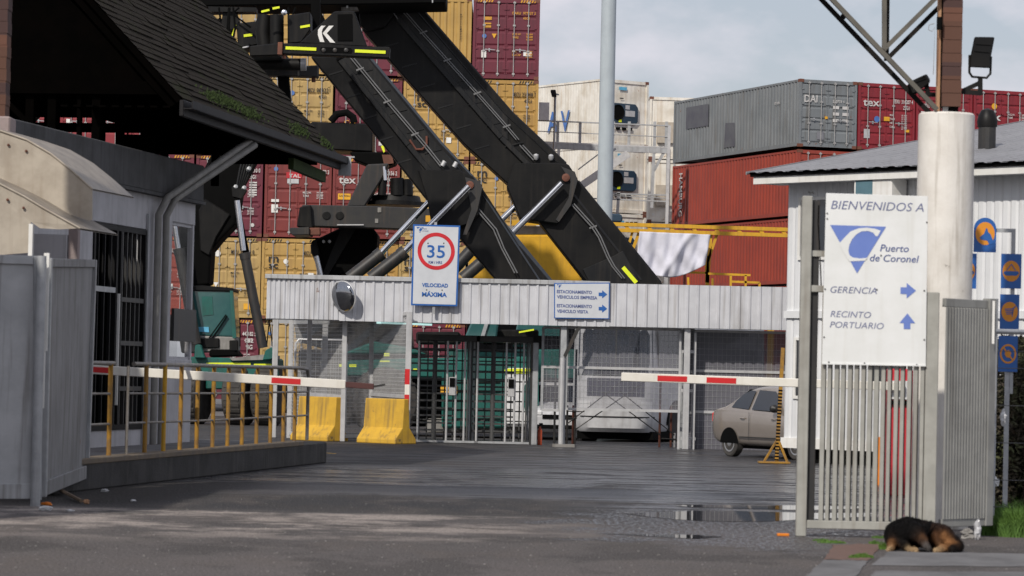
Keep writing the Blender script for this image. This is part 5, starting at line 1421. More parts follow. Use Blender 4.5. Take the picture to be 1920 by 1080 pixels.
# parking board
YPk = 71.86
pk = panel('parking_board', 'blue bordered parking board with two right arrows on the canopy front', (1039, 530.5), (1143.5, 530), (1142.5, 598.5), (1039, 597), YPk, M['sign_grey'], M['sign_blue'], 1.8)
Yq2 = YPk - .009
mb = MB()
for s, x0, x1, b_ in (('ESTACIONAMIENTO', 1044, 1110, 549.3), ('VEHICULOS EMPRESA', 1044, 1120, 559.3), ('ESTACIONAMIENTO', 1044, 1110, 575.8), ('VEHICULO VISITA', 1044, 1103, 586)): line(mb, s, x0, x1, b_, 6, Yq2, .03)
mb.build('lettering', M['lilac_ink'], pk, True)
for k, yc in enumerate((551.5, 578.3)):
    mb = MB(); arrow(mb, [(1122.5, yc - 3), (1129, yc - 2.9), (1129, yc - 7.5), (1138.5, yc + .5), (1129, yc + 8), (1129, yc + 3.8), (1122.5, yc + 3.6)], lambda a, b: W(a, b, Yq2)); mb.build('right_arrow', M['sign_blue'], pk, True)
small_logo(pk, 1044, 533, .7, Yq2)

# ---------------------------------------------------------------- mesh fence in front of the machines
mf = thing('mesh_fence', 'galvanised wire mesh fence in four folded panels left of the turnstiles', 'fence', V((W(660, 830, 73).x, 73, 0)))
fposts = [(547, 74.6), (581.5, 73.9), (647.5, 72.4), (698, 73.4), (768, 71.7)]
tops = [591, 589.5, 587.5, 586.5, 584]
FPp = []
for (px, Y), ty in zip(fposts, tops):
    q = W(px, ty, Y); FPp.append(q)
    w_ = .11 if px != 768 else .13
    mb = MB(); mb.obox(V((q.x - w_ / 2, Y - .05, 0)), V((w_, 0, 0)), V((0, .08, 0)), V((0, 0, q.z))); mb.build('post', M['galv_light'], mf, True, bevel=.01)
for k in range(4):
    a, b = FPp[k], FPp[k + 1]
    mb = MB(); mb.bar(a - V((0, 0, .05)), b - V((0, 0, .05)), .06, .09); mb.build('top_rail', M['galv_light'], mf, True, bevel=.008)
    if k in (1, 3):
        za = W(600 if k == 1 else 735, 740, 73).z
        mb = MB(); mb.bar(V((a.x, a.y, za)), V((b.x, b.y, za - .03)), .05, .08); mb.build('mid_rail', M['galv_light'], mf, True)
    mb = MB(); mb.bar(V((a.x, a.y, .12)), V((b.x, b.y, .12)), .05, .08); mb.build('bottom_rail', M['galv_light'], mf, True)
    d_ = b - a; d_.z = 0; n_ = max(6, int(d_.length / .05)); mb = MB()
    for i in range(1, n_):
        q = a + d_ * (i / n_); mb.bar(V((q.x, q.y, .1)), V((q.x, q.y, a.z - .06)), 0.0095, 0.0095, up=(0, -1, 0))
    for z_ in [.2 + .085 * j for j in range(33)]:
        if z_ < a.z - .08: mb.bar(V((a.x, a.y, z_)), V((b.x, b.y, z_)), 0.0095, 0.0095)
    mb.build('wire_mesh', M['galv_light'], mf, True)
q = FPp[4]
for (y0, y1, mt) in ((692, 721, 'red_refl'), (721, 740, 'arm_white'), (740, 769, 'red_refl'), (769, 787, 'arm_white')):
    z1, z0 = W(768, y0, 71.6).z, W(768, y1, 71.6).z
    mb = MB(); mb.obox(V((q.x - .07, q.y - .058, z0)), V((.105, 0, 0)), V((0, .01, 0)), V((0, 0, z1 - z0))); mb.build('reflective_band', M[mt], mf, True)
# door frame left of the fence
df = thing('door_surround', 'plain galvanised door frame standing left of the mesh fence', 'door frame', V((W(560, 830, 75).x, 75, 0)))
for px in (517, 610):
    q = W(px, 596, 75); mb = MB(); mb.obox(V((q.x - .06, 75, 0)), V((.13, 0, 0)), V((0, .1, 0)), V((0, 0, q.z))); mb.build('jamb', M['galv_light'], df, True, bevel=.008)
a, b = W(511, 598, 75), W(618, 600, 75); mb = MB(); mb.obox(V((a.x, 75.01, a.z - .1)), V((b.x - a.x, 0, 0)), V((0, .1, 0)), V((0, 0, .11))); mb.build('lintel', M['galv'], df, True)
# low inner gate with rounded top behind the mesh
ig = thing('inner_gate', 'small tube framed mesh gate behind the left part of the fence', 'gate', V((W(580, 830, 76).x, 76, 0)))
ga, gb_ = W(555, 636, 76), W(650, 638, 76)
mb = MB(); mb.tube([V((ga.x, 76, .1)), V((ga.x, 76, ga.z - .1)), V((ga.x + .07, 76, ga.z)), V((gb_.x - .07, 76, ga.z)), V((gb_.x, 76, ga.z - .1)), V((gb_.x, 76, .1))], .03, 8); mb.build('frame', M['galv_light'], ig, True, smooth=True)
mb = MB()
for i in range(1, 20): mb.bar(V((ga.x + (gb_.x - ga.x) * i / 20, 76, .1)), V((ga.x + (gb_.x - ga.x) * i / 20, 76, ga.z)), .007, .007, up=(0, -1, 0))
for i in range(1, 22): mb.bar(V((ga.x, 76, ga.z * i / 22)), V((gb_.x, 76, ga.z * i / 22)), .007, .007)
mb.build('wire_mesh', M['galv'], ig, True)

# yellow concrete barriers
def jersey(label, px, py, rz, ln, Y=None, sc=1.0):
    c = G(px, py) if Y is None else V((W(px, 700, Y).x, Y, 0))
    t = thing('concrete_barrier', label, 'barrier', c, rz, 'yellow concrete barriers under the mesh fence')
    pr = [(-.34, 0), (-.34, .1), (-.12, .36), (-.075, 1.0), (.075, 1.0), (.12, .36), (.34, .1), (.34, 0)]
    mb = MB(); mb.prism([(-ln / 2, y * sc, z * sc) for y, z in pr], (ln, 0, 0)); mb.build('block', M['yellow_conc'], t, bevel=.02, seg=2)
    return t
jersey('yellow concrete barrier beside the left end of the mesh fence', 601, 829, -.72, 1.2, 72.75)
jersey('yellow concrete barrier in front of the mesh fence by the striped post', 727, 836, -.72, 1.2, 71.6)

# ---------------------------------------------------------------- turnstiles
def turnstile(label, px, Y):
    b0 = W(px, 830, Y)
    t = thing('turnstile', label, 'turnstile', V((b0.x, Y, 0)), 0, 'full-height turnstiles under the canopy')
    H = 2.36
    mb = MB(); mb.box((.0, .3, H + .04), (1.44, 1.3, .14)); mb.build('top_frame', M['dark_steel'], t, bevel=.01)
    mb = MB(); mb.box((.0, .3, .03), (1.44, 1.3, .05)); mb.build('base_plate', M['dark_steel'], t)
    mb = MB(); mb.tube([(-.32, .25, 0), (-.32, .25, H)], .055, 12); rot = mb.build('rotor_post', M['bar_grey'], t)
    for k in range(12):
        z_ = .28 + .17 * k
        mb = MB()
        for a_ in (.35, .35 + 2.094, .35 + 4.188):
            mb.bar((-.32, .25, z_), (-.32 + .62 * math.cos(a_ + math.pi), .25 + .62 * math.sin(a_ + math.pi), z_), .04, .04)
        mb.build('rotor_arm', M['bar_grey'], rot)
    for x_, y_ in ((-.68, -.2), (-.02, -.32), (.18, -.28), (.38, -.2)):
        mb = MB(); mb.tube([(x_, y_, .02), (x_, y_, H)], .026, 10); mb.build('cage_bar', M['galv_light'], t, smooth=True)
    for k in range(5):
        mb = MB(); mb.tube([(.45 + .045 * k, -.18 + .10 * k, .02), (.45 + .045 * k, -.18 + .1 * k, H)], .02, 8); mb.build('cage_bar', M['galv'] if k % 2 else M['bar_grey'], t, smooth=True)
    for k in range(4):
        mb = MB(); mb.tube([(-.68, -.2 + .3 * k, .02), (-.68, -.2 + .3 * k, H)], .02, 8); mb.build('cage_bar', M['dark_steel'], t, smooth=True)
    mb = MB(); mb.box((.1, -.36, 1.3), (.16, .1, .42)); rd = mb.build('card_reader', M['galv_light'], t, bevel=.01)
    mb = MB(); mb.box((.1, -.42, 1.39), (.12, .03, .2)); mb.build('screen', M['black_flat'], rd)
    mb = MB()
    for k in range(9): mb.bar((-.66, .85, .28 + .23 * k), (.6, .85, .28 + .23 * k), .03, .03)
    for k in range(6): mb.bar((-.5 + .2 * k, .87, .05), (-.5 + .2 * k, .87, H), .03, .03, up=(0, -1, 0))
    mb.build('rear_grid', M['bar_grey'], t)
    mb = MB(); mb.box((0, -.34, .035), (1.44, .05, .05)); mb.build('kick_rail', M['galv'], t)
    return t
ts = turnstile('left full-height turnstile of dark bars beside the striped fence post', 838, 73.6)
copy_thing(ts, (W(948, 830, 73.6).x, 73.6, 0), 0, 'right full-height turnstile of dark bars beside the screened fence')
mk('ext_red', (0.5, 0.075, 0.02), .4)
eb = thing('fire_extinguisher', 'small orange red extinguisher standing at the right turnstile', 'extinguisher', V((W(1012, 833, 73.4).x, 73.4, 0)))
mb = MB(); mb.lathe((0, 0, 0), (0, 0, 1), [(0, .055), (.33, .055), (.38, .025), (.42, .025)], 12); mb.build('cylinder', M['ext_red'], eb, smooth=True)
mb = MB(); mb.box((.02, 0, .48), (.09, .03, .04)); mb.build('handle', M['black_flat'], eb)
ep = thing('end_post', 'wide grey steel post closing the turnstile row on the right', 'post', V((W(1001, 833, 73.2).x, 73.2, 0)))
mb = MB(); mb.box((0, 0, 1.17), (.13, .1, 2.34)); mb.build('post', M['galv'], ep, bevel=.01)
mb = MB(); mb.box((-.09, .02, 1.17), (.05, .1, 2.34)); mb.build('side_strip', M['dark_steel'], ep)

# ---------------------------------------------------------------- screened mesh fence at right and what stands behind
mk('dust_screen', (0.26, 0.255, 0.29), .8, alpha=.40, col2=(0.21, 0.205, 0.24), scale=.6)
mk('dark_screen', (0.125, 0.122, 0.145), .8, alpha=.93, col2=(0.10, 0.098, 0.115), scale=.6)
def screen_panel(label, x0, x1, ytop, ymid, ylow, Y, parts=2, low=None, scr='dust_screen'):
    a, b = W(x0, 700, Y), W(x1, 700, Y)
    t = thing('screened_fence', label, 'fence', V(((a.x + b.x) / 2, Y, 0)))
    zt, zm, zl = W((x0 + x1) / 2, ytop, Y).z, W((x0 + x1) / 2, ymid, Y).z, W((x0 + x1) / 2, ylow, Y).z
    for x_ in (a.x, b.x):
        mb = MB(); mb.obox(V((x_ - .03, Y, low if low is not None else zl)), V((.06, 0, 0)), V((0, .05, 0)), V((0, 0, zt - (low if low is not None else zl)))); mb.build('stile', M['galv'], t, True)
    for z_ in (zt, zm, zl):
        mb = MB(); mb.obox(V((a.x, Y - .005, z_ - .03)), V((b.x - a.x, 0, 0)), V((0, .05, 0)), V((0, 0, .06))); mb.build('rail', M['galv_light'], t, True)
    lo = zl if low is None else low
    mb = MB(); nx = int((b.x - a.x) / .1)
    for i in range(1, nx): mb.bar(V((a.x + (b.x - a.x) * i / nx, Y + .02, lo)), V((a.x + (b.x - a.x) * i / nx, Y + .02, zt)), .006, .006, up=(0, -1, 0))
    nz = int((zt - lo) / .13)
    for i in range(1, nz): mb.bar(V((a.x, Y + .02, lo + (zt - lo) * i / nz)), V((b.x, Y + .02, lo + (zt - lo) * i / nz)), .006, .006)
    mb.build('wire_mesh', M['galv'], t, True)
    mb = MB(); mb.quad(V((a.x, Y + .03, lo)), V((b.x, Y + .03, lo)), V((b.x, Y + .03, zt)), V((a.x, Y + .03, zt))); mb.build('screen', M[scr], t, True)
    return t
screen_panel('narrow hazy screened mesh panel between the end post and the canopy post', 1017, 1050, 614, 688, 769, 73.0)
screen_panel('wide hazy screened mesh panel in front of the parked coach', 1062, 1277, 616, 691, 769, 72.6)
screen_panel('hazy screened mesh gate right of the double post beside the parked car', 1303, 1480, 622, 697, 774, 72.8, low=W(1380, 846, 72.8).z, scr='dark_screen')
screen_panel('narrow dark screened strip between the two pale steel posts', 1279, 1301, 618, 697, 774, 73.1, low=W(1290, 846, 73.1).z, scr='dark_screen')
dp = thing('double_post', 'pair of pale steel posts joined by short cross pieces', 'post', V((W(1290, 850, 72.3).x, 72.3, 0)))
for px, w_ in ((1276, .05), (1304, .05)):
    q = W(px, 625, 72.3); mb = MB(); mb.obox(V((q.x - w_ / 2, 72.3, .0)), V((w_, 0, 0)), V((0, .06, 0)), V((0, 0, q.z))); mb.build('post', M['galv_light'], dp, True)
for py in (662, 735, 825):
    a, b = W(1276, py, 72.32), W(1304, py, 72.32); mb = MB(); mb.obox(V((a.x, 72.32, a.z)), V((b.x - a.x, 0, 0)), V((0, .04, 0)), V((0, 0, .07))); mb.build('cross_piece', M['galv_light'], dp, True)

# trestle of rusty posts with thin cross braces
mk('rust_pipe', (0.15, 0.05, 0.03), .8, col2=(0.09, 0.03, 0.02), scale=5)
tr = thing('scaffold_frame', 'rusty scaffold posts with thin crossed braces before the coach', 'scaffold', V((W(1165, 848, 74).x, 74, 0)))
for px, py0, m_ in ((1075, 760, 'rust_pipe'), (1239, 700, 'rust_pipe'), (1259, 760, 'rust_pipe'), (1273, 745, 'rust_pipe'), (1042, 690, 'dark_steel'), (1081, 655, 'dark_steel'), (1064, 760, 'dark_steel'), (1265, 812, 'galv_light')):
    q = W(px, py0, 74); mb = MB(); mb.tube([V((q.x, 74, 0)), V((q.x, 74, q.z))], .026, 8); mb.build('post', M[m_], tr, True, smooth=True)
for a_, b_ in (((1063, 795), (1182, 703)), ((1078, 806), (1214, 712)), ((1130, 735), (1238, 815)), ((1160, 732), (1264, 815)), ((1240, 822), (1272, 824)), ((1064, 784), (1082, 784)), ((1064, 771), (1096, 772))):
    mb = MB(); mb.tube([W(*a_, 73.96), W(*b_, 73.96)], .014, 6); mb.build('brace', M['dark_steel'], tr, True)

# ---- the coach
def coach():
    Yb = 78.4
    a = W(1076, 700, Yb).x; b = W(1233, 700, Yb + .5).x
    t = thing('coach', 'white coach with a wide dark windscreen parked behind the screened fence', 'bus', V(((a + b) / 2, Yb, 0)), 0)
    w_ = b - a; L = 8.6; H = 3.35; kx = .62     # the flank runs back to the right
    fl = V((math.sin(.42), math.cos(.42), 0))
    def fpnt(u, v, z): return V((a + w_ * u, Yb + .10 * 4 * (u - .5) ** 2 * 1.2, 0)) + fl * v + V((0, 0, z))
    # body: rounded front outline lofted over height
    prof = [(.24, .16, .03), (.34, .05, .0), (.62, .02, .0), (.95, .0, .0), (1.45, .0, .0), (1.75, .04, .0), (2.9, .26, .03), (3.25, .40, .08), (H, .6, .14)]
    n = 14; vs = []; fs = []
    for (z, setb, ins) in prof:
        ring = []
        for i in range(n + 1):
            u = i / n; e = abs(2 * u - 1); curve = .55 * e ** 5 + .12 * e * e
            uu = ins * .5 + u * (1 - ins)
            ring.append(V((a + w_ * uu, Yb + setb + curve, z)))
        ring.append(V((a + w_ * (1 - ins * .5), Yb + .7, z)) + fl * (L - .7)); ring.append(V((a + w_ * ins * .5, Yb + .7, z)) + fl * (L - .7))
        vs += ring
    m = n + 3
    for j in range(len(prof) - 1):
        for i in range(m): fs.append((j * m + i, j * m + (i + 1) % m, (j + 1) * m + (i + 1) % m, (j + 1) * m + i))
    fs.append(tuple((len(prof) - 1) * m + i for i in range(m))); fs.append(tuple(reversed(range(m))))
    mb = MB(); mb.add(vs, fs); mb.build('body', M['bus_white'], t, True, smooth=True, angle=40)
    def front_patch(name, u0, u1, z0, z1, m_, off=.012, nn_=10):
        mb = MB(); vs = []; fs = []
        import bisect
        for k in range(5):
            z = z0 + (z1 - z0) * k / 4
            j = max(0, min(len(prof) - 2, bisect.bisect([p[0] for p in prof], z) - 1)); tt_ = (z - prof[j][0]) / (prof[j + 1][0] - prof[j][0])
            setb = prof[j][1] + (prof[j + 1][1] - prof[j][1]) * tt_; ins = prof[j][2] + (prof[j + 1][2] - prof[j][2]) * tt_
            for i in range(nn_ + 1):
                u = u0 + (u1 - u0) * i / nn_; e = abs(2 * u - 1); curve = .55 * e ** 5 + .12 * e * e
                vs.append(V((a + w_ * (ins * .5 + u * (1 - ins)), Yb + setb + curve - off, z)))
        for k in range(4):
            for i in range(nn_): q_ = k * (nn_ + 1) + i; fs.append((q_, q_ + 1, q_ + nn_ + 2, q_ + nn_ + 1))
        mb.add(vs, fs); return mb.build(name, m_, t, True, smooth=True)
    front_patch('windscreen', .05, .95, 1.62, 2.98, M['glass_dark'])
    front_patch('dark_panel', .16, .84, 1.12, 1.56, M['bus_navy'])
    front_patch('windscreen_pillar', .485, .505, 1.62, 2.98, M['car_trim'], .02, 1)
    for u in (.06, .80): front_patch('headlight', u, u + .14, .82, 1.0, M['plastic_white'], .02, 4)
    front_patch('bumper_line', .02, .98, .60, .63, M['car_trim'], .016)
    # flank windows and wheel on the right side
    def flank(v, z): return V((b, Yb + .7, 0)) + fl * v + V((.012, 0, z))
    for k in range(5):
        v0 = .1 + k * 1.5; mb = MB(); mb.quad(flank(v0, 1.7), flank(v0 + 1.38, 1.7), flank(v0 + 1.36, 2.85) - V((.05, 0, 0)), flank(v0 + .02, 2.85) - V((.05, 0, 0))); mb.build('side_window', M['glass_dark'], t, True)
    nrm_ = V((fl.y, -fl.x, 0))
    for v0 in (1.3, 6.3):
        mb = MB(); mb.lathe(flank(v0, .48) - nrm_ * .24, nrm_, [(0, .3), (.0, .46), (.03, .49), (.25, .49), (.27, .44), (.265, .3)], 28); wh = mb.build('wheel', M['tyre'], t, True, smooth=True)
        mb = MB(); mb.add([flank(v0, .48) + V((.002, 0, 0)) + fl * (.62 * math.cos(k / 12 * math.pi)) + V((0, 0, .62 * math.sin(k / 12 * math.pi) - .06)) for k in range(13)], [tuple(range(13))]); mb.build('wheel_arch', M['black_flat'], t, True)
    for u in (.12, .72):
        c = V((a + w_ * u, Yb + 1.6, .48)); mb = MB(); mb.lathe(c, (1, 0, 0), [(0, .3), (0, .46), (.04, .49), (.3, .49), (.34, .46), (.34, .3)], 24); mb.build('wheel', M['tyre'], t, True, smooth=True)
    mb = MB(); mb.obox(V((a + .12, Yb + .5, .06)), V((w_ - .2, 0, 0)), fl * (L - 1.2), V((0, 0, .2))); mb.build('underside', M['black_flat'], t, True)  # black box set low to stand in for the shadow beneath the coach
    return t
coach()

# ---- pale car nose seen between the end post and the canopy post
def pale_car():
    Yc = 79.0
    a = W(992, 700, Yc).x
    t = thing('white_car', 'front corner of a pale parked car behind the narrow screened panel', 'car', V((a + .85, Yc, 0)))
    pr = [(0, .25), (0, .62), (.15, .78), (1.0, .92), (1.6, 1.4), (3.1, 1.42), (3.8, .95), (4.1, .9), (4.15, .3), (4.0, .22), (.1, .2)]
    mb = MB(); mb.prism([(-.86, y, z) for y, z in pr], (1.72, 0, 0)); mb.build('body', M['bus_white'], t, bevel=.06, seg=3)
    mb = MB(); mb.quad((-.7, 1.0, .945), (.7, 1.0, .945), (.62, 1.52, 1.35), (-.62, 1.52, 1.35)); mb.build('windscreen', M['glass_dark'], t)
    mb = MB(); mb.box((0, -.01, .58), (1.0, .04, .1)); mb.build('grille', M['black_flat'], t)
    mb = MB(); mb.box((0, -.01, .33), (1.4, .04, .1)); mb.build('air_intake', M['black_flat'], t)
    for s_ in (-1, 1):
        mb = MB(); mb.box((s_ * .65, .03, .66), (.3, .08, .13)); mb.build('headlight', M['plastic_white'], t, bevel=.03)
        for y_ in (.8, 3.3):
            mb = MB(); mb.lathe((s_ * .7, y_, .3), (s_, 0, 0), [(0, .3), (.17, .3), (.19, .26), (.18, .1)], 18); mb.build('wheel', M['tyre'], t, smooth=True)
pale_car()

# ---- the beige saloon by the office corner: rear to the left, nose towards the camera
def saloon():
    rear_w = G(1376, 856)
    # local frame: x forward (nose), y left of car, origin on ground at the rear axle
    fwd = V((.50, -.866, 0)).normalized()
    rz = math.atan2(fwd.y, fwd.x)
    # visible flank is the car's right side (local y negative)
    side = V((fwd.y, -fwd.x, 0))             # local -y
    org = V((rear_w.x, rear_w.y + .1, 0)) - side * .70
    t = thing('saloon_car', 'beige brown saloon car parked beside the office corner', 'car', org, rz)
    HW = .82
    # side outline stations: x, z_low, z_belt, half width at belt, roof z, half width roof
    st = [(-.86, .42, .80, .62, .80), (-.80, .30, .93, .74, .93), (-.55, .22, .98, .79, .98), (-.25, .2, 1.0, HW, 1.02), (.15, .2, .99, HW, 1.30), (.55, .2, .97, HW, 1.46), (1.1, .2, .95, HW, 1.50), (1.6, .2, .93, HW, 1.44), (2.05, .2, .92, HW, 1.18), (2.4, .2, .91, HW, .935), (2.8, .2, .86, .80, .86), (3.15, .25, .76, .74, .76), (3.32, .34, .62, .62, .62)]
    vs = []; fs = []; rings = []
    for (x, zl, zb_, hw, zr) in st:
        zr = max(zr, zb_ + .015)
        tw = hw - .20 * min(1, (zr - zb_) / .5) if zr > zb_ + .03 else hw - .05
        ring = []
        half = [(hw * .86, zl), (hw * .97, zl + .10), (hw, zl + (zb_ - zl) * .55), (hw * .985, zb_ - .03), (hw * .95, zb_), (tw * .98 + .02 * 0, zb_ + (zr - zb_) * .86), (tw * .86, zr - .004), (tw * .4, zr + .01)]
        ring = [V((x, -y, z)) for y, z in half] + [V((x, y, z)) for y, z in half[::-1]]
        rings.append(ring)
    m = len(rings[0]); vs = [p for r in rings for p in r]
    for j in range(len(rings) - 1):
        for i in range(m): fs.append(((j + 1) * m + i, (j + 1) * m + (i + 1) % m, j * m + (i + 1) % m, j * m + i))
    fs.append(tuple(range(m))); fs.append(tuple(reversed([(len(rings) - 1) * m + i for i in range(m)])))
    mb = MB(); mb.add(vs, fs); bo_ = mb.build('body', M['car_paint'], t, smooth=True, angle=50)
    sd_ = bo_.modifiers.new('s', 'SUBSURF'); sd_.levels = 2; sd_.render_levels = 2
    # glass on both sides, just proud of the cabin side
    def gside(s_, pts, name, m_, off=.012):
        q_ = []
        for x, z in pts:
            hw = HW * .95; k = max(0, min(1, (z - .95) / .5)); q_.append(V((x, s_ * (hw - .205 * k + off), z)))
        if s_ > 0: q_ = q_[::-1]
        mb = MB(); mb.add(q_, [tuple(range(len(q_)))]); return mb.build(name, m_, t)
    for s_ in (-1, 1):
        gside(s_, [(.02, 1.02), (.66, .99), (.70, 1.37), (.52, 1.38), (.3, 1.30), (.12, 1.17)], 'rear_window_glass', M['glass_dark'], .035)
        gside(s_, [(.78, .985), (1.86, .96), (1.62, 1.22), (1.42, 1.37), (.82, 1.39)], 'front_window_glass', M['glass_dark'], .035)
        for x0 in (.72, 2.0):
            gside(s_, [(x0, .34), (x0 + .012, .34), (x0 + .012, .93), (x0, .93)], 'door_gap', M['car_trim'], .052)
        for x0 in (.50, 1.62):
            mb = MB(); mb.tube([(x0 - .08, s_ * (HW + .012), .80), (x0, s_ * (HW + .03), .805), (x0 + .08, s_ * (HW + .012), .80)], .016, 6); mb.build('door_handle', M['car_paint'], t, smooth=True)
        mb = MB(); mb.lathe((1.72, s_ * (HW + .08), 1.02), (1, 0, 0), [(-.07, .03), (-.05, .075), (.02, .085), (.09, .03)], 12); mb.build('mirror', M['car_trim'], t, smooth=True)
        mb = MB(); mb.box((-.82, s_ * .60, .80), (.05, .2, .2)); mb.build('tail_light', M['red_refl'], t, bevel=.02)
        mb = MB(); mb.box((3.18, s_ * .58, .66), (.14, .24, .14)); mb.build('headlight', M['plastic_white'], t, bevel=.03)
        gside(s_, [(.36, .40), (2.0, .40), (2.0, .425), (.36, .425)], 'sill_line', M['car_trim'], .05)
    mb = MB(); mb.quad((1.72, -.6, 1.33), (1.72, .6, 1.33), (2.33, .68, .96), (2.33, -.68, .96)); mb.build('windscreen', M['glass_dark'], t)
    mb = MB(); mb.quad((-.22, -.62, 1.03), (-.22, .62, 1.03), (.36, .56, 1.40), (.36, -.56, 1.40)); mb.build('rear_screen', M['glass_dark'], t)
    for x_ in (0, 2.37):
        for s_ in (-1, 1):
            mb = MB(); mb.lathe((x_, s_ * (HW - .19), .29), (0, s_, 0), [(0, .1), (0, .27), (.02, .29), (.17, .29), (.19, .26), (.185, .2)], 24); w_ = mb.build('wheel', M['tyre'], t, smooth=True)
            mb = MB(); mb.lathe((x_, s_ * (HW - .015), .29), (0, s_, 0), [(0, .2), (.012, .19), (.006, .10), (.016, .05), (.016, .01)], 20); mb.build('rim', M['alloy'], w_)
            mb = MB(); mb.add([(x_ + .325 * math.cos(k / 14 * math.pi), s_ * (HW + .004), .28 + .325 * math.sin(k / 14 * math.pi)) for k in range(15)], [tuple(range(15) if s_ < 0 else reversed(range(15)))]); mb.build('wheel_arch', M['black_flat'], t)
    mb = MB(); mb.box((1.2, 0, .22), (3.4, 1.3, .08)); mb.build('underside', M['black_flat'], t)
saloon()
# ---------------------------------------------------------------- reach stackers
def PX(mb, pts, Y, dep):
    """solid of real depth whose near face is the outline seen in the photograph at distance Y"""
    return mb.prism([W(x, y, Y) for x, y in pts], (0, dep, 0))
def pbox(mb, x0, y0, x1, y1, Y, dep): return PX(mb, [(x0, y0), (x1, y0), (x1, y1), (x0, y1)], Y, dep)
def pbar(mb, a, b, Y, w, dep, Y2=None):
    return mb.bar(W(*a, Y), W(*b, Y2 or Y), dep, w, up=(0, -1, 0)) if False else mb.bar(W(*a, Y), W(*b, Y2 or Y), w, dep, up=(0, -1, 0))
def ptube(mb, pts, Y, r, n=12):
    return mb.tube([W(x, y, Y) for x, y in pts], r, n)
def new(fn, *a): mb = MB(); fn(mb, *a); return mb
def tyre(t, px, Y, r=.85, w=.55, ax=(1, 0, 0), name='wheel', rimc='teal'):
    c = W(px, 700, Y); c.z = r
    ax = V(ax).normalized(); c = c - ax * w / 2
    mb = MB(); mb.lathe(c, ax, [(0, r * .55), (.0, r * .88), (.05, r * .97), (.12, r), (w - .12, r), (w - .05, r * .97), (w, r * .88), (w, r * .55)], 36)
    for k in range(30):
        a = k / 30 * 2 * math.pi; s = ax.orthogonal().normalized(); u = ax.cross(s)
        d = s * math.cos(a) + u * math.sin(a); tg = ax.cross(d)
        mb.obox(c + d * (r - .02) - tg * .05 + ax * .08, ax * (w - .16), tg * .09, d * .035)
    wh = mb.build(name, M['tyre'], t, True, smooth=True, angle=30)
    mb = MB(); mb.lathe(c - ax * .004, ax, [(.06, r * .54), (.0, r * .54), (.05, r * .45), (.12, r * .3), (.08, r * .14), (.02, r * .1)], 24); mb.build('rim', M[rimc], wh, True, smooth=True)
    return wh
def hyd(t, barrel, rod, Y, rb, rr, Y2=None, rodm='chrome', w_barrel='dark_steel'):
    Y2 = Y2 or Y
    mb = MB(); mb.tube([W(*barrel[0], Y), W(*barrel[1], Y)], rb, 16); mb.tube([W(*barrel[1], Y) - (W(*barrel[1], Y) - W(*barrel[0], Y)).normalized() * .12, W(*barrel[1], Y) + (W(*barrel[1], Y) - W(*barrel[0], Y)).normalized() * .06], rb * 1.1, 16)
    b = mb.build('lift_cylinder', M[w_barrel], t, True, smooth=True)
    mb = MB(); mb.tube([W(*rod[0], Y), W(*rod[1], Y2)], rr, 16); mb.build('rod', M[rodm], b, True, smooth=True)
    return b
def strip_vis(t, x0, y0, x1, y1, Y, h=None):
    mb = MB(); a, b = W(x0, y0, Y), W(x1, y1, Y); mb.bar(a, b, .02, h or .08, up=(0, 0, 1)); return mb.build('reflective_strip', M['hi_vis'], t, True)

# ---- first machine: boom rising to the left, emblem on the near end of its spreader
YA_ = 80.0
ra = thing('reach_stacker', 'black and teal reach stacker whose boom ends at the spreader with the white emblem', 'container handler', V((W(900, 800, YA_).x, YA_ + 1, 0)), 0, 'reach stackers working before the container stacks')
outA = [(582, 106), (690, 106), (825, 268), (902, 349), (974, 460), (1100, 608), (1010, 608), (950, 548), (802, 377), (717, 270)]
mb = MB(); PX(mb, outA, YA_, 1.25); boomA = mb.build('boom', M['black_paint'], ra, True, bevel=.03)
mb = MB(); PX(mb, [(634, 106), (686, 106), (818, 268), (872, 330), (800, 330), (762, 268)], YA_ - .035, .04); mb.build('boom_panel', M['boom_side'], boomA, True)
for a_, b_, w_ in (((633, 106), (766, 272), .14), ((766, 272), (818, 335), .14)):
    mb = MB(); pbar(mb, a_, b_, YA_ - .06, w_, .1); mb.build('boom_flange', M['boom_side'], boomA, True, bevel=.015)
def slope_strip(parent, a, b, a2, b2, Y, m):
    """bevelled top edge of a boom, leaning back"""
    mb = MB(); p = [W(*a, Y - .03), W(*b, Y - .03), W(*b2, Y + .2), W(*a2, Y + .2)]
    mb.add(p + [q + V((0, .3, -.05)) for q in p], [(0, 1, 2, 3), (7, 6, 5, 4), (0, 4, 5, 1), (1, 5, 6, 2), (2, 6, 7, 3), (3, 7, 4, 0)]); return mb.build('boom_edge', M[m], parent, True)
mk('boom_skylit', (0.028, 0.034, 0.042), .38, col2=(0.036, 0.042, 0.05), streak=(0.07, 0.075, 0.08), streak_amt=.4, scale=1.2)  # boom paint with a bluish sky reflection put into its colour
slope_strip(boomA, (680, 106), (815, 268), (694, 104), (829, 266), YA_, 'boom_skylit')
slope_strip(boomA, (815, 268), (888, 345), (829, 266), (904, 347), YA_, 'boom_skylit')
slope_strip(boomA, (905, 365), (1010, 525), (972, 455), (1040, 530), YA_, 'boom_skylit')
for k in (0, 1):
    mb = MB(); ptube(mb, [(655 + 6 * k, 106), (728 + 6 * k, 195), (792 + 6 * k, 270), (826 + 5 * k, 312)], YA_ - .12, .018, 8); mb.build('hydraulic_pipe', M['pipe_line'], boomA, True, smooth=True)
    mb = MB(); ptube(mb, [(892 + 6 * k, 392), (925 + 6 * k, 430), (940 + 5 * k, 465), (965 + 5 * k, 512)], YA_ - .12, .018, 8); mb.build('hydraulic_pipe', M['pipe_line'], boomA, True, smooth=True)
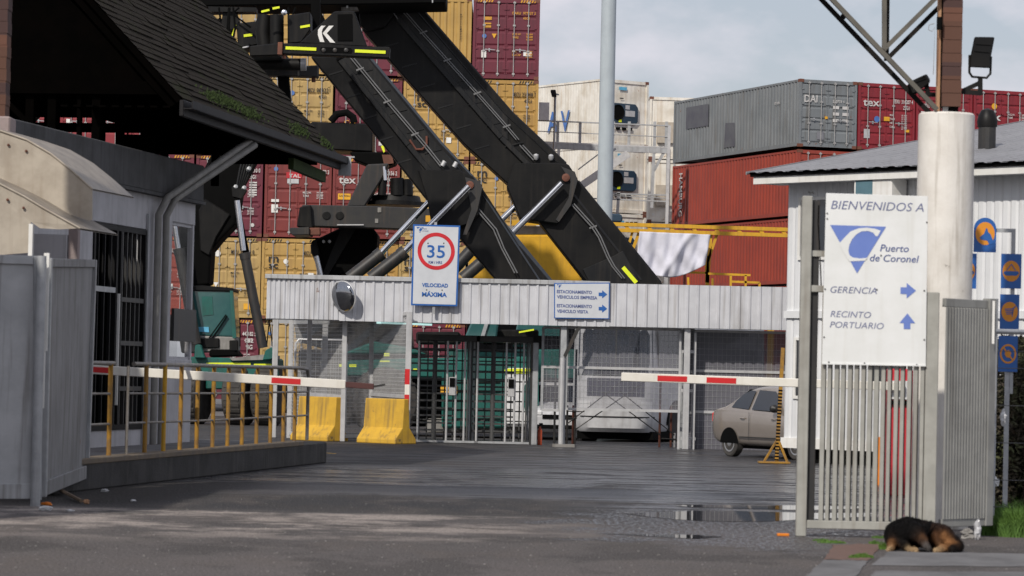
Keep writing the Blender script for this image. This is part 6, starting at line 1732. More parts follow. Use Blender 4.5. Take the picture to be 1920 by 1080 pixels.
for i_, (x_, y_) in enumerate(((674, 129), (725, 190), (777, 251))):
    mb = MB(); pbar(mb, (x_ - 6, y_ + 3), (x_ + 8, y_ - 2), YA_ - .12, .04, .05); mb.build('pipe_clamp', M['pipe_line'], boomA, True)
for t_ in (.12, .3, .47, .64, .82):
    for (P0, P1, wv, Yz, par) in (((608, 108), (790, 345), 13, YA_, boomA), ((660, 108), (845, 322), 16, YA_ - .045, boomA)):
        x_, y_ = P0[0] + (P1[0] - P0[0]) * t_, P0[1] + (P1[1] - P0[1]) * t_
        mb = MB(); pbar(mb, (x_ - wv, y_ + 4), (x_ + wv, y_ - 4), Yz - .006, .035, .012); mb.build('weld_seam', M['boom_side'], par, True)
mb = MB(); ptube(mb, [(768, 262), (780, 280), (792, 280), (800, 270), (800, 255)], YA_ - .1, .03, 8); mb.build('bent_hose', M['rust_pipe'], boomA, True, smooth=True)
mb = MB(); PX(mb, [(783, 318), (862, 318), (886, 330), (905, 352), (897, 404), (874, 422), (812, 440), (802, 380)], YA_ - .22, 1.6); brA = mb.build('cylinder_bracket', M['black_paint'], ra, True, bevel=.03)
mb = MB(); PX(mb, [(872, 332), (900, 340), (904, 352), (895, 395), (875, 440), (868, 440), (884, 392)], YA_ - .26, .06); mb.build('bracket_rib', M['dark_steel'], brA, True)
mb = MB(); mb.lathe(W(881, 347, YA_ - .25), (0, -1, 0), [(0, .1), (.05, .1), (.06, .06)], 16); mb.build('pivot_pin', M['frame_rust'], brA, True)
for x_, y_ in ((831, 306), (853, 308)):
    mb = MB(); ptube(mb, [(x_ - 2, y_ + 5), (x_ + 3, y_ - 4)], YA_ - .2, .055, 12); mb.build('hose_coupling', M['galv_light'], boomA, True, smooth=True)
hyd(ra, ((655, 522), (713, 477)), ((711, 478), (805, 378)), YA_ + .6, .16, .075)
hyd(ra, ((695, 522), (757, 474)), ((755, 475), (879, 349)), YA_ - .5, .16, .08)

# spreader of the first machine, near end towards the street
YS1 = 74.5
spA = thing('spreader', 'black container spreader with yellow reflective bars and white chevron emblem', 'spreader', W(627, 110, YS1))
mb = MB(); PX(mb, [(523, 81), (590, 81), (690, 87), (731, 88), (730, 109), (660, 106), (525, 101)], YS1, .4); mb.build('end_beam', M['black_paint'], spA, True, bevel=.02)
mb = MB(); PX(mb, [(561, 81), (627, 21), (664, 20), (689, 88)], YS1 + .05, .5); hp_ = mb.build('end_plate', M['black_paint'], spA, True, bevel=.025)
mb = MB(); PX(mb, [(633, 27), (660, 26), (661, 76), (633, 76)], YS1 + .02, .04); mb.build('inset_cover', M['black_flat'], hp_, True)
for a_, b_ in (((535.5, 89.8), (593, 92.3)), ((665.5, 95.4), (723, 98))):
    mb = MB(); mb.bar(W(*a_, YS1 - .012), W(*b_, YS1 - .012), .02, .072); mb.build('reflective_bar', M['hi_vis'], spA, True)
mb = MB(); PX(mb, [(602, 88), (658, 90), (661, 94), (659, 100), (603, 98), (600, 93)], YS1 - .012, .03); mb.build('slot', M['black_flat'], spA, True)
for x_ in (607, 628, 649):
    mb = MB(); mb.lathe(W(x_, 94.2, YS1 - .014), (0, -1, 0), [(0, .05), (.02, .05), (.03, .02)], 12); mb.build('lamp', M['dark_steel'], spA, True)
def kk(x, y): return (x / 4.5 + 360, y / 4.5)
mb = MB()
for ps in ([(1090, 217), (1128, 217), (1105, 238), (1095, 265), (1099, 300), (1117, 355), (1080, 353), (1062, 295), (1063, 252)], [(1155, 217), (1195, 217), (1137, 280), (1208, 360), (1165, 358), (1103, 280)]):
    mb.add([W(*kk(*p), YS1 + .046) for p in ps], [tuple(range(len(ps)))])
mb.build('white_emblem', M['white_paint'], spA, True)
mb = MB(); PX(mb, [(521, 79), (530, 79), (529, 103), (520, 102)], YS1 - .06, .3); mb.build('end_lug', M['frame_rust'], spA, True, bevel=.01)
mb = MB(); ptube(mb, [(533, 101), (533, 110)], YS1 + .1, .045, 8); mb.build('twistlock', M['frame_rust'], spA, True)
mb = MB(); PX(mb, [(443, 44), (484, 39), (486, 84), (446, 90)], YS1 + 3, 1.4); bx = mb.build('hydraulic_box', M['black_paint'], spA, True, bevel=.03)
mb = MB(); PX(mb, [(457, 64.5), (473, 62.5), (473, 67.5), (457, 69.5)], YS1 + 2.98, .02); mb.build('reflective_patch', M['hi_vis'], bx, True)
mb = MB(); PX(mb, [(448, 89), (467, 85.5), (467, 88), (449, 91.5)], YS1 + 2.96, .03); mb.build('edge_strip', M['galv_light'], bx, True)
mb = MB(); PX(mb, [(430, 78), (441, 46), (443, 47), (433, 78)], YS1 + 2.9, .03); mb.build('reflective_patch', M['hi_vis'], bx, True)
mb = MB(); ptube(mb, [(497, 28), (493, 60), (497, 88)], YS1 + 2.4, .19, 14); ptube(mb, [(519, 28), (519, 86)], YS1 + 2.2, .17, 14); mb.build('damper', M['black_paint'], spA, True, smooth=True)
mb = MB(); PX(mb, [(540, 28), (582, 22), (582, 56), (565, 80), (541, 82)], YS1 + 1.6, 1.2); bx2 = mb.build('hydraulic_box', M['black_paint'], spA, True, bevel=.03)
mb = MB(); PX(mb, [(563, 48.5), (581, 45.5), (581, 50), (563, 53)], YS1 + 1.58, .02); mb.build('reflective_patch', M['hi_vis'], bx2, True)
mb = MB(); PX(mb, [(468, 86), (523, 80), (523, 104), (468, 106)], YS1 + 1.2, 3.5); mb.build('main_frame', M['black_paint'], spA, True, bevel=.03)
mb = MB(); ptube(mb, [(465, 120), (566, 121)], YS1 + 2.6, .15, 14); cy = mb.build('side_cylinder', M['black_paint'], spA, True, smooth=True)
mb = MB(); ptube(mb, [(564, 121), (574, 121)], YS1 + 2.6, .155, 14); mb.build('chrome_collar', M['galv_light'], cy, True, smooth=True)
mb = MB(); PX(mb, [(478, 128), (596, 122), (596, 144), (480, 141)], YS1 + 3.6, .5); fb = mb.build('far_beam', M['dark_steel'], spA, True, bevel=.02)
mb = MB(); ptube(mb, [(588, 143), (588, 154)], YS1 + 3.8, .05, 8); mb.build('twistlock', M['frame_rust'], fb, True)
mb = MB(); PX(mb, [(418, 20), (440, 16), (448, 40), (430, 62), (415, 44)], YS1 + 3.4, .6); PX(mb, [(400, 36), (446, 32), (446, 40), (400, 44)], YS1 + 3.6, .4); PX(mb, [(390, 12), (480, 14), (480, 22), (392, 22)], YS1 + 3.3, .6)
mb.build('far_end_frame', M['black_paint'], spA, True)
rj = random.Random(21); 
for k in range(7):
    x_ = rj.uniform(410, 575); y_ = rj.uniform(12, 70)
    mb = MB(); ptube(mb, [(x_, 14), (x_ + rj.uniform(-14, 14), y_), (x_ + rj.uniform(-22, 22), y_ + 26)], YS1 + rj.uniform(1.5, 3.2), .028, 6); mb.build('hose', M['black_flat'], spA, True, smooth=True)
mb = MB(); PX(mb, [(520, 140), (540, 142), (545, 196), (523, 180)], YS1 + 3.8, .5); mb.build('hose_bundle', M['black_flat'], spA, True)
for a_, b_ in (((490, 22), (505, 18.5)), ((511, 16), (524, 13.5))):
    mb = MB(); mb.bar(W(*a_, YS1 + 1.5), W(*b_, YS1 + 1.5), .02, .05); mb.build('reflective_bar', M['hi_vis'], spA, True)
mb = MB(); mb.lathe(W(533, 24, YS1 + 1.4), (0, -1, 0), [(0, .06), (.05, .07), (.07, .03)], 12); mb.build('work_lamp', M['chrome'], spA, True, smooth=True)
mb = MB(); pbar(mb, (592, 0), (592, 66), YS1 + 2.8, .22, .25); pbar(mb, (592, 20), (640, 110), YS1 + 3.6, .2, .3); mb.build('hanger', M['black_flat'], spA, True)

# body of the first machine under and behind the canopy
mb = MB(); PX(mb, [(650, 676), (770, 672), (1000, 668), (1000, 712), (650, 706)], YA_ - .2, 2.6); mb.build('chassis', M['teal'], ra, True, bevel=.05)
mb = MB(); PX(mb, [(640, 664), (700, 640), (770, 652), (800, 664)], YA_ - .15, 1.8); mb.build('fender', M['teal'], ra, True, bevel=.04)
tyre(ra, 722, YA_ - .3, ax=(.25, -1, 0)); tyre(ra, 608, YA_ - .1, ax=(.25, -1, 0))
mb = MB(); pbox(mb, 828, 676, 948, 803, YA_ - .6, 2.8); hood = mb.build('engine_hood', M['teal'], ra, True, bevel=.05)
for k in range(5):
    mb = MB(); pbox(mb, 850, 716 + 17 * k, 938, 718 + 17 * k, YA_ - .63, .05); mb.build('louver', M['black_paint'], hood, True)
mb = MB(); pbox(mb, 826, 722, 857, 738, YA_ - .66, .03); mb.build('warning_plate', M['decal_yellow'], hood, True)
mb = MB(); pbox(mb, 945, 690, 1006, 800, YA_ - .5, 2.6); cw = mb.build('counterweight', M['plastic_white'], ra, True, bevel=.08)
mb = MB(); PX(mb, [(1010, 696), (995, 704), (984, 722), (979, 745), (984, 770), (995, 795), (1010, 806)], YA_ - .54, .05); mb.build('teal_swoosh', M['teal'], cw, True)
mb = MB(); pbox(mb, 946, 691, 1006, 700, YA_ - .53, .04); mb.build('reflective_strip', M['hi_vis'], cw, True)
for a_ in ((720, 662, 730, 668), (712, 676, 730, 678.5), (636, 682.5, 643, 688), (655, 683, 668, 688), (775, 691, 782, 696), (946, 693, 954, 697)):
    mb = MB(); pbox(mb, a_[0], a_[1], a_[2], a_[3], YA_ - .75, .03); mb.build('reflective_patch', M['hi_vis'], ra, True)
mb = MB(); PX(mb, [(868, 640), (885, 600), (935, 604), (930, 642)], YA_ + .2, 1.6); cb_ = mb.build('cab', M['glass_cab'], ra, True, bevel=.04)
mb = MB(); pbar(mb, (903, 636), (913, 604), YA_ + .15, .09, .06); mb.build('pillar', M['galv'], cb_, True)
mb = MB(); pbox(mb, 780, 622, 862, 645, YA_ + .5, 2); pbox(mb, 905, 618, 1010, 646, YA_ + 1.4, 1.4); mb.build('boom_base', M['black_paint'], ra, True, bevel=.04)
mb = MB(); pbox(mb, 760, 690, 832, 800, YA_ + 1.2, 1.2); mb.build('axle_housing', M['black_paint'], ra, True, bevel=.04)
mb = MB(); pbox(mb, 800, 785, 1000, 812, YA_ - .2, 2.2); mb.build('belly_plate', M['conc'], ra, True, bevel=.04)
mb = MB(); pbar(mb, (973, 623), (1001, 618), YA_ - .5, .04, .06); mb.build('yellow_handle', M['hi_vis'], ra, True)

# ---- second machine: the upper boom
YB_ = 88.5
rbm = thing('reach_stacker', 'black reach stacker with the longest boom crossing the picture below the lamp mast', 'container handler', V((W(1000, 800, YB_).x, YB_ + 1, 0)), 0, 'reach stackers working before the container stacks')
outB = [(680, 57), (688, 22), (745, 8), (786, 8), (962, 212), (1062, 306), (1084, 338), (1240, 530), (1300, 605), (1170, 605), (1094, 522), (960, 352), (870, 270)]
mb = MB(); PX(mb, outB, YB_, 1.35); boomB = mb.build('boom', M['black_paint'], rbm, True, bevel=.03)
mb = MB(); PX(mb, [(746, 30), (778, 20), (952, 222), (952, 262), (925, 240)], YB_ - .035, .04); mb.build('boom_panel', M['boom_side'], boomB, True)
for a_, b_ in (((745, 34), (940, 258)), ((940, 258), (1000, 318))):
    mb = MB(); pbar(mb, a_, b_, YB_ - .06, .15, .1); mb.build('boom_flange', M['boom_side'], boomB, True, bevel=.015)
slope_strip(boomB, (772, 10), (945, 212), (787, 8), (962, 210), YB_, 'boom_side')
slope_strip(boomB, (945, 212), (1045, 305), (962, 210), (1062, 304), YB_, 'boom_side')
slope_strip(boomB, (1062, 350), (1200, 525), (1086, 338), (1240, 528), YB_, 'boom_side')
for k in (0, 1):
    mb = MB(); ptube(mb, [(748 + 7 * k, 14 + 2 * k), (790 + 5 * k, 62), (835 + 5 * k, 112), (891 + 5 * k, 174), (946 + 5 * k, 236), (968 + 5 * k, 262)], YB_ - .12, .016, 8); mb.build('hydraulic_pipe', M['pipe_line'], boomB, True, smooth=True)
    mb = MB(); ptube(mb, [(974 + 6 * k, 272), (1000 + 6 * k, 300)], YB_ - .12, .018, 8); mb.build('hydraulic_pipe', M['pipe_line'], boomB, True, smooth=True)
    mb = MB(); ptube(mb, [(1070 + 6 * k, 382), (1108 + 6 * k, 424), (1122 + 5 * k, 445), (1138 + 5 * k, 482), (1148 + 5 * k, 500), (1166 + 5 * k, 522)], YB_ - .14, .02, 8); mb.build('hydraulic_pipe', M['pipe_line'], boomB, True, smooth=True)
for i_, (x_, y_) in enumerate(((793, 60), (838, 112), (894, 174), (949, 236), (1111, 425))):
    mb = MB(); pbar(mb, (x_ - 6, y_ + 3), (x_ + 8, y_ - 2), YB_ - .12, .04, .05); mb.build('pipe_clamp', M['pipe_line'], boomB, True)
for t_ in (.1, .26, .42, .58, .74, .9):
    for (P0, P1, wv, Yz) in (((712, 60), (925, 300), 14, YB_), ((770, 50), (985, 295), 17, YB_ - .045)):
        x_, y_ = P0[0] + (P1[0] - P0[0]) * t_, P0[1] + (P1[1] - P0[1]) * t_
        mb = MB(); pbar(mb, (x_ - wv, y_ + 4), (x_ + wv, y_ - 4), Yz - .006, .035, .012); mb.build('weld_seam', M['boom_side'], boomB, True)
mb = MB(); ptube(mb, [(746, 36), (738, 24), (744, 18), (752, 12)], YB_ - .12, .02, 6); mb.build('hydraulic_pipe', M['pipe_line'], boomB, True, smooth=True)
mb = MB(); PX(mb, [(672, 26), (690, 12), (752, 10), (722, 52), (690, 60), (676, 48)], YB_ - .12, 1.6); hd = mb.build('boom_head', M['black_paint'], rbm, True, bevel=.05, seg=2)
mb = MB(); ptube(mb, [(668, 22), (676, 50)], YB_ + .3, .22, 14); mb.build('head_roller', M['black_flat'], hd, True, smooth=True)
mb = MB(); PX(mb, [(962, 306), (1040, 305), (1066, 308), (1084, 336), (1072, 385), (1046, 420), (975, 410), (950, 350)], YB_ - .22, 1.75); brB = mb.build('cylinder_bracket', M['black_paint'], rbm, True, bevel=.03)
mb = MB(); PX(mb, [(1052, 312), (1078, 322), (1083, 338), (1070, 385), (1048, 416), (1042, 412), (1066, 372), (1070, 340)], YB_ - .26, .06); mb.build('bracket_rib', M['dark_steel'], brB, True)
mb = MB(); mb.lathe(W(1061, 333, YB_ - .26), (0, -1, 0), [(0, .11), (.05, .11), (.06, .06)], 16); mb.build('pivot_pin', M['frame_rust'], brB, True)
for x_, y_ in ((1005, 291), (1033, 292)):
    mb = MB(); mb.lathe(W(x_, y_ + 4, YB_ - .1), (0, -.3, 1), [(-.06, .05), (.0, .075), (.07, .07), (.1, .03)], 12); mb.build('hose_coupling', M['galv_light'], boomB, True, smooth=True)
hyd(rbm, ((835, 522), (889, 463)), ((885, 466), (988, 366)), YB_ + .7, .17, .085)
hyd(rbm, ((868, 522), (935, 464)), ((930, 468), (1053, 343)), YB_ - .5, .17, .09)
mb = MB(); mb.bar(W(1168, 501, YB_ - .08), W(1193, 530, YB_ - .08), .11, .03, up=(0, -1, 0)); mb.build('reflective_strip', M['hi_vis'], boomB, True)
mb = MB(); PX(mb, [(1092, 505), (1150, 480), (1168, 470), (1200, 530), (1110, 540)], YB_ - .09, .1); mb.build('boom_foot_plate', M['boom_side'], boomB, True, bevel=.02)
mb = MB(); pbox(mb, 840, 655, 1260, 712, YB_ - .2, 2.8); mb.build('chassis', M['teal'], rbm, True, bevel=.05)
mb = MB(); pbox(mb, 1080, 600, 1260, 720, YB_ - .1, 2.6); mb.build('counterweight', M['dark_steel'], rbm, True, bevel=.08)
tyre(rbm, 910, YB_ - .3, ax=(.15, -1, 0)); tyre(rbm, 1190, YB_ - .2, ax=(.15, -1, 0))
mb = MB(); PX(mb, [(960, 650), (975, 585), (1050, 585), (1055, 650)], YB_ + .3, 1.6); mb.build('cab', M['glass_cab'], rbm, True, bevel=.04)
# its spreader, hanging across the top of the picture
spB = thing('spreader', 'long black container spreader beam along the top edge of the picture', 'spreader', W(600, -20, 86.5))
mb = MB(); PX(mb, [(345, -46), (837, -34), (836, 5.5), (640, 9), (500, 9.5), (345, 12)], 86.0, 2.2); mb.build('main_beam', M['black_flat'], spB, True, bevel=.03)
mb = MB(); pbox(mb, 650, -120, 760, -34, 86.3, 1.5); mb.build('rotator', M['black_paint'], spB, True, bevel=.05)
mb = MB(); ptube(mb, [(651, 8), (651, 15)], 86.2, .03, 6); mb.build('hanging_pin', M['galv_light'], spB, True)
mb = MB(); ptube(mb, [(811, 0), (811, 5)], 85.97, .02, 6); mb.build('marker', M['galv_light'], spB, True)
mb = MB(); PX(mb, [(640, 10), (655, 12), (668, 10), (672, 18), (640, 20)], 86.5, .4); mb.build('rusty_bracket', M['conc'], spB, True)

# ---- third machine: facing the street behind the railing
YC_ = 90.0
rcm = thing('reach_stacker', 'teal reach stacker facing the street behind the yellow railing', 'container handler', V((W(430, 800, YC_).x, YC_ + 1.5, 0)), 0, 'reach stackers working before the container stacks')
mb = MB(); PX(mb, [(402, 190), (505, 190), (484, 287), (453, 344), (441, 420), (412, 450), (396, 470), (392, 533), (352, 538), (330, 480), (335, 420), (360, 362), (397, 287)], YC_ + .6, 1.4); bmC = mb.build('boom', M['black_flat'], rcm, True, bevel=.06, seg=2)
mb = MB(); PX(mb, [(372, 395), (384, 372), (432, 402), (405, 446), (392, 480), (375, 470)], YC_ + .52, .1); mb.build('boom_nose', M['black_paint'], bmC, True, bevel=.03)
for k in range(5):
    mb = MB(); ptube(mb, [(484 - 6 * k, 282), (470 - 5 * k, 318), (456 - 3 * k, 350), (449 - 2 * k, 366)], YC_ + .5 - .03 * k, .035, 8); mb.build('hose', M['boom_side'], bmC, True, smooth=True)
for x_, y_ in ((441, 352), (457, 354), (466, 318), (474, 300)):
    mb = MB(); mb.lathe(W(x_, y_, YC_ + .4), (.3, -1, .4), [(0, .07), (.1, .06), (.12, .02)], 10); mb.build('hose_coupling', M['galv'], bmC, True, smooth=True)
mb = MB(); PX(mb, [(434, 350), (462, 356), (452, 372), (436, 368)], YC_ + .3, .4); mb.build('coupling_block', M['black_paint'], bmC, True)
hyd(rcm, ((493, 652), (459, 478)), ((456, 470), (444, 376)), YC_ + .1, .14, .085, w_barrel='dark_steel')
hyd(rcm, ((368, 645), (336, 470)), ((335, 470), (326, 410)), YC_ + .1, .15, .085, w_barrel='dark_steel')
mb = MB(); PX(mb, [(436, 372), (446, 372), (468, 480), (456, 480)], YC_ + .3, .2); mb.build('rod_guard', M['black_flat'], bmC, True)
mb = MB(); PX(mb, [(345, 540), (436, 541), (441, 632), (345, 628)], YC_ + .5, 1.7); cab_ = mb.build('cab', M['glass_cab'], rcm, True, bevel=.05, seg=2)
mb = MB(); PX(mb, [(340, 536), (380, 535), (437, 540), (438, 547), (340, 545)], YC_ + .44, 1.85); mb.build('roof', M['black_paint'], cab_, True, bevel=.03)
mb = MB(); PX(mb, [(431, 545), (437, 545), (443, 634), (436, 634)], YC_ + .44, .1); mb.build('pillar', M['teal'], cab_, True)
mb = MB(); PX(mb, [(378, 556), (398, 556), (400, 590), (380, 592)], YC_ + .48, .05); mb.build('seat_back', M['teal'], cab_, True)
mb = MB(); PX(mb, [(372, 613), (391, 613), (392, 623), (373, 622)], YC_ + .46, .05); mb.build('paper', M['cyan'], cab_, True)
for a_, b_ in (((392, 634), (424, 590)), ((397, 636), (426, 592))):
    mb = MB(); pbar(mb, a_, b_, YC_ + .42, .035, .03); mb.build('wiper', M['black_flat'], cab_, True)
mb = MB(); PX(mb, [(335, 628), (441, 632), (441, 658), (340, 662)], YC_ + .45, 1.8); mb.build('cab_base', M['conc'], cab_, True, bevel=.03)
mb = MB(); pbox(mb, 374, 634, 411, 652, YC_ + .38, .2); mb.build('lamp_box', M['black_paint'], rcm, True, bevel=.02)
mb = MB(); pbox(mb, 430, 638, 446, 658, YC_ + .38, .2); mb.build('lamp_box', M['black_paint'], rcm, True, bevel=.02)
mb = MB(); PX(mb, [(348, 668), (390, 670), (520, 672), (522, 706), (388, 706), (348, 690)], YC_ + .2, 2.4); mb.build('front_axle_beam', M['teal'], rcm, True, bevel=.05)
mb = MB(); PX(mb, [(392, 655), (440, 655), (452, 668), (392, 670)], YC_ + .4, 1.2); mb.build('tangled_hoses', M['black_flat'], rcm, True, bevel=.05)
for pts in ([(366, 646), (377, 646), (382, 664), (386, 672), (364, 672)], [(498, 656), (512, 650), (517, 662), (510, 674), (492, 676)]):
    mb = MB(); PX(mb, pts, YC_ - .05, .3); mb.build('cylinder_lug', M['teal'], rcm, True, bevel=.03)
mb = MB(); PX(mb, [(430, 672), (500, 664), (520, 667), (520, 674), (436, 676)], YC_ + .05, 1); mb.build('deck_plate', M['conc'], rcm, True)
for a_ in ((387, 680, 470, 685), (476, 682, 509, 687)):
    mb = MB(); pbox(mb, *a_, YC_ + .16, .03); mb.build('reflective_strip', M['hi_vis'], rcm, True)
for px in (366, 452, 505): tyre(rcm, px, YC_ + .6, .86, .62, ax=(1, -.25, 0))
mb = MB(); pbox(mb, 386, 700, 432, 730, YC_ + .3, 1.0); mb.build('hub_reducer', M['teal'], rcm, True, bevel=.04)
mb = MB(); pbar(mb, (450, 650), (450, 598), YC_ + .1, .03, .03); pbar(mb, (450, 598), (508, 600), YC_ + .1, .03, .03); pbar(mb, (505, 600), (500, 650), YC_ + .1, .03, .03); pbar(mb, (505, 602), (511, 650), YC_ + .1, .03, .03); mb.build('handrail', M['black_flat'], rcm, True)
mb = MB(); pbox(mb, 312, 590, 340, 639, YC_ - .3, .1); mb.build('side_mirror', M['black_paint'], rcm, True, bevel=.02)

# ---- fourth machine: spreader lowered before the red containers
YD_ = 99.0
rdm = thing('reach_stacker', 'black reach stacker holding its spreader crosswise before the red containers', 'container handler', V((W(680, 800, YD_).x, YD_ + 2, 0)), 0, 'reach stackers working before the container stacks')
mb = MB(); PX(mb, [(583, 228), (699, 232), (698, 285), (640, 282), (592, 278), (583, 262)], YD_ + .8, 2.0); hdD = mb.build('boom_head', M['black_paint'], rdm, True, bevel=.04)
mb = MB(); ptube(mb, [(620, 228), (632, 214), (650, 211), (662, 220), (664, 230)], YD_ + .9, .12, 10); mb.build('hose', M['black_flat'], hdD, True, smooth=True)
mb = MB(); PX(mb, [(655, 285), (742, 285), (742, 306), (725, 312), (690, 310), (664, 300)], YD_ + .5, 1.4); mb.build('hanger', M['black_flat'], rdm, True, bevel=.04)
mb = MB(); PX(mb, [(716, 290), (735, 290), (738, 306), (720, 308)], YD_ + .4, .2); mb.build('rusty_link', M['frame_rust'], rdm, True)
mb = MB(); PX(mb, [(714, 274), (719, 272), (722, 284), (719, 286)], YD_ + .42, .03); mb.build('reflective_patch', M['hi_vis'], rdm, True)
mb = MB(); PX(mb, [(688, 308), (729, 306), (722, 326), (684, 387), (650, 387)], YD_, .8); mb.build('side_leg', M['dark_steel'], rdm, True, bevel=.04)
mb = MB(); ptube(mb, [(716, 366), (720, 308)], YD_ + .2, .13, 12); dmp = mb.build('damper', M['black_paint'], rdm, True, smooth=True)
mb = MB(); ptube(mb, [(722, 338), (720, 312)], YD_ + .05, .06, 10); mb.build('rod', M['chrome'], dmp, True, smooth=True)
mb = MB(); ptube(mb, [(745, 366), (744, 334)], YD_ + .4, .22, 14); ptube(mb, [(764, 366), (763, 336)], YD_ + .5, .18, 14); mb.build('swing_motor', M['black_paint'], rdm, True, smooth=True)
mb = MB(); c = W(742, 386, YD_ + 1.0); mb.lathe(c, (0, 0, 1), [(0, .95), (.12, .95), (.14, .8), (.3, .75), (.32, .7)], 28); mb.build('rotator', M['black_paint'], rdm, True, smooth=True)
mb = MB(); PX(mb, [(566, 384), (700, 386), (872, 394), (872, 434), (700, 428), (566, 424)], YD_ - .4, .9); bmD = mb.build('spreader_beam', M['dark_steel'], rdm, True, bevel=.03)
for x_ in (612, 637):
    mb = MB(); mb.lathe(W(x_, 404, YD_ - .41), (0, -1, 0), [(0, .13), (.015, .13), (.02, .11)], 20); mb.build('access_cover', M['black_paint'], bmD, True)
mb = MB(); PX(mb, [(562, 388), (583, 384), (586, 428), (556, 425)], YD_ - .6, 1.4); mb.build('beam_end', M['black_paint'], rdm, True, bevel=.03)
mb = MB(); PX(mb, [(544, 427), (580, 426), (580, 440), (548, 441), (543, 435)], YD_ - .9, 1.8); mb.build('corner_arm', M['dark_steel'], rdm, True, bevel=.02)
mb = MB(); pbox(mb, 580, 427, 600, 441, YD_ - .8, .4); mb.build('twistlock', M['frame_rust'], rdm, True, bevel=.02)
mb = MB(); pbox(mb, 632, 420.5, 682, 422.5, YD_ - .45, .05); mb.build('edge_strip', M['galv_light'], bmD, True)
for a_, m_ in (((708, 389, 715, 398), 'conc'), ((703, 410, 709, 418), 'conc'), ((798, 404, 818, 416), 'decal_yellow'), ((826, 412, 832, 418), 'decal_yellow')):
    mb = MB(); pbox(mb, *a_, YD_ - .43, .03); mb.build('sticker', M[m_], bmD, True)
mb = MB(); PX(mb, [(583, 452), (598, 446), (640, 426), (700, 428), (708, 440), (706, 470), (690, 500), (664, 515), (600, 516), (584, 475)], YD_ + .9, 1.8); mb.build('boom_front', M['black_flat'], rdm, True, bevel=.05)
mb = MB(); PX(mb, [(640, 428), (668, 428), (615, 516), (604, 516), (622, 470)], YD_ + .84, .1); mb.build('boom_rib', M['black_paint'], rdm, True)
mb = MB(); PX(mb, [(582, 458), (592, 450), (600, 478), (590, 482), (583, 476)], YD_ + .7, .4); mb.build('cylinder_lug', M['black_paint'], rdm, True, bevel=.03)
hyd(rdm, ((606, 560), (602, 520)), ((603, 522), (592, 474)), YD_ + .8, .12, .09)
for x_ in (607, 618): 
    mb = MB(); mb.lathe(W(x_, 453, YD_ + .8), (0, -1, 0), [(0, .05), (.1, .05), (.12, .02)], 10); mb.build('bolt', M['galv_light'], rdm, True)
mb = MB(); pbox(mb, 560, 655, 800, 700, YD_ + .6, 3); mb.build('chassis', M['dark_steel'], rdm, True, bevel=.05)
mb = MB(); PX(mb, [(548, 590), (765, 570), (775, 652), (700, 668), (640, 664), (556, 640)], YD_ + 2.2, 1.6); mb.build('boom_foot', M['dark_steel'], rdm, True, bevel=.05)
for a_, b_ in (((560, 640), (640, 580)), ((650, 660), (720, 596)), ((700, 655), (770, 600))):
    mb = MB(); pbar(mb, a_, b_, YD_ + 1.6, .2, .3); mb.build('strut', M['boom_skylit'], rdm, True)
for px in (575, 660, 770): tyre(rdm, px, YD_ + .6, .86, .62, ax=(1, -.2, 0))

# ---------------------------------------------------------------- yellow machines in the yard
yh = thing('yellow_hood', 'mustard yellow steel hood of a yard machine between the two booms', 'machine', V((W(1030, 800, 97).x, 97, 0)))
mb = MB(); PX(mb, [(880, 440), (1046, 440), (1070, 464), (1088, 492), (1093, 560), (880, 560)], 97, 2.2); mb.build('hood', M['yellow_steel'], yh, True, bevel=.06)
mb = MB(); PX(mb, [(880, 423), (1042, 424), (1046, 439), (880, 439)], 97.1, 2.0); mb.build('roof', M['conc'], yh, True)
mb = MB(); pbox(mb, 960, 413, 1046, 422, 96.8, .2); mb.build('rail', M['yellow_steel'], yh, True)
mb = MB(); q = W(1000, 560, 97); mb.obox(V((q.x - 2, 97.2, 0)), V((3.4, 0, 0)), V((0, 1.8, 0)), V((0, 0, q.z))); mb.build('chassis', M['black_paint'], yh, True)
yg_ = thing('yellow_walkway', 'yellow steel walkway frame with a double top rail behind the canopy', 'walkway', V((W(1300, 800, 104).x, 104, 0)))
for y0_, y1_ in ((419, 431), (430, 442)):
    mb = MB(); pbar(mb, (1110, y0_), (1490, y1_), 104, .12, .16); mb.build('top_rail', M['yellow_steel'], yg_, True)
for k in range(9):
    x_ = 1130 + 42 * k; mb = MB(); pbar(mb, (x_, 420 + (x_ - 1110) * .032), (x_ + 9, 431 + (x_ - 1110) * .032), 104.0, .1, .1); mb.build('spacer', M['yellow_steel'], yg_, True)
for a_, b_, w_ in (((1198, 437), (1184, 474), .1), ((1332, 440), (1326, 530), .13), ((1344, 440), (1327, 490), .09), ((1180, 455), (1186, 434), .08), ((1325, 480), (1328, 600), .13), ((1220, 508), (1330, 512), .07)):
    mb = MB(); pbar(mb, a_, b_, 104.1, w_, .1); mb.build('upright', M['yellow_steel'], yg_, True)
for a_, b_ in (((1328, 513), (1407, 516)), ((1370, 516), (1370, 545)), ((1398, 516), (1398, 545)), ((1372, 528), (1424, 530)), ((1424, 530), (1424, 550)), ((1336, 522), (1336, 560)), ((1290, 520), (1292, 560))):
    mb = MB(); pbar(mb, a_, b_, 103.6, .07, .07); mb.build('guard_rail', M['yellow_steel'], yg_, True)
for px in (1200, 1328, 1440):
    q = W(px, 590, 104.2); mb = MB(); mb.obox(V((q.x, 104.15, 0)), V((.2, 0, 0)), V((0, .2, 0)), V((0, 0, q.z))); mb.build('leg', M['yellow_steel'], yg_, True)
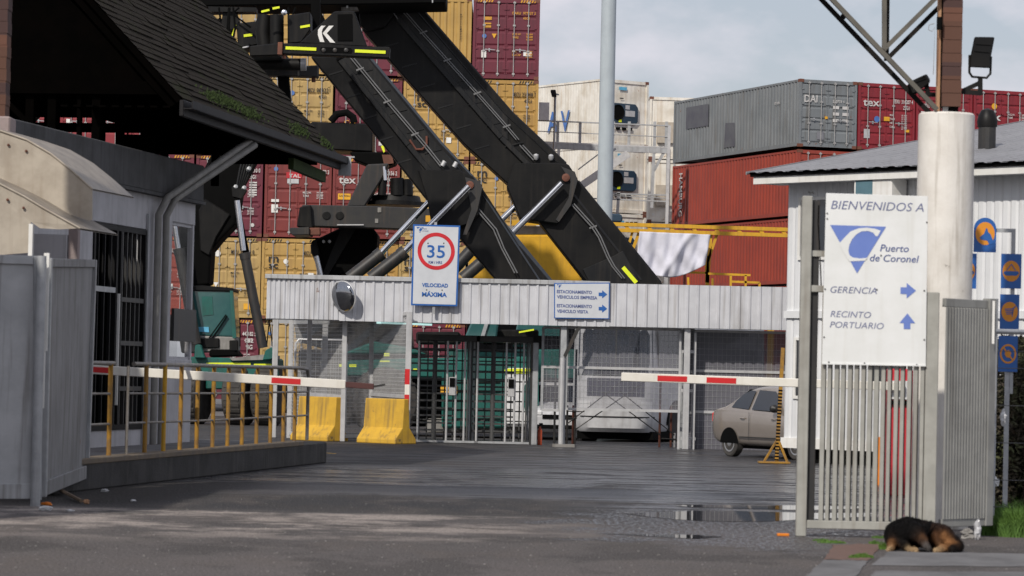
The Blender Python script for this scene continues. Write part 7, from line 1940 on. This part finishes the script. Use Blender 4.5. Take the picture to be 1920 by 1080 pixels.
# white cloth hung over the walkway
def cloth():
    Yc = 103.7
    tl, tr, bl, br = (1199, 434), (1332, 440), (1192, 500), (1322, 510)
    nx, nz = 46, 34; vs = []; fs = []
    for j in range(nz + 1):
        v = j / nz
        for i in range(nx + 1):
            u = i / nx
            x = (tl[0] * (1 - u) + tr[0] * u) * (1 - v) + (bl[0] * (1 - u) + br[0] * u) * v
            drop = 500 + 20 * math.sin(math.pi * min(1, (u * .9 + .05))) - 14 * max(0, u - .55)
            y = (tl[1] * (1 - u) + tr[1] * u) * (1 - v) + drop * v
            d = .05 * math.sin(u * 13 + v * 2.5) * (.3 + v) + .05 * math.sin((u - v * .55) * 19 + .6) * v + .025 * math.sin(u * 47 + v * 9) * v + .12 * math.exp(-((u - .72 + v * .35) / .06) ** 2) - .05 * math.sin(u * 31)
            vs.append(W(x, y, Yc - .15) + V((0, -d, 0)))
    for j in range(nz):
        for i in range(nx): q_ = j * (nx + 1) + i; fs.append((q_, q_ + 1, q_ + nx + 2, q_ + nx + 1))
    mb = MB(); mb.add(vs, fs); o = mb.build('hanging_cloth', M['cloth'], None, smooth=True, angle=180)
    s_ = o.modifiers.new('s', 'SOLIDIFY'); s_.thickness = .01
    setp(o, 'crumpled white cloth hung over the yellow walkway rail', 'cloth')
cloth()

# ---------------------------------------------------------------- lamp mast and small lamp
lm = thing('lamp_mast', 'tall pale grey steel mast rising behind the booms into the sky', 'mast', V((W(1127, 700, 95).x, 95, 0)))
mb = MB(); h_ = 16.5; mb.lathe((0, 0, 0), (0, 0, 1), [(0, .30), (.03, .30), (.05, .245), (h_, .215)], 28); mb.build('pole', M['grey_pole'], lm, smooth=True)
sm = thing('yard_lamp', 'thin yard lamp with a black flat head before the white reefers', 'lamp', V((W(1042, 700, 128).x, 128, 0)))
q = W(1041, 178, 128); mb = MB(); mb.tube([V((q.x, 128, 0)), q], .05, 8); mb.build('pole', M['galv'], sm, True, smooth=True)
mb = MB(); PX(mb, [(1032, 168), (1042, 168), (1044, 181), (1035, 181)], 127.7, .4); mb.build('lamp_head', M['black_paint'], sm, True, bevel=.03)
mb = MB(); pbar(mb, (1041, 176), (1048, 178), 128, .06, .05); mb.build('arm', M['galv'], sm, True)
# ---------------------------------------------------------------- container stacks
_cm = {}
def cmesh(key, fn, m):
    if key not in _cm:
        mb = MB(); fn(mb); o = mb.build(key[0], m); _cm[key] = o.data; bpy.data.objects.remove(o)
    return _cm[key]
def inst(name, me, parent, loc=(0, 0, 0)):
    o = bpy.data.objects.new(name, me); COL.objects.link(o); o.parent = parent; o.location = loc
    KIDS.setdefault(parent.name, []).append(o); return o
CWD, CLN = 2.438, 12.19
def body_fn(h, door, smooth=False):
    def fn(mb):
        w, l = CWD, CLN; am = .008 if smooth else .036; nr = 60 if smooth else 42
        for x in (0, w - .1):
            for y in (0, l - .12): mb.obox((x, y, .0), (.1, 0, 0), (0, .12, 0), (0, 0, h))
        for z, hh in ((0.02, .15), (h - .14, .13)):
            mb.obox((.1, .01, z), (w - .2, 0, 0), (0, .08, 0), (0, 0, hh)); mb.obox((.1, l - .09, z), (w - .2, 0, 0), (0, .08, 0), (0, 0, hh))
        for x in (.008, w - .058):
            for z, hh in ((.03, .14), (h - .09, .08)): mb.obox((x, .12, z), (.05, 0, 0), (0, l - .24, 0), (0, 0, hh))
        mb.corr((.05, .12, .17), (.05, l - .12, .17), (0, 0, h - .26), nr, am, (-1, 0, 0), .35, .5)
        mb.corr((w - .05, .12, .17), (w - .05, l - .12, .17), (0, 0, h - .26), nr, am, (1, 0, 0), .35, .5)
        mb.corr((.1, l - .06, .17), (w - .1, l - .06, .17), (0, 0, h - .31), 9, .04, (0, 1, 0), .35, .5)
        mb.obox((.05, .06, h - .03), (w - .1, 0, 0), (0, l - .12, 0), (0, 0, .02)); mb.obox((.05, .1, .1), (w - .1, 0, 0), (0, l - .2, 0), (0, 0, .05))
        if not door: mb.corr((.1, .06, .17), (w - .1, .06, .17), (0, 0, h - .31), 9, .04 if not smooth else .004, (0, -1, 0), .35, .5)
    return fn
def door_fn(h):
    def fn(mb):
        dw = (CWD - .22) / 2
        mb.corr((0, .06, .18), (0, .06, h - .15), (dw, 0, 0), 5, .032, (0, -1, 0), .72, .35)
        mb.obox((0, .035, .18), (.05, 0, 0), (0, .03, 0), (0, 0, h - .33)); mb.obox((dw - .05, .035, .18), (.05, 0, 0), (0, .03, 0), (0, 0, h - .33))
        for z in (.35, h * .37, h * .63, h - .4): mb.obox((-.03, .0, z), (.12, 0, 0), (0, .04, 0), (0, 0, .05)) ; mb.obox((dw - .09, .0, z), (.12, 0, 0), (0, .04, 0), (0, 0, .05))
    return fn
def bar_fn(h):
    def fn(mb):
        mb.tube([(0, -.01, .1), (0, -.01, h - .07)], .017, 8)
        for z in (.16, h * .34, h * .66, h - .16): mb.obox((-.05, -.035, z), (.1, 0, 0), (0, .05, 0), (0, 0, .06))
    return fn
def handle_fn(mb):
    mb.bar((-.02, -.05, 1.08), (.36, -.05, 1.06), .025, .03); mb.obox((.12, -.045, 1.0), (.05, 0, 0), (0, .03, 0), (0, 0, .12))
def cast_fn(mb):
    mb.obox((0, 0, 0), (.18, 0, 0), (0, .16, 0), (0, 0, .12)); 
def container(label, loc, rz, colour, h=2.896, door=True, marks=(), group=None, hazard=True, frame=None, extra=None, details=True):
    t = thing('shipping_container', label, 'container', loc, rz, group)
    inst('body', cmesh(('body', colour, h, door), body_fn(h, door, colour == 'reefer'), M[colour]), t)
    for x in (-.004, CWD - .176):
        for z in (-.004, h - .116): inst('corner_casting', cmesh(('corner_casting', frame or 'frame_rust'), cast_fn, M[frame or 'frame_rust']), t, (x, -.006, z))
    if door:
        dw = (CWD - .22) / 2
        for k in (0, 1):
            d = inst('door', cmesh(('door', colour, h), door_fn(h), M[colour]), t, (.105 + k * (dw + .012), 0, 0))
            for bx in ((.30, .82) if k == 0 else (.28, .80)): inst('locking_bar', cmesh(('locking_bar', h, colour), bar_fn(h), M['bar_steel']), d, (bx, 0, 0))
            inst('handle', cmesh(('handle',), handle_fn, M['galv']), d, (.36, 0, .0))
        if hazard:
            mb = MB()
            for s0 in (.14, CWD - .72):
                for k in range(6):
                    x = s0 + .1 * k; mb.quad((x, .004, h - .125), (x + .05, .004, h - .125), (x + .09, .004, h - .03), (x + .04, .004, h - .03))
            mb.build('hazard_stripes', M['ink'] if colour.startswith('gold') else M['decal_yellow'], t)
    by = {}
    for mk_ in marks:
        by.setdefault(mk_[0], MB())
        b = by[mk_[0]]
        if mk_[1] == 'box': b.quad((mk_[2], -.004, mk_[3]), (mk_[2] + mk_[4], -.004, mk_[3]), (mk_[2] + mk_[4], -.004, mk_[3] + mk_[5]), (mk_[2], -.004, mk_[3] + mk_[5]))
        elif mk_[1] == 'disc': b.add(disc_pts((mk_[2], -.006, mk_[3]), XR, ZU, mk_[4], n=16), [tuple(range(16))])
        elif mk_[1] == 'tri': b.quad((mk_[2] - mk_[4], -.006, mk_[3] + mk_[4]), (mk_[2], -.006, mk_[3] - mk_[4]), (mk_[2] + mk_[4], -.006, mk_[3] + mk_[4]))
        elif mk_[1] == 'side': b.text(mk_[2], (-.03, mk_[3], mk_[4]), mk_[7] if len(mk_) > 7 else (0, -1, 0), mk_[8] if len(mk_) > 8 else ZU, mk_[5] / .72, 0, .02, 'L', mk_[6])
        else: b.text(mk_[1], (mk_[2], -.012, mk_[3]), XR, ZU, mk_[4] / .72, 0, .015, 'L', mk_[5])
    for k, b in by.items(): b.build('decal' if k in ('decal_blue', 'decal_yellow', 'tal_red', 'galv_light', 'white_paint') else 'markings', M[k], t)
    if extra: extra(t)
    return t
def num_marks(ink, code, num, size='45G1', dx=1.5, h=2.896):
    return [(ink, code, dx, h - .55, .15, .27), (ink, num, dx + .34, h - .55, .15, .5), (ink, size, dx + .42, h - .78, .14, .27)]
def weight_marks(ink, dx=1.40, rows=((1.62, 'M.G.W.'), (1.50, 'TARE'), (.98, 'NET'), (.86, 'CU.CAP')), alt=None):
    out = []
    for z, s in rows:
        out.append((ink, s, dx, z, .075, .05 * len(s) + .02)); out.append((ink, '30 480', dx + .5, z + .02, .05, .24)); out.append((ink, '67 200', dx + .5, z - .06, .05, .24))
    return out
def msc(x=.2, z=1.95): return [('ink', 'm', x, z + .12, .31, .36), ('ink', 'sc', x + .01, z - .1, .24, .34)]
def general(rnd):
    o = []
    if rnd.random() < .7: o.append(('white_paint', 'box', .22, .92, .14, .24))
    if rnd.random() < .7: o.append(('decal_blue', 'disc', .36, 2.45, .07))
    if rnd.random() < .5: o.append(('white_paint', 'disc', 1.18, 2.38, .06))
    if rnd.random() < .5: o.append(('decal_yellow', 'box', .30, 1.42, .3, .14))
    return o

YM = 116.7
x494 = W(494, 400, YM).x
def mid(c, l): return V((x494 + 2.5 * c, YM, .45 + 2.985 * l))
GM = 'containers stacked with their doors towards the street'
names = {-4: 'far left', -3: 'second from left', -2: 'left', -1: 'left middle', 0: 'middle', 1: 'centre', 2: 'right middle', 3: 'right end'}
rnd = random.Random(31)
gold = lambda code, n: num_marks('ink', code, n) + weight_marks('ink')
redm = lambda code, n: num_marks('white_ink', code, n) + weight_marks('white_ink')
plan = [
    # column, level, colour, marks, label
    (0, 4, 'gold', msc(), 'gold container at the top edge behind the emblem spreader'),
    (1, 4, 'maroon', redm('CAIU', '871204 1') + [('white_ink', 'box', 1.2, 1.5, .05, .3), ('white_ink', 'box', .7, 1.9, .3, .05)], 'dark red container between the two booms at the top of the stack'),
    (3, 4, 'maroon', [('yellow_ink', 'CARU', 1.42, 2.38, .10, .32), ('yellow_ink', '977237 3', 1.82, 2.38, .10, .46), ('yellow_ink', '45G1', 1.82, 2.2, .09, .24)] + weight_marks('yellow_ink', 1.45) + [('yellow_ink', 'box', .38, 2.0, .28, .06), ('yellow_ink', 'box', .38, 1.88, .28, .08), ('yellow_ink', 'box', .38, 2.16, .3, .12), ('decal_blue', 'disc', .42, 1.57, .08), ('decal_yellow', 'tri', .78, 1.57, .09), ('white_paint', 'box', .32, .78, .18, .26), ('white_paint', 'box', 1.86, .86, .3, .18)], 'dark red container with yellow lettering at the top right of the stack'),
    (0, 3, 'gold', gold('MSCU', '003221') + [('decal_blue', 'disc', .95, 2.3, .09)], 'gold container right of the emblem spreader, above the red one with the red sticker'),
    (1, 3, 'maroon', redm('CAXU', '612071 8') + [('yellow_ink', 'CAI', .35, 1.2, .16, .4), ('white_ink', 'box', 1.62, .45, .14, .14)], 'dark red container behind the lower boom in the fourth tier'),
    (2, 3, 'gold', msc(.5, 2.0) + gold('MSCU', '219574') + [('white_paint', 'disc', .75, 2.5, .07), ('white_paint', 'box', 1.6, .6, .18, .2)], 'gold container with black letters between the two booms'),
    (3, 3, 'gold', msc(.2) + num_marks('ink', 'MSCU', '231958 7') + weight_marks('ink') + [('white_paint', 'disc', .66, 2.2, .08)], 'gold container under the top right dark red one'),
    (0, 2, 'redbrown', redm('TCLU', '551478 3') + [('tal_red', 'box', .78, 2.17, .56, .22), ('white_ink', 'TAL', .88, 2.2, .13, .42), ('galv_light', 'box', .82, 1.98, .42, .17), ('decal_blue', 'disc', .40, 2.5, .08), ('white_paint', 'box', .25, 1.29, .28, .1), ('white_paint', 'box', .26, .9, .24, .3)], 'red brown container with a red sticker left of the hanging spreader'),
    (-1, 2, 'maroon', redm('CRXU', '948210 0') + [('white_ink', 'disc', 2.1, .42, .07)] + [('white_ink', 'box', 1.95, 1.5 + .09 * k, .28, .05) for k in range(6)], 'dark red container between the third machine and the stickered red one'),
    (1, 2, 'redbrown', [('white_ink', 'tex', .22, 2.02, .27, .62)] + redm('TEXU', '720156 2') + [('decal_yellow', 'box', .2, 1.42, .46, .22), ('ink', 'CAUTION', .24, 1.52, .07, .38)], 'red brown container lettered tex behind the hanging spreader'),
    (2, 2, 'gold', gold('MSCU', '441907'), 'gold container behind the cylinders of the lower boom'),
    (3, 2, 'gold', msc(.25, 2.25) + num_marks('ink', 'MSCU', '880213 5') + weight_marks('ink') + [('decal_blue', 'disc', .95, 2.3, .07)], 'gold container behind the bracket between the booms, right end of its tier'),
    (-1, 1, 'gold', num_marks('ink', 'MSCU', '831771 0', dx=1.35) + weight_marks('ink', 1.35) + [('white_paint', 'disc', .85, 2.35, .12), ('white_paint', 'tri', .82, 1.2, .09), ('decal_yellow', 'box', 1.85, .32, .42, .22)], 'gold container above the cab of the third machine'),
    (0, 1, 'gold', msc(.25) + num_marks('ink', 'MSCU', '310245 6') + weight_marks('ink') + [('white_paint', 'disc', .88, 2.1, .09), ('white_paint', 'box', 1.7, 1.6, .2, .1)], 'gold container just above the left end of the canopy'),
    (1, 1, 'gold', num_marks('ink', 'MSCU', '504118 2') + weight_marks('ink'), 'gold container behind the lower lift cylinders'),
    (2, 1, 'gold', msc(.2) + num_marks('ink', 'MSCU', '672311 9') + weight_marks('ink'), 'gold container behind the speed limit board'),
    (3, 1, 'gold', num_marks('ink', 'MSCU', '119073 4'), 'gold container behind the mustard yellow hood'),
    (-1, 0, 'maroon', redm('CAXU', '447182 5') + [('white_ink', '182', 1.95, 2.1, .16, .3), ('white_ink', '4G', 2.0, 1.86, .16, .22)], 'dark red container at the ground right of the third machine cab'),
    (0, 0, 'gold', gold('MSCU', '700128') , 'gold container at the ground behind the door frame'),
    (1, 0, 'gold', (), 'lowest gold container behind the mesh fence'),
    (2, 0, 'maroon', (), 'lowest dark red container behind the turnstiles'),
    (3, 0, 'maroon', (), 'lowest dark red container behind the screened fence'),
    (-2, 3, 'crimson', (), 'red container seen through the right part of the roof lattice'),
    (-3, 3, 'crimson', (), 'red container seen through the left part of the roof lattice'),
    (-4, 3, 'crimson', (), 'red container at the far left under the tie beam'),
    (-2, 2, 'maroon', redm('HJCU', '145102 7'), 'dark red container behind the gatehouse corner'),
    (-2, 1, 'brick_red', num_marks('white_ink', 'HLBU', '145 01') + weight_marks('white_ink') + [('white_paint', 'box', 1.55, 1.0, .2, .2)], 'orange red container seen through the gatehouse window'),
    (-1, 3, 'gold', (), 'gold container behind the far end of the emblem spreader'),
    (-1, 4, 'gold', (), 'gold container at the top edge beside the roof slope'),
]
gi = 0
for c, l, colr, marks, lab in plan:
    if colr == 'gold':
        colr = ('gold', 'gold_pale', 'gold', 'gold_deep', 'gold_pale')[gi % 5]; gi += 1
    jit = V((rnd.uniform(-.02, .02), rnd.uniform(-.12, .12), 0))
    container(lab, mid(c, l) + jit, rnd.uniform(-.004, .004), colr, 2.94, True, list(marks) + general(rnd) * (1 if len(marks) < 16 else 0), GM)
# one box turned round: plain ribbed end
container('plain ribbed yellow container end in the top tier right of the upper boom', mid(2, 4) + V((0, .1, 0)), 0, 'gold', 2.94, False, [('ink', t_, 2.02, 2.3 - .09 * k, .06, .05) for k, t_ in enumerate('MSCU2519430')], GM)

# right stack: grey, brick red and crimson boxes turned a little
AR = math.radians(20.3)
cR = W(1500, 147, 122.0)
hR = 2.60
ux = V((math.cos(AR), math.sin(AR), 0)); uy = V((-math.sin(AR), math.cos(AR), 0))
def rgt(c, l): return V((cR.x, 122.0, cR.z - hR)) + ux * (2.5 * c) + V((0, 0, hR * (l - 4)))
GR = 'containers stacked behind the white office'
def dark_patch(t):
    mb = MB()
    mo_ = material('overpaint', (0.085, 0.085, 0.105), .7, col2=(0.12, 0.125, 0.135), scale=1.5)
    mb.quad((.002, 8.6, 1.35), (.002, 10.9, 1.35), (.002, 10.9, 2.25), (.002, 8.6, 2.25)); mb.build('overpaint_patch', mo_, t); mb = MB()
    mb.quad((.002, 5.9, .35), (.002, 7.0, .35), (.002, 6.9, 1.35), (.002, 6.0, 1.3))
    mb.build('overpaint_patch', mo_, t)
tm = [('white_ink', 'DAI', .2, 1.72, .28, .55), ('white_ink', '210733 4', 1.4, 1.75, .1, .5)] + [('white_ink', 'box', 1.42 + .4 * (k % 2), 1.5 - .25 * (k // 2), .26, .12) for k in range(6)] + [('decal_yellow', 'box', 1.08, 1.1, .12, .1), ('screen_grey', 'box', .75, .3, .3, .3)]
container('grey container with dark patches on its side at the top of the right stack', rgt(0, 4), AR, 'cgrey', hR - .01, True, tm + [('white_ink', 'side', '27 210', 2.2, 1.75, .09, .45)], GR, False, extra=dark_patch)
texm = [('white_ink', 'tex', .2, 1.7, .3, .7)] + num_marks('white_ink', 'TEXU', '316207 4', '22G1', 1.5, 2.4) + weight_marks('white_ink', 1.35, ((1.35, 'MGW'), (1.2, 'TARE'), (1.05, 'NET'), (.9, 'CAP'))) + [('decal_blue', 'disc', .8, 1.2, .12), ('decal_yellow', 'box', 1.1, 1.15, .25, .16), ('galv_light', 'box', .25, .45, .25, .35), ('decal_yellow', 'box', 2.0, .75, .2, .1)]
container('crimson container lettered tex beside the grey one at the top of the right stack', rgt(1, 4), AR, 'crimson', hR - .01, True, texm, GR, False)
container('crimson container behind the truss foot in the right stack', rgt(2, 4), AR, 'crimson', hR - .01, True, num_marks('white_ink', 'TEXU', '559012 1', '22G1', .3, 2.3) + [('white_ink', 'box', .2, 1.3, .8, .3)], GR, False)
container('crimson container right of the shingled column in the right stack', rgt(3, 4), AR, 'crimson', hR - .01, True, [('white_ink', 'tex', .3, 1.4, .3, .9), ('decal_yellow', 'disc', .9, 1.95, .12)] + weight_marks('white_ink', 1.5), GR, False)
container('crimson container at the right picture edge in the right stack', rgt(4, 4), AR, 'crimson', hR - .01, True, weight_marks('white_ink', .3), GR, False)
down, frontd = V((0, 0, -1)), V((0, -1, 0))
container('brick red container with white vertical lettering right under the grey one', rgt(0, 3) + V((0, 0, -.05)), AR, 'brick_red', hR - .06, True, [('white_ink', 'side', 'HAMBURG', 11.4, 2.2, .34, 1.8, (0, 0, -1), (0, -1, 0))] + weight_marks('white_ink'), GR, False)
container('brick red container below the vertically lettered one behind the yellow rail', rgt(0, 2) + V((-.02, 0, -.06)), AR, 'brick_red', hR - .06, True, [('white_ink', 'side', '40 FT', 11.7, 2.15, .08, .5)], GR, False)
container('brick red container of the second tier behind the canopy', rgt(0, 1) + V((0, 0, -.06)), AR, 'brick_red', hR - .06, True, (), GR, False)
container('brick red container at the ground behind the parked car', rgt(0, 0) + V((0, 0, -.03)), AR, 'brick_red', hR - .06, True, (), GR, False)
for c in (1, 2, 3):
    container(('brick red container below the tex box, beside the office roof', 'crimson container hidden low behind the office roof', 'crimson container low behind the white column')[c - 1], rgt(c, 3) + V((0, 0, -.02)), AR, ('brick_red', 'crimson', 'crimson')[c - 1], hR - .03, True, (), GR, False)

# ---------------------------------------------------------------- reefer stacks with their walkway
AF = math.radians(34)
cF = W(1131, 146, 137.0); hF = 2.88
fx = V((math.cos(AF), math.sin(AF), 0))
GF = 'white reefer containers beside the walkway'
def unit(dx=.32, w_=1.55, z0=.95, z1=1.85):
    def fn(t):
        mb = MB(); mb.prism([(dx, -.06, z0), (dx + w_ - .15, -.06, z0), (dx + w_, -.06, z0 + .15), (dx + w_, -.06, z1 - .15), (dx + w_ - .15, -.06, z1), (dx, -.06, z1)], (0, .12, 0)); u = mb.build('cooling_unit', M['reefer_unit'], t, bevel=.03)
        mb = MB(); mb.lathe((dx + .45, -.07, z0 + .5), (0, -1, 0), [(0, .33), (.03, .33), (.03, .3), (.005, .28), (.005, .05)], 20); mb.build('fan', M['black_flat'], u)
        mb = MB(); mb.obox((dx + .85, -.075, z0 + .35), (.5, 0, 0), (0, .02, 0), (0, 0, .25)); mb.obox((dx + .85, -.075, z0 + .65), (.22, 0, 0), (0, .02, 0), (0, 0, .18)); mb.build('control_panel', M['galv_light'], u)
        mb = MB(); mb.obox((dx + .5, -.075, z0 + .08), (.15, 0, 0), (0, .02, 0), (0, 0, .12)); mb.build('warning_label', M['hi_vis'], u)
        mb = MB(); 
        for k in range(4): mb.obox((dx + .1 + .32 * k, -.03, z0 - .25), (.2, 0, 0), (0, .06, 0), (0, 0, .12))
        mb.build('vents', M['black_flat'], u)
    return fn
def refm(blue=True):
    m_ = [('cyan', 'box', .85, 2.42, .42, .14), ('ink', 'box', .9, 2.04, .2, .05)]
    return m_
rlev = ['top', 'middle', 'low', 'second', 'ground']
for k in range(5):
    p = V((cF.x, 137.0, cF.z - hF * (k + 1)))
    mk2 = refm() if k < 3 else ()
    sd = [('decal_blue', 'side', 'A V', 4.1, .75, .9, 1.7)] if k == 0 else []
    if k == 0: sd += [('decal_yellow', 'box', -.5, 0, .001, .001)]
    container('white reefer container of the %s tier with a dark cooling unit facing the walkway' % rlev[k], p, AF, 'reefer', hF - .02, False, list(mk2) + sd, GF, False, extra=unit())
c2 = W(1219, 180, 146.0)
def beige(t):
    mb = MB(); mb.obox((.35, -.12, .75), (.75, 0, 0), (0, .14, 0), (0, 0, .95)); mb.build('beige_box', M['awning'], t)
    mb = MB(); mb.obox((1.15, -.03, .1), (.06, 0, 0), (0, .05, 0), (0, 0, 2.6)); mb.build('post_strip', M['galv'], t)
for k in range(5):
    container('bright white %s tier reefer with a beige box beside the grey container' % rlev[k], V((c2.x, 146.0, c2.z - hF * (k + 1))), math.radians(6), 'reefer', hF - .02, False, [('white_paint', 'box', .2, .3, .1, .1)], GF, False, extra=beige)

YW = 130.0
wk = thing('access_walkway', 'grey steel access walkway with stairs and railings before the reefers', 'walkway', V((W(1180, 700, YW).x, YW, 0)))
def wb_(a, b, w_, m_='galv', Y=YW, nm='beam'):
    mb = MB(); mb.bar(W(*a, Y), W(*b, Y), .12, w_, up=(0, 0, 1) if abs(a[0] - b[0]) > abs(a[1] - b[1]) else (0, -1, 0)); return mb.build(nm, M[m_], wk, True)
wb_((1008, 273), (1256, 283), .22, 'galv', nm='deck'); wb_((1008, 266), (1256, 277), .06, 'galv_light', nm='deck')
wb_((1008, 226), (1256, 236), .05, 'galv', nm='hand_rail'); wb_((1008, 246), (1256, 257), .03, 'galv', nm='hand_rail')
for x_ in (1046, 1088, 1150, 1180, 1228, 1250): wb_((x_, 228), (x_ - 1, 275), .05, 'galv', nm='baluster')
wb_((1255, 236), (1250, 420), .16, 'galv_light', nm='post'); wb_((1226, 285), (1222, 390), .1, 'galv', nm='post'); wb_((1048, 275), (1045, 330), .1, 'galv_light', nm='post'); wb_((1160, 360), (1140, 700), .12, 'galv', nm='post')
wb_((1140, 363), (1254, 366), .06, 'galv', nm='hand_rail'); wb_((1140, 366), (1254, 372), .03, 'galv', nm='hand_rail')
mb = MB(); mb.bar(W(1090, 348, YW - .3), W(1178, 288, YW - .3), .1, .3, up=(0, 0, 1)); mb.build('stair_stringer', M['galv_light'], wk, True)
mb = MB(); mb.bar(W(1084, 318, YW - .3), W(1150, 268, YW - .3), .05, .05, up=(0, 0, 1)); mb.build('stair_rail', M['galv'], wk, True)
wb_((1226, 320), (1245, 285), .05, 'galv', nm='brace'); wb_((1008, 368), (1254, 378), .05, 'galv', nm='deck')
for px in (1020, 1255):
    q = W(px, 280, YW); mb = MB(); mb.obox(V((q.x - .1, YW + .1, 0)), V((.16, 0, 0)), V((0, .16, 0)), V((0, 0, q.z))); mb.build('leg', M['galv'], wk, True)
ps = W(1016, 210, YW); 
mb = MB(); mb.box(W(1020, 209, YW), (.42, .3, .72)); mb.build('cabinet', M['plastic_white'], wk, True)
# low dark machine parts seen over the yellow rail
db = thing('dark_engine', 'dark blue engine block standing over the yellow rail before the reefers', 'engine', W(1150, 412, 112))
mb = MB(); PX(mb, [(1138, 400), (1164, 401), (1168, 407), (1166, 417), (1138, 416)], 112, .8); mb.build('block', M['reefer_unit'], db, True, bevel=.05)
for k in range(3):
    mb = MB(); ptube(mb, [(1176 + 8 * k, 419), (1176 + 8 * k, 416)], 112, .06, 8); mb.build('cap', M['black_flat'], db, True)
yb = MB(); yb.quad((-70, 106, .01), (90, 106, .01), (90, 190, .01), (-70, 190, .01))
setp(yb.build('pavement', M['slab']), kind='structure')
